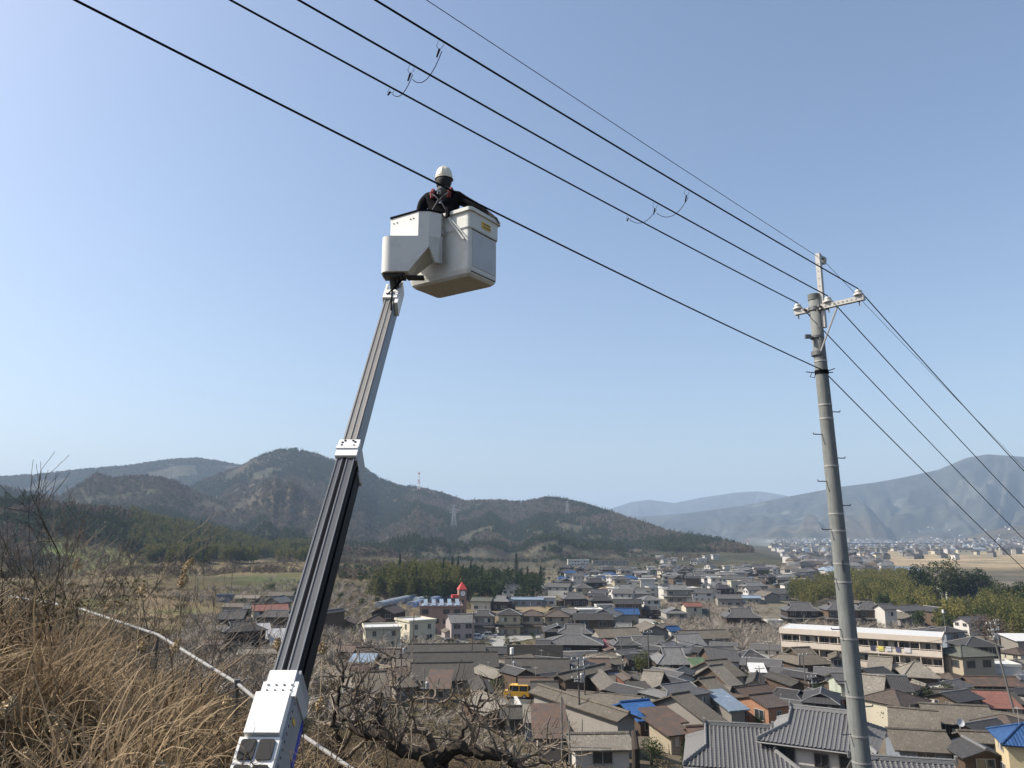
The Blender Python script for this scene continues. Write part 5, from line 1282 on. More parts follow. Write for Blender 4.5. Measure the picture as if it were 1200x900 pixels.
def grove(name, label, cat, poly, spacing, smin, smax, T, seed, tint=(0, 1), zk=1.0, avoid=2.0, tilt=.05):
    P = area_pts(poly, spacing, seed, avoid=avoid)
    u_ = 600+FPX*P[:, 0]/(P[:, 1]*math.cos(PITCH)+(P[:, 2]-CAMZ)*math.sin(PITCH)); P = P[~((u_ > 1098) & (u_ < 1150) & (np.hypot(P[:, 0], P[:, 1]) > 330))]
    q = np.random.default_rng(seed+1); n = len(P)
    s = q.uniform(smin, smax, n); tn = np.clip(fbm(P[:, 0]/14, P[:, 1]/14, 3)*1.6-.3+q.normal(0, .12, n), 0, 1)*(tint[1]-tint[0])+tint[0]
    return scatter(name, label, cat, P, s, tn, T, zs=s*zk, tilt=tilt)
grove('bamboo_grove', 'large yellow green bamboo grove right of the big pole', 'bamboo grove', [(930, 696), (985, 681), (1060, 678), (1110, 690), (1150, 712), (1205, 712), (1215, 752), (1172, 750), (1120, 742), (1062, 732), (1052, 718), (1000, 703), (965, 704), (948, 712), (930, 706)], 4.3, 1.9, 3.5, T_ba, 3, (0, 1), 1.0, avoid=1.5)
grove('evergreen_grove', 'dark evergreens mixed through the grove right of the big pole', 'evergreen grove', [(1010, 690), (1100, 715), (1200, 700), (1215, 752), (1120, 744), (1055, 734)], 9.5, 2.0, 3.4, T_evd, 13, (.2, 1), 1.15)
grove('cypress_grove', 'dark cypress and cedar grove behind the clock tower', 'cypress grove', [(428, 700), (470, 684), (560, 681), (630, 688), (648, 699), (620, 704), (560, 703), (520, 706)], 6.6, 2.6, 5.2, T_cod[:1]+T_evd, 23, (0, .8), 1.05)
grove('bamboo_grove', 'green bamboo fringe left of the cypress grove', 'bamboo grove', [(425, 702), (470, 684), (530, 682), (540, 704), (490, 706)], 5.5, 3.2, 4.4, T_ba, 33, (0, .45), 1.1)
grove('bushes', 'loose dark bushes along the field edges', 'bushes', [(240, 712), (600, 712), (700, 668), (980, 668), (960, 690), (700, 668), (500, 668), (330, 690)], 17, 1.0, 2.6, T_evd, 43, (0, 1), .8, avoid=1)
grove('bushes', 'bushes and garden trees between the houses', 'bushes', [(560, 720), (1200, 760), (1200, 880), (900, 870), (640, 860), (560, 790)], 9, .5, 1.4, T_evd, 53, (0, 1), .9, avoid=.3)

# winter orchard trees: low spreading bare crowns
def spray(n, seed, spread=1.0, h=.8, th=.02, arch=.2):
    q = np.random.default_rng(seed); m = MB()
    m.tube([(0, 0, -.1), (.03, 0, h*.35)], [th*3, th*2], 5)
    for i in range(n):
        t = q.uniform(0, 6.28); L = q.uniform(.5, 1)*spread; z = q.uniform(.6, 1.1)*h; k = q.uniform(-.4, .4)
        p0 = np.array([.03, 0, h*.3*q.random()+.05]); d = np.array([math.cos(t), math.sin(t), 0]); e = np.array([-d[1], d[0], 0])
        pts = [p0+d*L*u+e*k*u*u+np.array([0, 0, z*u**.7-arch*u**3])+q.normal(0, .03, 3)*(u > 0) for u in (0, .35, .7, 1)]
        m.tube(pts, [th*1.4, th, th*.7, th*.3], 3, cap=False)
        for j in range(3):
            u = q.uniform(.4, .95); b0 = pts[0]+(pts[3]-pts[0])*u+np.array([0, 0, .1*h]); v = q.normal(0, .22, 3)+(0, 0, .15)
            m.tube([b0, b0+v], [th*.6, th*.25], 3, cap=False)
    return m
TW = leafmat('orchard_bark', (.12, .10, .08), (.34, .30, .25), trans=0)
T_or = [template(spray(9, 91+i, 1.0, .9, .03), 'orchard_source', TW) for i in range(4)]
def orchard(label, poly, sx, sy, ang, s0, s1, seed, name='orchard_trees'):
    P = [gnd(*p) for p in poly]; c = np.mean(P, 0); q = np.random.default_rng(seed); ca_, sa_ = math.cos(ang), math.sin(ang)
    gx, gy = np.meshgrid(np.arange(-160, 160, sx), np.arange(-160, 160, sy)); gx = gx.ravel(); gy = gy.ravel()
    x = c[0]+gx*ca_-gy*sa_+q.normal(0, .4, gx.size); y = c[1]+gx*sa_+gy*ca_+q.normal(0, .4, gx.size)
    k = in_poly(x, y, P); x, y = x[k], y[k]
    for a, b_, r0 in HOUSES:
        k = (x-a)**2+(y-b_)**2 > (r0+1)**2; x, y = x[k], y[k]
    s = q.uniform(s0, s1, len(x)); return scatter(name, label, 'orchard', np.column_stack([x, y, H(x, y)]), s, q.random(len(x)), T_or)
orchard('bare pale winter fruit orchard in the middle of the town', [(775, 728), (900, 728), (922, 745), (915, 790), (860, 766), (800, 755), (780, 742)], 3.4, 3.2, .2, 1.9, 2.7, 1)
orchard('bare orchard rows on the terraces left of the clock tower', [(380, 700), (520, 700), (480, 735), (380, 735)], 4.5, 4, .1, 1.6, 2.4, 2)
orchard('bare orchard covering the slope behind the fence', [(150, 790), (230, 725), (420, 745), (560, 765), (430, 850), (380, 880)], 3.8, 3.4, .3, 1.9, 2.8, 3)
orchard('bare orchard around the white house in mid town', [(750, 716), (850, 702), (900, 716), (845, 728), (770, 722)], 4, 4, .1, 1.5, 2.3, 4)
orchard('bare fruit trees on the far side of the green field', [(190, 700), (330, 680), (470, 690), (380, 704), (250, 716)], 5, 5, .1, 1.8, 2.8, 5)
orchard('bare fruit trees beside the tiled farmhouses at the grove', [(900, 740), (960, 728), (1060, 736), (1100, 748), (920, 746)], 4, 4, .1, 1.7, 2.5, 6)

orchard('rough bare brush between the old fruit tree and the barns', [(420, 838), (600, 835), (660, 905), (420, 910)], 1.9, 1.8, .3, .7, 1.3, 7, 'brush')
# scrubby knee-high cover on the flat land, thinning out with distance
T_sh = [template(MB().mat(LM_FIELD).add(*broadleaf(190, .085, 131+i, 1, .9, lobes=9, base=.05)), 'shrub_source') for i in range(3)]
a_ = g_.uniform(-36, 20, 42000); r_ = 25+875*g_.random(42000)**.85; X = r_*np.sin(np.radians(a_)); Y = r_*np.cos(np.radians(a_))
k = (fbm(X/22, Y/22, 3) > .5-.08*(r_ < 250))
tw_ = (a_ > -1.5) & (r_ > 75) & (r_ < 620) & (g_.random(len(a_)) < .9); gf = (np.abs(a_+17.5) < 5) & (np.abs(r_-430) < 60)
k &= ~tw_ & ~gf
Hh = np.array(HOUSES)
k &= ~((((X[:, None]-Hh[None, :, 0])**2+(Y[:, None]-Hh[None, :, 1])**2) < (Hh[None, :, 2]*1.1+.5)**2).any(1))
P = np.column_stack([X, Y, H(X, Y)])[k]; s = g_.uniform(.4, 1.5, len(P))
scatter('dry_scrub', 'dry straw coloured scrub on terraces and field edges', 'scrub', P, s, g_.random(len(P)), T_sh)

a_ = g_.uniform(-36, 14, 30000); r_ = np.sqrt(g_.uniform(420**2, 1450**2, 30000)); X = r_*np.sin(np.radians(a_)); Y = r_*np.cos(np.radians(a_)); Z = H(X, Y)
pxx = 600+FPX*X/Y
k = (fbm(X/45+3, Y/45, 4) > .47) & (Z < 40) & ~((np.abs(a_+17.5) < 5) & (np.abs(r_-430) < 70)) & ~((a_ > -4) & (r_ < 900) & (g_.random(len(a_)) < .93))
P = np.column_stack([X, Y, Z])[k]; s = g_.uniform(.8, 2.6, len(P)); kk = np.where(fbm(P[:, 0]/90, P[:, 1]/90+5, 3) > .56, g_.integers(3, 6, len(P)), g_.integers(0, 3, len(P)))
scatter('field_trees', 'brown and dark green trees dotted over the far fields', 'trees', P, s, g_.random(len(P)), T_br+T_ev, kidx=kk)
# ---------------------------------------------------------------- single trees
def leafy(name, label, cat, px, py, r, h, ca, cb, n=900, size=.12, seed=0, kind='b', trunk=None, g=None):
    p = gnd(px, py) if g is None else np.array(g); t = thing(name, label, cat, p, seed*1.3)
    q = np.random.default_rng(seed)
    lf = broadleaf(n, size, seed, r, h, lobes=16, base=.25) if kind == 'b' else conifer(n, size, seed, r, h, base=.05)
    m = MB(); m.add(*lf); m.build('crown', leafmat('leaf_%s_%d' % (name, seed), ca, cb, inst=False, trans=.2), t)
    w_ = MB(); w_.tube([(0, 0, -.5), (.05*r, 0, h*.3), (0, .05*r, h*.7)], [.07*r+.05, .05*r+.04, .03], 7)
    for i in range(6):
        a = q.uniform(0, 6.28); w_.tube([(0, 0, h*(.25+.06*i)), (math.cos(a)*r*.6, math.sin(a)*r*.6, h*(.5+.06*i))], [.04*r+.02, .01], 5)
    w_.build('trunk', BARK, t); HOUSES.append((p[0], p[1], r*.6)); return t
leafy('blossom_tree', 'round pink blossom tree beside the temple-like house', 'blossom tree', 709, 767, 2.3, 3.4, (.42, .14, .18), (.62, .28, .30), 900, .16, 1)
leafy('garden_tree', 'tall olive green bush standing above the lane in mid town', 'tree', 752, 790, 1.9, 4.2, (.06, .07, .02), (.14, .14, .04), 900, .14, 2)
leafy('evergreen_bush', 'dark evergreen bush at the bottom edge below the rusty lean-to', 'bush', 764, 896, 1.6, 2.2, (.02, .035, .012), (.05, .075, .02), 1500, .07, 3)
leafy('conifer', 'small dark conifer at the bottom edge left of the lower tiled wing', 'conifer', 803, 905, .8, 2.8, (.015, .028, .012), (.04, .06, .02), 1500, .05, 4, 'c')
leafy('evergreen_bush', 'dark bush under the big tree limb at the bottom edge', 'bush', 705, 896, 1.3, 1.9, (.03, .04, .015), (.07, .08, .03), 1100, .07, 5)
leafy('evergreen_tree', 'dome shaped dark tree at the left end of the grove skyline', 'tree', 1080, 706, 7.5, 17, (.012, .022, .01), (.03, .045, .018), 2600, .42, 6)
leafy('evergreen_tree', 'tall lumpy dark tree with olive top at the middle of the grove skyline', 'tree', 1108, 706, 9, 19, (.02, .03, .01), (.05, .06, .018), 3000, .45, 7)
leafy('evergreen_tree', 'narrower dark tree right of the lumpy tree on the grove skyline', 'tree', 1126, 706, 7, 15, (.012, .022, .01), (.03, .045, .018), 2600, .42, 8)
leafy('evergreen_tree', 'dark twin crowned tree right of the pale green building', 'tree', 1143, 706, 7, 16, (.012, .022, .01), (.03, .045, .018), 2600, .42, 9)
leafy('evergreen_tree', 'dark tree before the gap at the right of the skyline grove', 'tree', 1158, 704, 5, 13, (.012, .022, .01), (.035, .05, .018), 2000, .4, 10)
leafy('evergreen_tree', 'tall olive tree near the right edge above the bamboo', 'tree', 1176, 716, 5.5, 13, (.03, .04, .012), (.08, .085, .025), 2200, .34, 11)
leafy('evergreen_tree', 'dark spreading tree touching the right edge of the picture', 'tree', 1197, 716, 6, 12, (.015, .026, .01), (.04, .055, .02), 2400, .34, 12)
leafy('winter_tree', 'purplish bare tree in the middle of the wooded slope', 'tree', 1155, 752, 4.5, 8, (.07, .05, .042), (.13, .10, .08), 1800, .2, 13)
leafy('winter_tree', 'second bare tree low on the wooded slope behind the poles', 'tree', 1172, 758, 4, 7, (.06, .045, .035), (.12, .09, .07), 1600, .2, 14)
leafy('evergreen_tree', 'single tall dark conifer left of the cypress grove top', 'conifer', 605, 672, 3.4, 17, (.012, .02, .01), (.03, .04, .018), 900, .5, 15, 'c')
leafy('evergreen_tree', 'tree clump crowning the middle crest of the long hill', 'tree', 641, 590, 13, 17, (.02, .026, .014), (.04, .05, .025), 900, 1.1, 16)
leafy('evergreen_bush', 'rounded dark bush alone in the orchard left of the boom', 'bush', 211, 718, 2.1, 3.6, (.015, .025, .01), (.04, .055, .02), 900, .15, 17)
for i, (px, py, lab) in enumerate(((1062, 842, 'bush in the overgrown garden directly right of the pale green house'), (1085, 832, 'bush in front of the beige house gable'), (1110, 822, 'bush at the foot of the beige two-storey house'), (1045, 852, 'bush between the orange walled house and the long roofs'), (1075, 850, 'bush beside the white service pole'))):
    leafy('garden_bush', lab, 'bush', px, py, 2.0, 2.8, (.02, .032, .012), (.055, .07, .025), 900, .13, 30+i)
leafy('garden_bush', 'bush in front of the orange house', 'bush', 893, 850, 1.3, 1.8, (.03, .045, .012), (.07, .09, .025), 600, .1, 40)
# ---------------------------------------------------------------- the big concrete pole
PM = surf('pole_concrete', (.215, .225, .215), 'concrete', .8)
GALV = surf('galvanised_steel', (.40, .39, .37), 'paint', .45, metal=.3)
GALVD = flat('dull_steel', (.16, .16, .16), .5, .6)
BLK = flat('black_rubber', (.008, .008, .010), .95, 0, .05)
PORC = flat('porcelain_white', (.62, .60, .56), .25)
PX0, PY0 = 5.29, 12.2
def lx(z): return -.0221*z
bz = 22.6; topz = CAMZ+ray(954, 348)[2]*12.75
pole = thing('utility_pole', 'tall tapering grey concrete pole with steel cross arm in the right foreground', 'utility pole', (PX0, PY0, bz))
hp = topz-bz
def prad(z): return .092+(hp-(z))*0.0058
q = MB(); q.sm = True; q.lathe([(prad(z), z) for z in np.linspace(-1, hp, 14)], (0, 0, 0), 28); q.v[-1][:, 0] += lx(q.v[-1][:, 2]); q.sm = False; shaft = q.build('shaft', PM, pole)
q = MB(); q.lathe([(prad(hp)+.007, hp-.07), (prad(hp)+.007, hp+.03), (.03, hp+.05)], (lx(hp), 0, 0), 24); q.build('cap', PM, shaft)
bandpx = [415, 470, 487, 545, 602, 622, 660, 681, 745, 808, 850, 878]
for py in bandpx:
    z = CAMZ+ray(985, py)[2]*12.0-bz
    q = MB(); q.lathe([(prad(z)+.006, z-.012), (prad(z)+.006, z+.012)], (lx(z), 0, 0), 24); q.build('band', GALV, shaft)
ldir = np.array([.73, .683, 0]); adir = np.array([.683, -.73, 0])
zp_ = CAMZ+ray(985, 662)[2]*12.0-bz; q = MB(); q.box((lx(zp_)-.03, -prad(zp_)-.004, zp_), (.03, .012, .16)); q.build('number_plate', GALVD, pole)
k = 0
for py in np.arange(478, 900, 28.5):
    z = CAMZ+ray(985, py)[2]*12.0-bz; s = 1 if k % 2 == 0 else -1; k += 1
    d = np.array([.97, .2, 0])*s; e_ = np.array([lx(z), 0, z]); q = MB(); q.tube([e_+d*prad(z), e_+d*(prad(z)+.15), e_+d*(prad(z)+.16)+(0, 0, .025)], .009, 6); q.build('step_bolt', GALVD, pole)
# steel post on top with the hook for the ground wire
tz = CAMZ+ray(957, 296)[2]*12.75-bz
c0 = np.array([lx(hp)+.10, -.06, 0])
Mx = np.array(Matrix.Rotation(math.atan2(ldir[1], ldir[0]), 3, 'Z'))
q = MB(); q.box(c0+(0, 0, (hp-.55+tz)/2), (.075, .075, tz-hp+.55), M=Mx); post = q.build('top_post', GALV, pole)
q = MB()
for i in range(4): q.box(c0+(0, 0, hp+.15+i*.13), (.078, .02, .02), M=Mx)
q.build('bolt_hole', GALVD, post)
q = MB(); q.box(c0+ldir*.1+(0, 0, tz-.03), (.24, .06, .03), M=Mx); q.box(c0+ldir*.1+(0, 0, tz-.13), (.2, .05, .02), M=Mx); q.lathe([(.03, -.07), (.045, -.02), (.045, .03), (.03, .05)], c0+ldir*.2+(0, 0, tz-.06), 10); q.build('hook_bracket', GALV, pole)
# cross arm
La = at(932, 367, 12.92); Ra = at(1013, 349, 12.07)
az_ = (La[2]+Ra[2])/2
def rel(p): return np.array([p[0]-PX0, p[1]-PY0, p[2]-bz])
ra, rb = rel(La), rel(Ra); ra[2] = rb[2] = az_-bz
L = np.linalg.norm(rb-ra); an = math.atan2(rb[1]-ra[1], rb[0]-ra[0]); mid = (ra+rb)/2
u_ = (rb-ra)/L; nrm = np.array([-u_[1], u_[0], 0]); off = -nrm*max(0, (prad(hp-.2)+.045)) if False else np.zeros(3)
q = MB(); q.box(mid, (L, .075, .075), an)
arm = q.build('cross_arm', GALV, pole)
q = MB()
for i in range(14): q.box(ra+u_*L*(.1+.8*i/13)-nrm*.0385, (.022, .006, .022), an)
q.build('bolt_hole', GALVD, arm)
q = MB()
for s in (-1, 1): q.box(np.array([lx(hp), 0, az_-bz])+u_*s*.13, (.03, .3, .03), an)
q.lathe([(prad(hp-.35)+.012, az_-bz-.03), (prad(hp-.35)+.012, az_-bz+.03)], (lx(hp), 0, 0), 20); q.build('arm_clamp', GALVD, arm)
q = MB(); q.tube([ra+u_*L*.62-(0, 0, .05), np.array([lx(hp)-.02, -.15, az_-bz-.75])], .014, 6); q.build('arm_brace', GALV, pole)
q = MB(); q.lathe([(prad(hp-1)+.014, az_-bz-.79), (prad(hp-1)+.014, az_-bz-.72)], (lx(hp), 0, 0), 20); q.lathe([(prad(hp-1)+.012, az_-bz-.5), (prad(hp-1)+.012, az_-bz-.46)], (lx(hp), 0, 0), 20); q.box((lx(hp)-.17, -.05, az_-bz-.48), (.09, .06, .06)); q.build('clamp_band', GALVD, pole)
ins = []
for px_, py_, dep_ in ((935, 358, None), (972, 350, None), (1007, 340, None)):
    f = (px_-932)/81.0*1.0
    p = ra+(rb-ra)*min(.97, max(.045, f))
    q = MB(); q.sm = True; q.lathe([(.02, .02), (.04, .03), (.082, .045), (.078, .07), (.035, .085), (.058, .10), (.05, .125), (.02, .15)], p+(0, 0, .01), 14); q.build('insulator', PORC, pole)
    q = MB(); q.lathe([(.012, -.11), (.012, .05)], p, 6); q.build('insulator_pin', GALVD, pole)
    ins.append(np.array([PX0, PY0, bz])+p+(0, 0, .17))
# comm clamp
zc = CAMZ+ray(962, 436)[2]*12.45-bz
q = MB(); q.lathe([(prad(zc)+.010, zc-.03), (prad(zc)+.010, zc+.03)], (lx(zc), 0, 0), 20)
for a in (.4, 1.6, 2.9, 4.2, 5.3): q.tube([(lx(zc)+math.cos(a)*prad(zc), math.sin(a)*prad(zc), zc), (lx(zc)+math.cos(a)*(prad(zc)+.14), math.sin(a)*(prad(zc)+.14), zc+.02)], .008, 5)
q.tube([(lx(zc)-.2, -.1, zc-.03), (lx(zc)-.24, -.12, zc-.1), (lx(zc)-.18, -.14, zc-.12), (lx(zc)-.15, -.13, zc-.05)], .006, 4); q.build('clamp_band', BLK, pole)

# ---------------------------------------------------------------- overhead wires
V1 = (1577, 628); V2 = (1662, 1040)
def wire_pts(pa, px0, far=(1200, 600), rad_=.012, name='power_line', label='', mid=None, sag=.03):
    ppx = proj(pa); d0 = (pa[1])*math.cos(PITCH)+(pa[2]-CAMZ)*math.sin(PITCH)
    d1 = d0*math.dist(ppx, V1)/math.dist((px0, 0), V1); A_ = at(px0, 0, d1)
    ext = A_+(A_-pa)*1.6+(0, 0, .5)
    pts = []
    # parabola through ext - A - (sag) - pa
    for t_ in np.linspace(0, 1, 10)[:-1]: pts.append(ext+(A_-ext)*t_-(0, 0, 4*t_*(1-t_)*sag*2))
    for t_ in np.linspace(0, 1, 24): pts.append(A_+(pa-A_)*t_-np.array([0, 0, 4*t_*(1-t_)*sag]))
    d2 = d0*math.dist(ppx, V2)/math.dist(far, V2); B_ = at(far[0], far[1], d2)
    for t_ in np.linspace(0, 1, 16)[1:]: pts.append(pa+(B_-pa)*t_-np.array([0, 0, 4*t_*(1-t_)*.03]))
    e = (B_-pa)/np.linalg.norm(B_-pa)
    for k_ in range(1, 12): pts.append(B_+e*k_*3+np.array([0, 0, .012*k_*k_*3]))
    q = MB(); q.sm = True; q.tube(pts, rad_, 6); o = q.build(name, BLK); tag(o, label, 'power line' if name == 'power_line' else 'cable')
    return A_, B_
W = {}
W[0] = wire_pts(ins[0], 270, (1200, 632), .0092, label='black power line on the left insulator of the cross arm')
W[1] = wire_pts(ins[1], 350, (1200, 595), .0092, label='black power line on the middle insulator of the cross arm')
W[2] = wire_pts(ins[2], 440, (1200, 552), .0092, label='black power line on the right insulator of the cross arm')
pc = np.array([PX0+lx(zc)-.05, PY0-.17, bz+zc])
W[3] = wire_pts(pc, 88, (1200, 667), .0088, name='communication_cable', label='thick black cable crossing in front of the lineman and clamped lower on the pole', sag=.05)
pt_ = np.array([PX0, PY0, bz])+c0+ldir*.2+(0, 0, tz-.07)
W[4] = wire_pts(pt_, 500, (1200, 548), .004, label='thin ground wire held by the hook on top of the pole', sag=.01)
# earthing jumpers hanging between the three lines
def on_wire(i, px):
    A_, pa = W[i][0], (ins[i]); lo, hi = 0., 1.
    for _ in range(40):
        m_ = (lo+hi)/2
        if proj(A_+(pa-A_)*m_)[0] < px: lo = m_
        else: hi = m_
    return A_+(pa-A_)*lo-np.array([0, 0, 4*lo*(1-lo)*.03])
for (xa, xb, xc, lab) in ((460, 484, 518, 'thin looping jumper cable clipped to the three lines, upper left one'), (738, 769, 806, 'thin looping jumper cable clipped to the three lines, nearer the pole')):
    A_, B_, C_ = on_wire(0, xa), on_wire(1, xb), on_wire(2, xc)
    t = thing('jumper_cable', lab, 'jumper cable', A_)
    def loc(p): return np.asarray(p)-A_
    dn = np.array([0, 0, -.10])
    for (p0, p1, sg) in ((A_+dn*.6, B_+dn*.9, .10), (B_+dn*1.4, C_+dn*1.0, .13)):
        pts = [loc(p0+(p1-p0)*u-(0, 0, 4*u*(1-u)*sg)) for u in np.linspace(0, 1, 12)]
        q = MB(); q.tube(pts, .0035, 5); q.build('lead', BLK, t)
    for p0, dd in ((A_, .5), (B_, 1.), (C_, 1.)):
        q = MB(); c = loc(p0)
        q.tube([c+(-.03, 0, 0), c+(-.045, 0, -.05), c+(-.02, 0, -.09*dd), c+(.01, 0, -.05), c+(.01, 0, 0)], .0025, 4); q.tube([c+(-.02, 0, -.08*dd), c+(-.04, -.01, -.16*dd)], [.010, .007], 6); q.build('clip', BLK, t)

# ---------------------------------------------------------------- aerial work platform: boom
WP = surf('boom_white_paint', (.80, .79, .75), 'paint', .4); GP = surf('boom_grey_paint', (.30, .31, .32), 'paint', .45)
BMET = surf('boom_dark_steel', (.13, .135, .14), 'metal', .40, metal=.5); BMET2 = surf('boom_bare_steel', (.30, .285, .26), 'metal', .5, metal=.5)
BLUEP = flat('blue_stripe_paint', (.02, .05, .42), .35)
A0 = at(301, 905, 5.3); B0 = at(461, 340, 11.0)
lift = thing('aerial_work_platform', 'white and dark steel telescopic boom rising from the grass to the bucket', 'boom lift', A0)
ax = B0-A0; LB = np.linalg.norm(ax); tB = ax/LB
sB = np.cross(tB, [0, 0, 1.0]); sB /= np.linalg.norm(sB); nB = np.cross(sB, tB)
if nB[2] < 0: nB = -nB
yawB = R(0)
MBm = np.column_stack([sB, nB, tB])     # local x: sideways, y: top face normal, z: along the boom
def bo(dx, dn, l0, l1, wx, wn, mb, e=None):
    c = MBm @ np.array([dx, dn, (l0+l1)/2]); mb.box(c, (wx, wn, l1-l0), M=MBm); return mb
def lpx(py):   # length along boom whose centre line projects to this row
    lo, hi = -2.5, LB+1
    for _ in range(40):
        m_ = (lo+hi)/2
        if proj(A0+tB*m_)[1] > py: lo = m_
        else: hi = m_
    return lo
l_a, l_b, l_c, l_d = lpx(800), lpx(535), lpx(515), lpx(352)
# outer white box with cover
q = MB(); bo(0, -.19, -1.6, lpx(786), .25, .38, q); q.build('outer_boom', GP, lift)
q = MB().mat(WP); bo(-.03, .015, -1.6, lpx(868), .29, .07, q); bo(-.02, .035, lpx(866), lpx(818), .255, .10, q); q.build('boom_cover', None, lift)
q = MB().mat(WP); bo(-.005, .012, lpx(816), lpx(788), .205, .035, q); bo(0, .01, lpx(818), lpx(801), .27, .03, q); pl = q.build('end_plate', None, lift)
q = MB()
for i in range(4): 
    bo(-.09+.06*i, .03, lpx(806), lpx(804.5), .014, .014, q); bo(-.09+.06*i, .03, lpx(812), lpx(810.8), .014, .014, q)
q.build('bolt', GALVD, pl)
q = MB().mat(surf('bracket_grey', (.42, .42, .40), 'paint', .5)); bo(.006, -.19, lpx(816), lpx(800), .262, .375, q); q.build('collar', None, lift)
q = MB().mat(BLUEP); bo(.002, -.352, -1.6, lpx(815), .257, .06, q); q.build('blue_stripe', None, lift)
def rr(cx, l0, l1, w_, nm, par, m_, dn):
    mb = MB().mat(m_); r_ = .02; pts = []
    for (sx, sz) in ((-1, -1), (1, -1), (1, 1), (-1, 1)):
        for k_ in range(4):
            a = math.atan2(sz, sx)-math.pi/4+k_*math.pi/6
            pts.append((cx+sx*(w_/2-r_)+r_*math.cos(a), (l0+l1)/2+sz*((l1-l0)/2-r_)+r_*math.sin(a)))
    k_ = len(pts); vs = [MBm @ np.array([x, dn, z]) for x, z in pts]+[MBm @ np.array([x, dn+.012, z]) for x, z in pts]
    mb.add(vs, [list(range(k_)), list(range(2*k_-1, k_-1, -1))]+[[i, i+k_, (i+1) % k_+k_, (i+1) % k_] for i in range(k_)])
    return mb.build(nm, None, par)
PADM = flat('pad_black', (.022, .021, .021), .85)
for i, (ya, yb) in enumerate(((897.5, 870), (928, 900))):
    for cx in (-.095, .035):
        rr(cx, lpx(ya)+.01, lpx(yb)-.01, .112, 'anti_slip_pad', lift, PADM, .052)
# middle dark section with rails
q = MB().mat(BMET); bo(0, -.17, lpx(800), l_b, .195, .34, q); ms = q.build('middle_boom', None, lift)
q = MB().mat(flat('boom_side_shade', (.012, .012, .013), .7, 0, .2)); bo(.101, -.175, lpx(800), l_b, .008, .325, q); q.build('side_shade_or_label', None, ms)  # thin black sheet added to carry the shade of the boom's right side
q = MB().mat(surf('boom_rail', (.22, .225, .23), 'metal', .38, metal=.6))
for dx in (-.088, -.035, .018, .088): bo(dx, .003, lpx(800), l_b, .012, .012, q)
q.build('guide_rail', None, ms)
q = MB().mat(BLK); bo(-.008, .003, lpx(800), l_b, .022, .008, q); q.build('groove', None, ms)
# joint collar
q = MB().mat(WP); bo(0, .01, l_b-.02, lpx(518), .225, .05, q); bo(-.004, .025, lpx(529), lpx(526.5), .232, .05, q); jc = q.build('joint_plate', None, lift)
q = MB().mat(surf('bracket_grey', (.42, .42, .40), 'paint', .5)); bo(.006, -.19, l_b-.05, lpx(520), .232, .36, q); bo(.02, -.24, l_b-.08, l_b+.1, .20, .14, q); q.build('joint_collar', None, lift)
q = MB()
for dx, yy in ((-.07, 521.5), (-.045, 519.5), (.04, 519.5), (.065, 521), (-.07, 524.5), (.06, 525)): bo(dx, .036, lpx(yy+.7), lpx(yy-.7), .02, .01, q)
q.build('bolt', BLK, jc)
# inner section
q = MB().mat(BMET2); bo(-.012, -.13, l_b, lpx(347), .15, .26, q); ib = q.build('inner_boom', None, lift)
q = MB().mat(surf('boom_rail_pale', (.38, .36, .33), 'metal', .5, metal=.4))
for dx in (-.075, -.012, .052): bo(dx, .004, l_c, lpx(349), .012, .012, q)
q.build('guide_rail', None, ib)
q = MB().mat(BMET); bo(.064, -.13, l_b+.02, lpx(348), .006, .25, q); q.build('side_shade_or_label', None, ib)  # darker steel on the right side only, its shade put into the colour
# boom tip head
q = MB().mat(WP); bo(-.012, .012, lpx(351), lpx(342), .20, .05, q); bo(.085, -.09, lpx(356), lpx(331), .05, .22, q); bo(-.105, -.05, lpx(350), lpx(334), .03, .14, q)
hd = q.build('boom_head', None, lift)
q = MB()
for dx in (-.07, -.03, .0, .04): bo(dx, .038, lpx(347), lpx(346), .018, .008, q)
q.build('bolt', BLK, hd)
q = MB().mat(BLK)
q.tube([MBm @ np.array([.112, -.10, l_]) for l_ in np.linspace(lpx(800), l_b, 12)], .009, 6); q.build('cable', None, lift)
q = MB().mat(flat('label_yellow', (.75, .50, .05), .5)); bo(.129, -.12, lpx(838), lpx(833), .004, .07, q); q.build('side_shade_or_label', None, lift)
q = MB().mat(GALVD)
for l_ in np.linspace(lpx(895), lpx(822), 9): bo(.1275, -.03, l_-.008, l_+.008, .006, .016, q); 
q.build('rivet', None, lift)
# ---- bucket
K = 1.06; zb_b = 3.4*K
def bz_(px, py): return at(px, py, zb_b/ray(px, py)[2])
N_, L_, R_f = bz_(550, 321), bz_(479, 338), bz_(587, 335)
uL = (L_-N_)[:2]; ll = np.linalg.norm(uL); uL /= ll
uR = np.array([-uL[1], uL[0]]);
if np.dot(uR, (R_f-N_)[:2]) < 0: uR = -uR
lw = np.linalg.norm((R_f-N_)[:2])
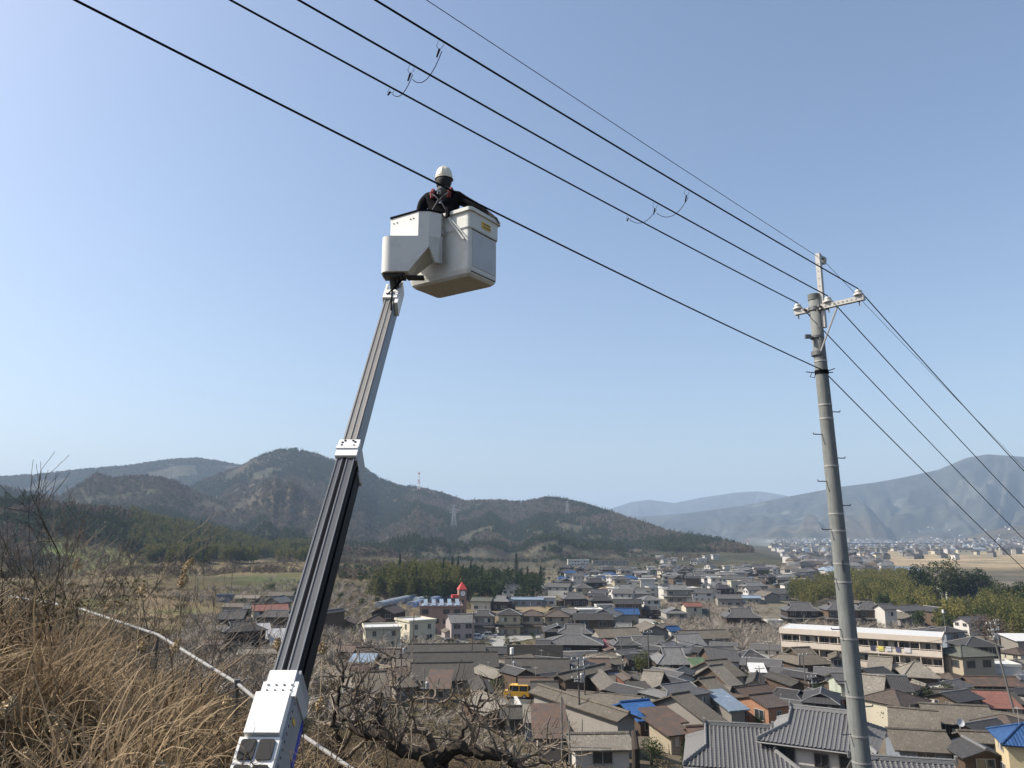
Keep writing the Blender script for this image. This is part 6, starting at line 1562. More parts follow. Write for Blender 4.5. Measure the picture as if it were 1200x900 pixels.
# slight correction so that both faces are square to each other
cen = N_[:2]+uL*ll/2+uR*lw/2
angB = math.atan2(-uL[1], -uL[0])     # bucket x axis: from the left end to the near corner
bucket = thing('bucket', 'white fibreglass bucket at the tip of the boom with a yellow warning plate', 'bucket', (cen[0], cen[1], CAMZ+zb_b), angB)
FG = surf('fibreglass_white', (.66, .66, .61), 'paint', .45); FG2 = surf('fibreglass_liner', (.50, .50, .46), 'paint', .6)
ztop_b = CAMZ+ray(544, 243)[2]*(N_[1]*math.cos(PITCH)+(N_[2]-CAMZ+.9)*math.sin(PITCH)); hb_ = ztop_b-(CAMZ+zb_b)
def ring(w_, d_, z, r_=.06, n=5, cx=0):
    P_ = []
    for (sx, sy, a0) in ((1, 1, 0), (-1, 1, 90), (-1, -1, 180), (1, -1, 270)):
        for i in range(n):
            a = R(a0+90*i/(n-1)); P_.append((cx+sx*(w_/2-r_)+r_*math.cos(a), sy*(d_/2-r_)+r_*math.sin(a), z))
    return P_
def loft(mb, rings, capb=True, capt=False):
    k_ = len(rings[0]); vs = [p for r_ in rings for p in r_]; fs = []
    for i in range(len(rings)-1):
        for j in range(k_): fs.append([i*k_+j, i*k_+(j+1) % k_, (i+1)*k_+(j+1) % k_, (i+1)*k_+j])
    if capb: fs.append(list(range(k_))[::-1])
    if capt: fs.append([(len(rings)-1)*k_+j for j in range(k_)])
    return mb.add(vs, fs)
q = MB().mat(FG); q.sm = False
w0, d0_ = ll, lw
hs = hb_*.69
loft(q, [ring(w0-.10, d0_-.10, 0), ring(w0-.03, d0_-.03, .035), ring(w0, d0_, .10), ring(w0, d0_, hs), ring(w0+.03, d0_+.03, hs+.03), ring(w0+.03, d0_+.03, hb_-.06), ring(w0+.03, d0_+.03, hb_-.02),
         ring(w0-.03, d0_-.03, hb_-.02), ring(w0-.04, d0_-.04, .07)], True, False)
q.add(ring(w0-.04, d0_-.04, .07), [list(range(20))]); q.build('shell', None, bucket)
q = MB().mat(FG); loft(q, [ring(w0+.03, d0_+.03, hb_-.045), ring(w0+.09, d0_+.09, hb_-.04), ring(w0+.09, d0_+.09, hb_+.012), ring(w0-.02, d0_-.02, hb_+.015), ring(w0-.03, d0_-.03, hb_-.03)], False); q.build('rim', None, bucket)
q = MB().mat(surf('end_shade_grey', (.50, .52, .53), 'paint', .5)); q.box((w0/2+.004, 0, .10+(hs-.12)/2+.02), (.008, d0_-.13, hs-.16)); q.build('end_shade', None, bucket)  # grey sheet over the end face, shade put into its colour
q = MB().mat(flat('seam_dark', (.06, .055, .05), .7)); q.box((w0/2+.006, 0, hs+.005), (.012, d0_-.08, .012)); q.box((w0/2-.02, 0, .06), (.05, d0_-.1, .008)); q.build('seam', None, bucket)
lb = MB().mat(flat('label_yellow', (.75, .50, .05), .5)); lb.box((w0/2+.02, .02, hb_*.83), (.008, .21, .10)); lo_ = lb.build('warning_plate', None, bucket)
q = MB().mat(flat('label_ink', (.03, .025, .02), .6))
gr = np.random.default_rng(3)
for row in range(2):
    y = -.065
    while y < .10:
        w_ = gr.uniform(.009, .02); q.box((w0/2+.0245, y+.015, hb_*.83+.022-row*.045), (.002, w_, .022)); y += w_+.006
q.build('lettering', None, lo_)
# strap / clip hanging on the long face
q = MB().mat(FG); q.tube([(w0/2-.38, -d0_/2-.05, hb_-.03), (w0/2-.30, -d0_/2-.05, hb_-.18), (w0/2-.08, -d0_/2-.035, .52)], .016, 6); q.tube([(w0/2-.36, -d0_/2-.05, hb_-.05), (w0/2-.05, -d0_/2-.035, .56)], .008, 5); q.build('support_strut', None, bucket)
q = MB().mat(BLK); q.box((w0/2-.36, -d0_/2-.06, hb_+.0), (.05, .05, .16)); q.build('strap', None, bucket)
q = MB().mat(GALV); q.box((w0/2-.50, -d0_/2-.10, hb_-.22), (.10, .10, .10)); q.box((w0/2-.47, -d0_/2-.10, hb_-.30), (.13, .08, .09)); q.tube([(w0/2-.5, -d0_/2-.08, hb_-.1), (w0/2-.5, -d0_/2-.08, hb_-.36)], .03, 8); q.build('latch', None, bucket)
# ---- cover of the bucket mounting (lift part); bucket-local frame -> lift frame
cB, sB_ = math.cos(angB), math.sin(angB)
def b2w(x, y, z): return np.array([cen[0]+x*cB-y*sB_, cen[1]+x*sB_+y*cB, CAMZ+zb_b+z])-A0
def w2(px, py, y):   # bucket-local x,z where the view ray meets the plane local y = y
    d = ray(px, py); n_ = np.array([-sB_, cB]); den = d[:2] @ n_; tt = (y+cen @ n_)/den; p = d*tt
    xl = (p[:2]-cen) @ np.array([cB, sB_]); return xl, p[2]-zb_b
COV = surf('cover_white', (.68, .68, .64), 'paint', .4)
yo = -d0_/2-.30; yi = -d0_/2-.02
xR, _z = w2(503, 288, yo); Y0 = (b2w(xR, yo, 0)+A0)[1]
def fy(px, py): d = ray(px, py); return d*(Y0/d[1])           # camera-height frame, plane facing the road
zT = fy(497, 247.5)[2]; zt_ = fy(480, 276)[2]; zl = fy(465, 317.6)[2]; zmid = fy(503, 289)[2]
def fz(px, py, z): d = ray(px, py); return d*(z/d[2])
def lw_(x, y, z): return np.array([x, y, CAMZ+z])-A0
pA, pB = fy(490.5, 260), fy(503, 260); pC = fz(517, 250.5, zT); pF = fz(458, 257, zT)
xa_, xb_ = pA[0], pB[0]; xn = fy(457, 300)[0]; xdiag = fy(478, 317)[0]; rn = .135
q = MB().mat(COV)
bk = Y0+.36
plan = [(xb_, Y0), (xdiag, Y0), (xn, Y0)]+[(xn-rn*math.sin(R(a)), Y0+rn-rn*math.cos(R(a))) for a in (10, 20, 30, 40, 50, 60, 70, 80, 90)]+[(xn-rn, bk), (xdiag, bk), (pC[0], bk)]
def zb2(i, x): return zmid if i in (0, len(plan)-1) else zl
k_ = len(plan)
vs = [lw_(x, y, zt_) for x, y in plan]+[lw_(x, y, zb2(i, x)) for i, (x, y) in enumerate(plan)]
fs = [list(range(k_))[::-1][::-1]]+[[i, i+k_, (i+1) % k_+k_, (i+1) % k_] for i in range(k_)]
fs += [[k_+i for i in range(k_-2, 0, -1)], [k_, k_+k_-1, k_+k_-2, k_+1]]
q.sm = False; q.add(vs, fs)
up = [(xa_, Y0), (xb_, Y0), (pC[0], pC[1]), (pC[0]+.05, bk+.08), (xa_, bk+.08)]
vs = [lw_(x, y, zt_-.002) for x, y in up]+[lw_(x, y, zT) for x, y in up]; k_ = 5
q.add(vs, [[4, 3, 2, 1, 0], [5, 6, 7, 8, 9]]+[[i, (i+1) % 5, (i+1) % 5+5, i+5] for i in range(5)])
cov = q.build('mount_cover', None, lift)
q = MB().mat(surf('cover_sunlit', (.78, .77, .72), 'paint', .4))  # whiter copy of the cover paint, sunlight on this panel put into the colour
ct = zT-.002
pn_ = [(pF[0], pF[1]), (xa_-.002, Y0+.004), (xa_-.002, bk+.06), (pF[0]+.05, pF[1]+.22)]
vs = [lw_(x, y, zt_+.004) for x, y in pn_]+[lw_(x, y, ct) for x, y in pn_]
q.add(vs, [[3, 2, 1, 0], [4, 5, 6, 7]]+[[i, (i+1) % 4, (i+1) % 4+4, i+4] for i in range(4)]); pn = q.build('upper_panel', None, lift)
q = MB().mat(BLK)
for poly in ([(pF[0]-.01, pF[1]-.01), (xa_, Y0-.008), (xa_, bk+.06), (pF[0]+.05, pF[1]+.22)], [(xa_, Y0-.008), (xb_+.004, Y0-.008), (pC[0]+.01, pC[1]-.005), (pC[0]+.05, bk+.08), (xa_, bk+.08)]):
    k_ = len(poly); vs = [lw_(x, y, zT+.001) for x, y in poly]+[lw_(x, y, zT+.028) for x, y in poly]
    q.add(vs, [list(range(k_))[::-1], list(range(k_, 2*k_))]+[[i, (i+1) % k_, (i+1) % k_+k_, i+k_] for i in range(k_)])
q.build('cover_lid', None, lift)
for f_ in (.12, .24, .72, .82):
    x_ = pn_[0][0]+(pn_[1][0]-pn_[0][0])*f_; y_ = pn_[0][1]+(pn_[1][1]-pn_[0][1])*f_
    MB().mat(BLK).box(lw_(x_, y_-.004, zT-.085), (.014, .014, .014)).build('bolt', None, pn)
q = MB().mat(surf('cover_bracket', (.56, .56, .52), 'paint', .5))
zc_ = fz(519, 309, 1)[2]; pD = pC*1.0; dC = math.hypot(pC[0], pC[1]); d_ = ray(517, 309); zD = d_[2]*(pC[1]/d_[1])
a3 = [lw_(xb_+.002, Y0+.002, zt_), lw_(pC[0], pC[1], zt_), lw_(pC[0], pC[1], zD), lw_(pC[0]-.05, pC[1]-.06, zD), lw_(xb_+.002, Y0+.002, zmid+.01)]
b3 = [p_+np.array([-.03, .06, 0]) for p_ in a3]
q.add(a3+b3, [[4, 3, 2, 1, 0], [5, 6, 7, 8, 9]]+[[i, (i+1) % 5, (i+1) % 5+5, i+5] for i in range(5)]); q.build('mount_bracket', None, lift)
q = MB().mat(GALV); q.tube([lw_(pC[0]+.01, pC[1], zD), lw_(pC[0]+.01, pC[1], zt_)], .018, 6); q.build('hinge_rod', None, lift)
xl = xn; 
q = MB().mat(flat('under_dark', (.03, .03, .03), .7)); q.box(lw_(xn+.05, Y0+.17, zl-.025), (.30, .22, .05)); q.box(lw_(xdiag+.08, Y0+.25, zl-.015), (.24, .14, .035))
pT = B0-A0; q.tube([lw_(xn+.02, Y0+.14, zl), pT+tB*.02-nB*.05], .05, 10); q.tube([lw_(xn+.10, Y0+.12, zl), pT+tB*.0-nB*.1+sB*.05], .02, 8); q.build('rotation_joint', None, lift)
q = MB().mat(BLK); q.tube([lw_(xn+.14, Y0+.10, zl), lw_(xn+.20, Y0+.02, zl-.10), pT-tB*.1+nB*.05, pT-tB*.6+nB*.02+sB*.05], .012, 6); q.tube([lw_(xn+.10, Y0+.14, zl), lw_(xn+.14, Y0+.05, zl-.13), pT-tB*.2+nB*.03-sB*.06], .010, 6); q.build('hydraulic_hose', None, lift)
# ---------------------------------------------------------------- lineman
def skin_mesh(name, joints, edges, root=0, sub=2):
    me = bpy.data.meshes.new(name); names = list(joints); idx_ = {k: i for i, k in enumerate(names)}
    me.from_pydata([joints[k][0] for k in names], [(idx_[a], idx_[b]) for a, b in edges], [])
    o = bpy.data.objects.new(name, me); COL.objects.link(o)
    md = o.modifiers.new('s', 'SKIN'); md.use_smooth_shade = True
    if not me.skin_vertices: 
        pass
    sv = me.skin_vertices[0].data if me.skin_vertices else None
    if sv is None: raise RuntimeError('skin')
    for k_, i in idx_.items():
        r_ = joints[k_][1]; sv[i].radius = r_ if isinstance(r_, tuple) else (r_, r_); sv[i].use_root = (i == root)
    sd = o.modifiers.new('d', 'SUBSURF'); sd.levels = sub; sd.render_levels = sub
    dg = bpy.context.evaluated_depsgraph_get(); m2 = bpy.data.meshes.new_from_object(o.evaluated_get(dg)); o.modifiers.clear(); o.data = m2
    m2.polygons.foreach_set('use_smooth', np.ones(len(m2.polygons), bool)); return o
J = {
 'pelvis': ((0, -.01, .84), (.17, .13)), 'waist': ((.0, .0, 1.00), (.16, .12)), 'chest': ((.0, .03, 1.20), (.20, .13)), 'upch': ((.0, .035, 1.35), (.17, .12)), 'neck0': ((.0, .03, 1.45), (.07, .07)), 'neck': ((0, .04, 1.50), (.06, .06)),
 'head0': ((0, .06, 1.57), (.075, .09)), 'head1': ((0, .06, 1.67), (.085, .10)), 'head2': ((0, .055, 1.74), (.06, .07)),
 'nose': ((.0, .17, 1.61), (.014, .014)), 'chin': ((0, .13, 1.535), (.035, .03)),
 'shl': ((-.16, .02, 1.36), (.085, .085)), 'shl2': ((-.215, .01, 1.30), (.075, .075)), 'ell': ((-.26, -.02, 1.07), (.055, .055)), 'wrl': ((-.22, .14, .90), (.036, .036)), 'pal_l': ((-.21, .20, .87), (.042, .022)),
 'shr': ((.17, .02, 1.34), (.09, .085)), 'shr2': ((.235, .03, 1.29), (.078, .075)), 'elr': ((.39, .08, 1.14), (.058, .055)), 'wrr': ((.555, .13, 1.02), (.038, .036)), 'pal_r': ((.63, .15, .985), (.042, .024)),
 'hpl': ((-.10, -.01, .78), (.11, .11)), 'knl': ((-.12, .08, .45), (.075, .075)), 'anl': ((-.12, .0, .10), (.05, .05)), 'tol': ((-.13, .15, .05), (.05, .04)),
 'hpr': ((.10, -.01, .78), (.11, .11)), 'knr': ((.12, .08, .45), (.075, .075)), 'anr': ((.12, .0, .10), (.05, .05)), 'tor': ((.13, .15, .05), (.05, .04)),
}
DZ = -.03
for k_ in ('waist', 'chest', 'upch', 'neck0', 'neck', 'head0', 'head1', 'head2', 'nose', 'chin', 'shl', 'shl2', 'ell', 'wrl', 'pal_l', 'shr', 'shr2', 'elr', 'wrr', 'pal_r'):
    (x_, y_, z_), r_ = J[k_]; J[k_] = ((x_, y_, z_+DZ), r_)
J['chest'] = (J['chest'][0], (.26, .16)); J['upch'] = (J['upch'][0], (.225, .15)); J['waist'] = (J['waist'][0], (.21, .15))
for k_, dx in (('shl', -.06), ('shl2', -.08), ('ell', -.08), ('wrl', -.03), ('shr', .06), ('shr2', .07)):
    (x_, y_, z_), r_ = J[k_]; J[k_] = ((x_+dx, y_, z_), tuple(v*1.2 for v in r_))
floor = CAMZ+zb_b+.08
_d = ray(519.5, 194); _n = np.array([-sB_, cB]); _t = (cen @ _n-.02)/(_d[:2] @ _n); hpt = np.array([0, 0, CAMZ])+_d*_t
sc_ = (hpt[2]-floor)/(1.857+DZ); mrz = R(-10)
tg = np.array([cen[0]+(w0/2+.0)*cB-(d0_*.33)*sB_, cen[1]+(w0/2+.0)*sB_+(d0_*.33)*cB, CAMZ+zb_b+hb_+.06])
dv_ = tg-np.array([hpt[0], hpt[1], floor]); c_m, s_m = math.cos(-mrz), math.sin(-mrz)
tg = np.array([dv_[0]*c_m-dv_[1]*s_m, dv_[0]*s_m+dv_[1]*c_m, dv_[2]])/sc_
s0_ = np.array(J['shr2'][0]); dd_ = (tg-s0_); 
J['elr'] = (tuple(s0_+dd_*.46+np.array([0, -.02, .02])), (.066, .062)); J['wrr'] = (tuple(s0_+dd_*.88), (.046, .044)); J['pal_r'] = (tuple(tg), (.042, .03))
E = [('pelvis', 'waist'), ('waist', 'chest'), ('chest', 'upch'), ('upch', 'neck0'), ('neck0', 'neck'), ('neck', 'head0'), ('head0', 'head1'), ('head1', 'head2'), ('head0', 'chin'), ('head1', 'nose'),
     ('upch', 'shl'), ('shl', 'shl2'), ('shl2', 'ell'), ('ell', 'wrl'), ('wrl', 'pal_l'), ('upch', 'shr'), ('shr', 'shr2'), ('shr2', 'elr'), ('elr', 'wrr'), ('wrr', 'pal_r'),
     ('pelvis', 'hpl'), ('hpl', 'knl'), ('knl', 'anl'), ('anl', 'tol'), ('pelvis', 'hpr'), ('hpr', 'knr'), ('knr', 'anr'), ('anr', 'tor')]
for s, base_, fw in (('l', np.array(J['pal_l'][0]), np.array([.1, .75, -.55])), ('r', np.array(J['pal_r'][0]), np.array([.78, .28, -.42]))):
    sd_ = np.cross(fw, [0, 0, 1.0]); sd_ /= np.linalg.norm(sd_)
    for i, ln in enumerate((.07, .08, .075, .06)):
        o_ = base_+sd_*(i-1.5)*.021+fw*.02; a_n, b_n, c_n = f'f{s}{i}a', f'f{s}{i}b', f'f{s}{i}c'
        J[a_n] = (tuple(o_+fw*.02), (.011, .011)); J[b_n] = (tuple(o_+fw*ln*.7-np.array([0, 0, .012])), (.009, .009)); J[c_n] = (tuple(o_+fw*ln-np.array([0, 0, .045])), (.008, .008))
        E += [('pal_'+s, a_n), (a_n, b_n), (b_n, c_n)]
    th_ = base_+sd_*(-.05 if s == 'r' else .05); J['t'+s+'a'] = (tuple(th_), (.012, .012)); J['t'+s+'b'] = (tuple(th_+fw*.05-np.array([0, 0, .02])), (.01, .01))
    E += [('pal_'+s, 't'+s+'a'), ('t'+s+'a', 't'+s+'b')]
man = thing('person', 'worker', 'person', (hpt[0], hpt[1], floor), mrz)
man['label'] = 'worker in black jacket and white helmet standing in the bucket, right arm over its rim'
body = skin_mesh('body', J, E); body.parent = man
JK = flat('jacket_black', (.007, .007, .009), .95, 0, .1); SK = flat('skin', (.35, .2, .14), .6); TRO = flat('trousers_navy', (.02, .022, .035), .9, 0, .2); GLV = flat('glove_dark', (.04, .035, .03), .8)
for m_ in (JK, SK, TRO, GLV): body.data.materials.append(m_)
bmx = body.data; co = np.zeros(len(bmx.vertices)*3); bmx.vertices.foreach_get('co', co); co = co.reshape(-1, 3)
mi = []
for p in bmx.polygons:
    c = co[list(p.vertices)].mean(0)
    if c[2] > 1.485+DZ: mi.append(1)
    elif c[2] < .80+DZ and abs(c[0]) < .3: mi.append(2)
    elif c[0] > tg[0]-.07 or (c[0] < -.1 and c[1] > .15 and c[2] < .93+DZ): mi.append(3)
    else: mi.append(0)
bmx.polygons.foreach_set('material_index', mi)
HM = flat('helmet_white', (.74, .68, .55), .35)
q = MB(); q.sm = True
prof = [(.128, 1.665), (.127, 1.70), (.122, 1.74), (.108, 1.79), (.082, 1.828), (.045, 1.85), (.012, 1.857)]
q.lathe(prof, (0, .05, 0), 24); q.sm = False; q.lathe([(.128, 1.665), (.138, 1.66), (.138, 1.668), (.128, 1.68)], (0, .055, 0), 24)
q.tube([(0, -.075, 1.70), (0, -.06, 1.79), (0, 0, 1.855), (0, .08, 1.855)], .010, 6); q.box((0, .19, 1.668), (.15, .08, .012)); hel = q.build('helmet', HM, man)
q = MB(); q.sm = True; q.lathe([(.085, 1.50), (.105, 1.55), (.112, 1.61), (.112, 1.67)], (0, .035, 0), 16); q.build('hair', flat('hair_black', (.012, .011, .01), .8), man)
q = MB(); q.sm = True; q.lathe([(.10, 1.42), (.098, 1.49), (.088, 1.515)], (0, .03, 0), 16); q.build('collar', flat('collar_grey', (.09, .095, .10), .9), man)
for s in (-1, 1):
    q = MB().mat(flat('harness_red', (.17, .02, .015), .8)); q.tube([(s*.12, -.10, 1.30), (s*.13, -.095, 1.38), (s*.135, -.02, 1.455), (s*.135, .07, 1.45)], [.030, .034, .034, .03], 6); q.build('shoulder_pad', None, man)
    q = MB().mat(flat('harness_grey', (.045, .045, .05), .8)); q.tube([(s*.01, -.16, 1.24), (s*.06, -.155, 1.30), (s*.12, -.125, 1.35)], .012, 5); q.tube([(s*.01, -.16, 1.24), (s*.10, -.165, 1.08), (s*.14, -.15, .97)], .012, 5); q.build('harness_strap', None, man)
q = MB().mat(flat('ring_silver', (.6, .6, .6), .25, .9)); q.tube([(-.025, -.17, 1.33), (.025, -.17, 1.33), (.025, -.172, 1.365), (-.025, -.172, 1.365), (-.025, -.17, 1.33)], .008, 5); q.box((0, -.13, 1.22), (.07, .02, .05)); q.build('harness_ring', None, man)
q = MB().mat(flat('belt_black', (.012, .012, .012), .6)); q.sm = False; q.lathe([(.185, .93), (.19, .95), (.19, .99), (.185, 1.0)], (0, 0, 0), 16); q.build('tool_belt', None, man)
man.scale = (sc_, sc_, sc_)
for o_ in man.children:
    if o_.name.split('.')[0] in ('helmet', 'hair', 'collar', 'shoulder_pad', 'harness_strap', 'harness_ring', 'tool_belt'): o_.location = (0, -.02 if 'harness' in o_.name or 'pad' in o_.name else 0, DZ)

# ---------------------------------------------------------------- village service poles
SP = surf('service_pole_concrete', (.24, .23, .21), 'concrete', .85); SPD = surf('service_pole_dark', (.12, .105, .09), 'concrete', .85)
poles = [  # px at base, px at top, y top, y base, arms, transformer, colour, label
 (470, 469, 746, 800, 2, 1, SPD, 'dark service pole with transformer below the cream apartments'),
 (497, 496, 782, 826, 0, 1, SP, 'pale service pole with a white capped transformer above the bare branches'),
 (484, 484, 718, 772, 0, 0, SPD, 'thin dark pole beside the cream white block'),
 (507, 507, 732, 768, 0, 0, SP, 'slim grey pole at the left edge of the car park'),
 (552, 561, 716, 782, 1, 0, SPD, 'tall pole in front of the pink grey workshop'),
 (589, 589, 786, 826, 0, 0, SPD, 'dark pole left of the yellow van'),
 (600, 599, 762, 800, 0, 1, SP, 'pole with white cylinder on its head beside the sandy lot'),
 (629, 629, 757, 782, 0, 0, SPD, 'dark short pole standing at the stone retaining wall'),
 (680, 676, 768, 872, 3, 1, SPD, 'tall dark service pole with several arms in the lower middle'),
 (686, 684, 768, 834, 2, 0, SPD, 'second dark pole just right of the tall dark service pole'),
 (659, 659, 816, 900, 0, 0, SP, 'pale slim pole in front of the very large barn'),
 (674, 660, 818, 872, 0, 0, SP, 'leaning pale strut beside the slim pole'),
 (668, 667, 860, 905, 0, 0, SP, 'short pale pole at the bottom edge'),
 (729, 729, 745, 790, 0, 0, SP, 'pale pole beside the pink blossom tree'),
 (762, 760, 738, 815, 1, 0, SPD, 'tall thin pole in front of the olive bush'),
 (794, 793, 745, 775, 0, 0, SPD, 'pole behind the grey tiled hall'),
 (878, 873, 768, 812, 1, 0, SPD, 'dark pole crossing the white walled house'),
 (893, 887, 780, 818, 1, 0, SPD, 'leaning dark pole right of the peach walled hut'),
 (946, 941, 764, 823, 1, 0, SP, 'pale pole in front of the large brown roofed house'),
 (954, 951, 790, 824, 2, 0, SP, 'short double armed pole in the lane left of the big pole'),
 (903, 903, 750, 785, 1, 0, SP, 'slim pole at the end of the orchard'),
 (1110, 1104, 716, 748, 1, 0, SP, 'slender lamp pole behind the apartment block'),
 (1071, 1066, 826, 868, 0, 0, SP, 'white leaning pole right of the wide brown grey roof'),
 (1082, 1078, 806, 832, 0, 0, SP, 'short pale pole in the overgrown garden'),
 (1170, 1166, 736, 778, 2, 0, SP, 'left pole of the trio beside the beige house'),
 (1174, 1169, 725, 776, 2, 1, SP, 'middle pole of the trio beside the beige house'),
 (1194, 1176, 727, 852, 3, 1, SP, 'right leaning pole of the trio, carrying transformers'),
 (744, 744, 700, 735, 0, 0, SPD, 'thin pole above the blue roofed house'),
 (832, 832, 704, 734, 0, 0, SPD, 'thin pole beside the cream house above the orchard'),
 (402, 403, 702, 738, 0, 0, SP, 'thin white pole right of the dark house'),
 (270, 270, 666, 705, 0, 0, SPD, 'bare pole at the left end of the green field'),
]
for (xb, xt, yt, yb, arms, tr, m_, lab) in poles:
    p = gnd(xb, yb); dd = ray(xt, yt); hr = math.hypot(p[0], p[1]); hgt = CAMZ+dd[2]/math.hypot(dd[0], dd[1])*hr-p[2]; hgt = min(max(hgt, 4), 16)
    px_r = .06+.006*hgt
    t = thing('service_pole', lab, 'utility pole', p, R(10))
    lean = (xt-xb)/FPX*hr
    if abs(xt-xb) < 12: lean *= .25
    q = MB(); q.tube([(0, 0, -.5), (lean, 0, hgt)], [px_r*1.15, px_r*.7], 8); q.build('shaft', m_, t)
    for i in range(arms):
        z = hgt-.4-i*.9; q = MB(); q.box((lean*z/hgt, -.12, z), (1.7-.2*i, .09, .09), R(15*i)); ao = q.build('cross_arm', GALV, t)
        q = MB()
        for x in (-.7, -.1, .6): q.lathe([(.04, 0), (.07, .05), (.05, .18), (.02, .2)], (lean*z/hgt+x, -.12, z+.05), 6)
        q.build('insulator', PORC, ao)
    if tr:
        q = MB(); q.lathe([(.24, 0), (.26, .05), (.26, .75), (.2, .85)], (lean*.8+.35, 0, hgt-2.6), 12); q.box((lean*.8, 0, hgt-2.5), (.9, .2, .1)); q.build('transformer', GALV, t)
    if 'lamp' in lab or 'white cylinder' in lab:
        q = MB(); q.lathe([(.3, 0), (.3, 1.0)], (lean, 0, hgt-.6), 10); q.build('lamp_head', flat('lamp_white', (.8, .8, .75), .4), t)
def span_wire(label, a, b_, sag, r_=.02):
    q = MB(); a = np.array(a); b_ = np.array(b_); q.tube([a+(b_-a)*u-(0, 0, 4*u*(1-u)*sag) for u in np.linspace(0, 1, 14)], r_, 4); o = q.build('overhead_wire', BLK); tag(o, label, 'wire')
def ptop(xb, yb, xt, yt):
    p = gnd(xb, yb); dd = ray(xt, yt); hr = math.hypot(p[0], p[1]); z = min(CAMZ+dd[2]/math.hypot(dd[0], dd[1])*hr, p[2]+16); return (p[0], p[1], z-.4)
T1, T2, T3, T4, T5 = ptop(680, 872, 676, 768), ptop(762, 815, 760, 738), ptop(946, 823, 941, 764), ptop(552, 782, 561, 716), ptop(1194, 852, 1176, 727)
span_wire('overhead wire from the tall dark service pole toward the olive bush', T1, T2, .6); span_wire('overhead wire between the tall dark service pole and the car park pole', T1, T4, .8)
span_wire('long overhead wire above the crowded old quarter', T2, T3, .9); span_wire('overhead wire running right to the pole trio', T3, T5, 1.0)

# satellite dish
p = gnd(1128, 880)+np.array([0, 0, 3.0]); t = thing('satellite_dish', 'small pale satellite dish on a post right of the wide brown grey roof', 'satellite dish', p)
q = MB(); q.lathe([(.02, 0), (.25, .05), (.42, .16), (.43, .17), (.25, .075), (.02, .03)], (0, -.1, 0), 18, M=np.array(Matrix.Rotation(R(70), 3, 'X'))); q.build('dish', surf('dish_grey', (.5, .5, .52), 'paint', .5), t)
q = MB(); q.tube([(0, 0, -3.5), (0, 0, 0)], .05, 6); q.tube([(0, -.1, -.2), (0, -.6, -.05)], .02, 5); q.build('mast', GALV, t)
# ---------------------------------------------------------------- pipe fence on the shoulder of the hill
RAILM = surf('rail_galvanised_pipe', (.30, .30, .29), 'paint', .7)
fp = [at(-60, 688, 18.5), at(0, 697, 15.5), at(90, 712, 12.6), at(185, 744, 9.9), at(278, 801, 8.2), at(330, 845, 7.5), at(415, 903, 6.7), at(500, 965, 6.0)]
fence = thing('pipe_fence', 'galvanised pipe rail fence running diagonally through the dry grass', 'fence', fp[4]-np.array([0, 0, 1.1]))
f0 = fp[4]-np.array([0, 0, 1.1])
q = MB(); q.sm = True; q.tube([p-f0 for p in fp], .019, 10); q.build('top_rail', RAILM, fence)
for i, p in enumerate(fp):
    if i in (0, 5): continue
    z = Hs(p[0], p[1]); q = MB(); q.tube([(p[0]-f0[0], p[1]-f0[1], z-.2-f0[2]), p-f0-(0, 0, .02)], .024, 8); q.build('post', flat('post_dark_steel', (.10, .10, .095), .5, .3), fence)
q = MB(); q.lathe([(.034, -.04), (.034, .04)], fp[4]-f0, 10); q.build('clamp', GALVD, fence)
# ---------------------------------------------------------------- dry pampas grass
DG = leafmat('grass_dry', (.10, .066, .037), (.46, .345, .21), trans=.2)
def clump(n, seed, hmax=1.5, curl=1.0):
    q = np.random.default_rng(seed); vs = []; fs = []; k = 0
    for i in range(n):
        t = q.uniform(0, 6.28); h = q.uniform(.45, 1)*hmax; b0 = q.normal(0, .10, 2); out = q.uniform(.18, .95)*curl*(h/1.5)
        w_ = q.uniform(.007, .019); tw = q.uniform(0, 3.14); n_ = 9; droop = q.uniform(.35, 1.25)
        bend = q.uniform(-.5, .5)
        th0 = q.uniform(.03, .35); th1 = q.uniform(.4, 3.1)*min(1.3, curl); rr_, zz_ = 0., 0.
        for j in range(n_):
            u = j/(n_-1); r_, z = rr_, zz_; a = t+bend*u*u; tt = th0+th1*u**2.0; rr_ += math.sin(tt)*h/(n_-1); zz_ += math.cos(tt)*h/(n_-1)
            c = np.array([b0[0]+r_*math.cos(a), b0[1]+r_*math.sin(a), z-.05]); ww = w_*(1-u*.9)
            d = np.array([-math.sin(a+tw*u*.4), math.cos(a+tw*u*.4), 0])*ww; vs += [c-d, c+d]
        for j in range(n_-1): fs.append([k+2*j, k+2*j+1, k+2*j+3, k+2*j+2])
        k += 2*n_
    return template(MB().mat(DG).add(vs, fs), 'grass_source')
T_gr = [clump(54, 201+i, 1.55, 1.0) for i in range(6)]+[clump(36, 211+i, 1.0, 1.2) for i in range(4)]
q = np.random.default_rng(77)
n = 3800; X = q.uniform(-17, 3.2, n); Y = q.uniform(2.2, 19, n); qq = .69*X+.72*Y; r_ = np.hypot(X, Y)
dens = fbm(X/1.6+9, Y/1.6, 3)
PXg = 600+FPX*X/Y
lim = np.interp(PXg, [-200, 150, 330, 480, 640], [6.2, 5.6, 5.0, 4.2, 3.6])
k = (qq < lim) & (r_ > 3.3) & (dens > .40) & (PXg < 560)
k &= ~((PXg > 235) & (r_ < 6.9) & (PXg < 365))
X, Y = X[k], Y[k]; qq = qq[k]; P = np.column_stack([X, Y, H(X, Y)])
pxk = PXg[k]
s = q.uniform(.65, 1.1, len(P))*np.interp(pxk, [-100, 250, 400, 560], [1.08, .92, .72, .5])
s *= np.interp(np.hypot(X, Y), [3, 5.5, 9], [.45, .85, 1])
scatter('pampas_grass', 'thick dry straw coloured pampas grass on the near slope', 'grass', P, s, q.random(len(P)), T_gr, tilt=.3)
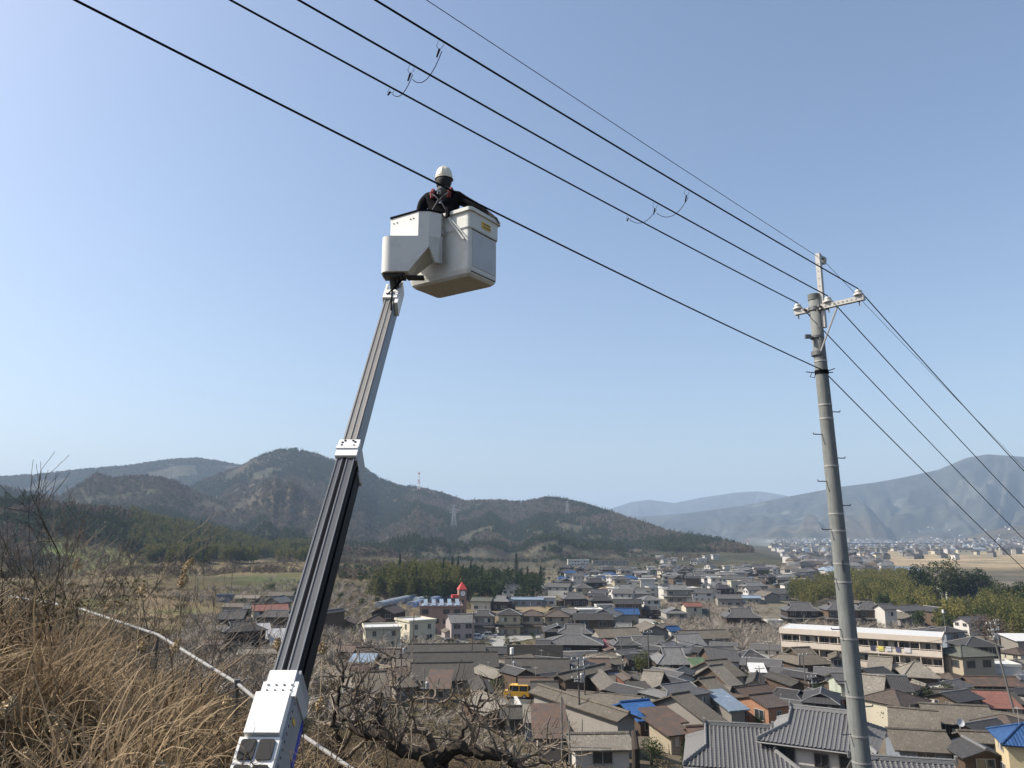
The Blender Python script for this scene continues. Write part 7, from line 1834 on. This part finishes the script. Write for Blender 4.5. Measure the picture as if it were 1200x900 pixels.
# short undergrowth so that no smooth earth shows between the tufts
UG = leafmat('undergrowth_brown', (.07, .052, .034), (.20, .15, .09), trans=.15)
def litter(seed, n=90):
    g = np.random.default_rng(seed); m = MB().mat(UG)
    for i in range(n):
        a = g.uniform(0, 6.28); b0 = np.append(g.normal(0, .28, 2), 0); h = g.uniform(.05, .45); L = g.uniform(.1, .5)
        d = np.array([math.cos(a), math.sin(a), 0]); m.tube([b0, b0+d*L*.5+(0, 0, h*.8), b0+d*L+(0, 0, h*.7+g.normal(0, .05))], [.005, .004, .0015], 3, cap=False)
    m.add(*leaf_quads(np.column_stack([g.normal(0, .3, (70, 2)), g.uniform(0, .25, 70)]), .018, g)); return template(m, 'litter_source')
T_li = [litter(i) for i in range(4)]
n = 9500; X = q.uniform(-40, 34, n); Y = q.uniform(2.5, 62, n); r_ = np.hypot(X, Y); qq = .69*X+.72*Y
k = (r_ > 3) & (qq < 42) & (q.random(n) < np.interp(r_, [3, 12, 34], [1, .9, .8]))
X, Y, r_ = X[k], Y[k], r_[k]; P = np.column_stack([X, Y, H(X, Y)])
scatter('undergrowth', 'tangled brown undergrowth and dead stems on the near slope', 'undergrowth', P, q.uniform(.7, 1.5, len(P))*np.interp(r_, [3, 8, 30, 60], [.8, 1.1, 2.2, 3.2]), q.random(len(P)), T_li, tilt=.1)
T_bu = [template(spray(22, 301+i, .7, 1.0, .006, .25), 'scrub_source', UG) for i in range(4)]
n = 900; X = q.uniform(-22, 12, n); Y = q.uniform(4, 34, n); qq = .69*X+.72*Y; PXg = 600+FPX*X/Y
k = (qq > 5.2) & (qq < 24) & (PXg < 690) & (np.hypot(X, Y) > 9); X, Y = X[k], Y[k]; xs_ = q.uniform(-13, -3, 70); ys_ = q.uniform(5, 13, 70); kk = (.69*xs_+.72*ys_ < 5); X = np.concatenate([X, xs_[kk]]); Y = np.concatenate([Y, ys_[kk]]); P = np.column_stack([X, Y, H(X, Y)])
scatter('thorn_scrub', 'leafless twiggy scrub below the fence', 'scrub', P, q.uniform(.6, 1.25, len(P)), q.random(len(P)), T_bu, tilt=.1)
# plumes that can be told apart
PLM = flat('plume_cream', (.48, .38, .24), .95, 0, .1)
plumes = [(213, 681), (205, 757), (168, 757), (180, 816), (125, 845), (267, 823), (68, 853), (62, 846), (80, 865), (8, 828), (37, 889), (166, 692), (222, 660), (217, 665), (374, 826), (356, 850), (326, 755), (378, 760), (186, 899), (125, 712), (90, 662)]
pr_ = random.Random(4)
deps = [7.4, 8, 8.3, 6.2, 5.4, 6.8, 5, 5.2, 4.9, 4.7, 4.4, 8.8, 10, 9.6, 6.6, 6.0, 7.6, 7.8, 4.4, 9.6, 10]
desc = ['standing above the rail left of the boom', 'just under the rail', 'in the middle of the grass', 'low in the brown hollow', 'in the lower middle of the grass', 'beside the fence post', 'upper one of the lower left pair', 'tilted one of the lower left pair', 'biggest one low on the left', 'at the left edge', 'in the bottom left corner', 'thin one left of the rail bend', 'tall thin one above the field', 'second thin one above the field', 'right of the blue stripe', 'directly beside the blue stripe', 'right against the boom', 'tall drooping one right of the boom', 'at the bottom edge', 'faint one among the bare stems', 'tiny one high among the twigs']
for (px, py), dp, ds in zip(plumes, deps, desc):
    p = at(px, py, dp); z = Hs(p[0], p[1]); h = p[2]-z
    if h < .2: h = .3
    t = thing('pampas_plume', 'cream pampas seed head, '+ds, 'seed head', (p[0], p[1], z), pr_.uniform(0, 6), 'pampas plumes above the dry grass')
    q2 = MB(); q2.tube([(0, 0, 0), (.02, 0, h*.5), (0, 0, h)], .004, 4); q2.build('stem', PLM, t)
    g = np.random.default_rng(px); w_ = .045 if dp < 7 else .05
    n_ = 420; u = g.uniform(0, 1, n_); a = g.uniform(0, 6.28, n_); rr = w_*np.sin(np.pi*np.clip(u*.9+.08, 0, 1))*g.uniform(0, 1.15, n_)
    P2 = np.column_stack([rr*np.cos(a)+u*u*w_*.9, rr*np.sin(a), h-.06+u*w_*2.6]); q2 = MB(); vs, fs = leaf_quads(P2, .012, g); q2.add(vs, fs); q2.build('seed_head', PLM, t)

# ---------------------------------------------------------------- bare trees close by
BK1 = surf('bark_pale_twig', (.25, .205, .155), 'plain', .9); BK2 = surf('bark_dark_limb', (.08, .065, .052), 'plain', .95)
def grow(mb, p, d, L, r_, lev, rnd, up=.15, split=3, wig=.25, minr=.0025):
    pts = [p]; n_ = 5; q_ = np.array(d, float)
    for i in range(n_):
        q_ = q_+rnd.normal(0, wig/n_*1.6, 3)+np.array([0, 0, up/n_]); q_ /= np.linalg.norm(q_); pts.append(pts[-1]+q_*L/n_)
    mb.tube(pts, np.linspace(r_, max(minr, r_*.55), n_+1), 7 if r_ > .03 else (5 if r_ > .01 else 3), cap=False)
    if lev <= 0: return
    for s in range(split):
        f = rnd.uniform(.35, 1.0) if s else 1.0; i = min(n_-1, int(f*n_)); b0 = pts[i]+(pts[i+1]-pts[i])*(f*n_-i if i < n_-1 or f < 1 else 1)
        v = rnd.normal(0, 1, 3); v -= q_*(v @ q_); v /= np.linalg.norm(v); an_ = rnd.uniform(.35, .95)
        nd = q_*math.cos(an_)+v*math.sin(an_); grow(mb, b0, nd, L*rnd.uniform(.55, .85), max(minr, r_*rnd.uniform(.42, .62)), lev-1, rnd, up, split, wig, minr)
def bare_tree(label, px, py, dep, stems, L, r_, lev, seed, m_=BK1, up=.3, spread=.35, split=3, wig=.3, dirs=None, name='bare_tree', leaves=0, z=None):
    p = at(px, py, dep); p[2] = Hs(p[0], p[1])-.1 if z is None else z; t = thing(name, label, 'tree', p); rnd = np.random.default_rng(seed)
    for s in range(stems):
        mb = MB(); d = np.array(dirs[s]) if dirs else np.array([rnd.normal(0, spread), rnd.normal(0, spread), 1.0]); d = d/np.linalg.norm(d)
        grow(mb, np.zeros(3)+rnd.normal(0, .05, 3)*(1, 1, 0), d, L*rnd.uniform(.75, 1.1), r_*rnd.uniform(.7, 1.1), lev, rnd, up, split, wig); mb.build('limb', m_, t)
    if leaves:
        mb = MB(); g = np.random.default_rng(seed+5); c = [(g.normal(0, .45), g.normal(0, .3), L*g.uniform(.7, 1.5), .28, .22) for _ in range(9)]
        mb.add(*leaf_quads(crown_pts(leaves, c, g), .03, g)); mb.build('leaves', leafmat('leaf_olive_brown', (.07, .06, .03), (.13, .11, .05), inst=False), t)
    return t
bare_tree('tall pale leafless sapling with upright stems behind the rail on the left', 105, 740, 10.2, 4, 1.25, .03, 4, 501, up=.5, spread=.22, split=3)
bare_tree('thin leafless sapling leaning right beside the tall pale sapling', 128, 735, 10.8, 2, 1.2, .018, 4, 502, dirs=[(.55, .1, 1), (.2, 0, 1)], up=.35)
bare_tree('scruffy shrub with a few olive leaves at the left edge', 32, 735, 9.2, 4, .95, .016, 4, 503, up=.3, spread=.4, leaves=700)
bare_tree('dark twisted shrub in front of the left end of the rail', 55, 780, 7.6, 3, .9, .016, 4, 504, m_=BK2, up=.3, spread=.3)
bare_tree('hooked bare branch rising above the rail left of the field', 190, 720, 11.5, 4, 1.4, .04, 4, 505, up=.15, spread=.7)
bare_tree('small bare tree left of the boom in front of the silvery barns', 238, 790, 11.5, 4, 1.25, .022, 4, 506, up=.3, spread=.5)
bare_tree('bare bush directly left of the white boom base', 262, 800, 10, 3, 1.0, .02, 4, 507, up=.2, spread=.6)
bare_tree('thin whips of a young tree right of the hooked branch', 243, 730, 12, 3, 1.4, .014, 3, 508, up=.5, spread=.12)
# old fruit tree with heavy dark limbs, lower middle
def limb(t, pts, r0, r1, rnd, m_, side=10, L=.8, px=True, rr_=.02, lev=2):
    mb = MB(); P = np.array(pts, float); n_ = len(P); u = np.linspace(0, 1, n_); uu = np.linspace(0, 1, n_*5)
    C = np.stack([np.interp(uu, u, P[:, k_]) for k_ in range(3)], 1)
    for k_ in range(3): C[1:-1] = (C[:-2]+C[1:-1]*2+C[2:])/4
    C[1:-1] += rnd.normal(0, .012, (len(C)-2, 3)); mb.tube(C, np.interp(uu, [0, 1], [r0, r1])*rnd.uniform(.85, 1.15, len(uu)), 9)
    o = mb.build('limb', m_, t)
    tw = MB(); L = L*.62; side = int(side*.8)
    for s in range(side):
        i = rnd.integers(1, len(C)-1); d = C[i+1 if i+1 < len(C) else i]-C[i-1]; d /= np.linalg.norm(d)+1e-9; v = rnd.normal(0, 1, 3)+(0, -.2, .8); v -= d*(v @ d)*.7; v /= np.linalg.norm(v)
        grow(tw, C[i], v, L*rnd.uniform(.5, 1.2), rr_*rnd.uniform(.6, 1.1), lev, rnd, .25, 3, .5)
    tw.build('twigs', BK1, o)['kind'] = 'stuff'
rnd = np.random.default_rng(900)
base_t = at(520, 930, 9.4); old = thing('fruit_tree', 'gnarled old leafless fruit tree with heavy dark limbs at the bottom middle', 'tree', base_t)
def rp(px, py, dp): return at(px, py, dp)-base_t
limb(old, [rp(520, 960, 9.4), rp(512, 905, 9.3), rp(498, 885, 9.3), rp(455, 872, 9.3), rp(443, 845, 9.4), rp(444, 815, 9.6)], .10, .055, rnd, BK2, 12, .6)
limb(old, [rp(512, 905, 9.3), rp(530, 875, 9.2), rp(560, 882, 9.1), rp(592, 884, 9.0), rp(612, 905, 8.9)], .085, .05, rnd, BK2, 12, .7)
limb(old, [rp(505, 892, 9.3), rp(507, 862, 9.2), rp(478, 852, 9.2), rp(462, 872, 9.2)], .05, .03, rnd, BK1, 10, .7)
limb(old, [rp(470, 872, 9.3), rp(425, 862, 9.4), rp(400, 838, 9.6), rp(386, 812, 9.8)], .05, .02, rnd, BK2, 14, .8)
limb(old, [rp(468, 850, 9.3), rp(463, 815, 9.4), rp(462, 785, 9.5), rp(461, 760, 9.6)], .022, .008, rnd, BK1, 7, .5)
limb(old, [rp(478, 822, 9.2), rp(495, 816, 9.1), rp(515, 820, 9.0), rp(524, 832, 9.0)], .018, .010, rnd, BK1, 6, .4)
limb(old, [rp(530, 880, 9.2), rp(548, 850, 9.2), rp(560, 832, 9.3), rp(566, 805, 9.4)], .03, .008, rnd, BK2, 10, .6)
second = thing('fruit_tree', 'second bare fruit tree with pale arching branches between boom and old tree', 'tree', at(395, 880, 9.8))
base_t = at(395, 880, 9.8)
limb(second, [rp(398, 925, 9.8), rp(402, 880, 9.8), rp(390, 845, 9.8), rp(400, 800, 9.9), rp(406, 780, 10)], .05, .012, rnd, BK2, 14, .6)
limb(second, [rp(400, 880, 9.8), rp(420, 840, 9.7), rp(408, 810, 9.7), rp(395, 792, 9.8)], .03, .01, rnd, BK1, 12, .7)
limb(second, [rp(402, 890, 9.8), rp(430, 868, 9.6), rp(428, 850, 9.6)], .03, .015, rnd, BK1, 9, .6)
third = thing('fruit_tree', 'bare low tree with long crooked branches at the bottom right of the slope', 'tree', at(612, 905, 10.5)); base_t = at(612, 905, 10.5)
limb(third, [rp(600, 935, 10.4), rp(600, 898, 10.4), rp(628, 882, 10.3), rp(655, 872, 10.2)], .035, .008, rnd, BK1, 10, .6)
limb(third, [rp(600, 898, 10.4), rp(592, 870, 10.4), rp(580, 850, 10.5), rp(575, 842, 10.5)], .03, .008, rnd, BK1, 12, .6)
limb(third, [rp(600, 900, 10.4), rp(640, 893, 10.3), rp(668, 897, 10.2)], .03, .01, rnd, BK1, 8, .5)
lg = at(743, 858, 16); bs = at(745, 915, 15.5); t = thing('tree_stake', 'dark bare trunk standing upright at the bottom edge right of the tall service poles', 'trunk', bs)
q2 = MB(); q2.tube([(0, 0, -1), (.02, 0, .6), (lg-bs)], [.09, .08, .065], 9); q2.build('trunk', BK2, t)
rank_labels()
# ---------------------------------------------------------------- haze
hz = MB().box((0, 0, 395), (33000, 33000, 810))
m = bpy.data.materials.new('haze'); m.use_nodes = True; t = m.node_tree; t.nodes.clear()
out = t.nodes.new('ShaderNodeOutputMaterial'); pv = t.nodes.new('ShaderNodeVolumePrincipled')
pv.inputs['Color'].default_value = (.58, .76, 1.0, 1); pv.inputs['Density'].default_value = 1.08e-4; pv.inputs['Anisotropy'].default_value = .05
t.links.new(pv.outputs[0], out.inputs['Volume'])
ho = hz.build('haze', m); ho['kind'] = 'stuff'; ho['label'] = 'thin blue haze over the valley'
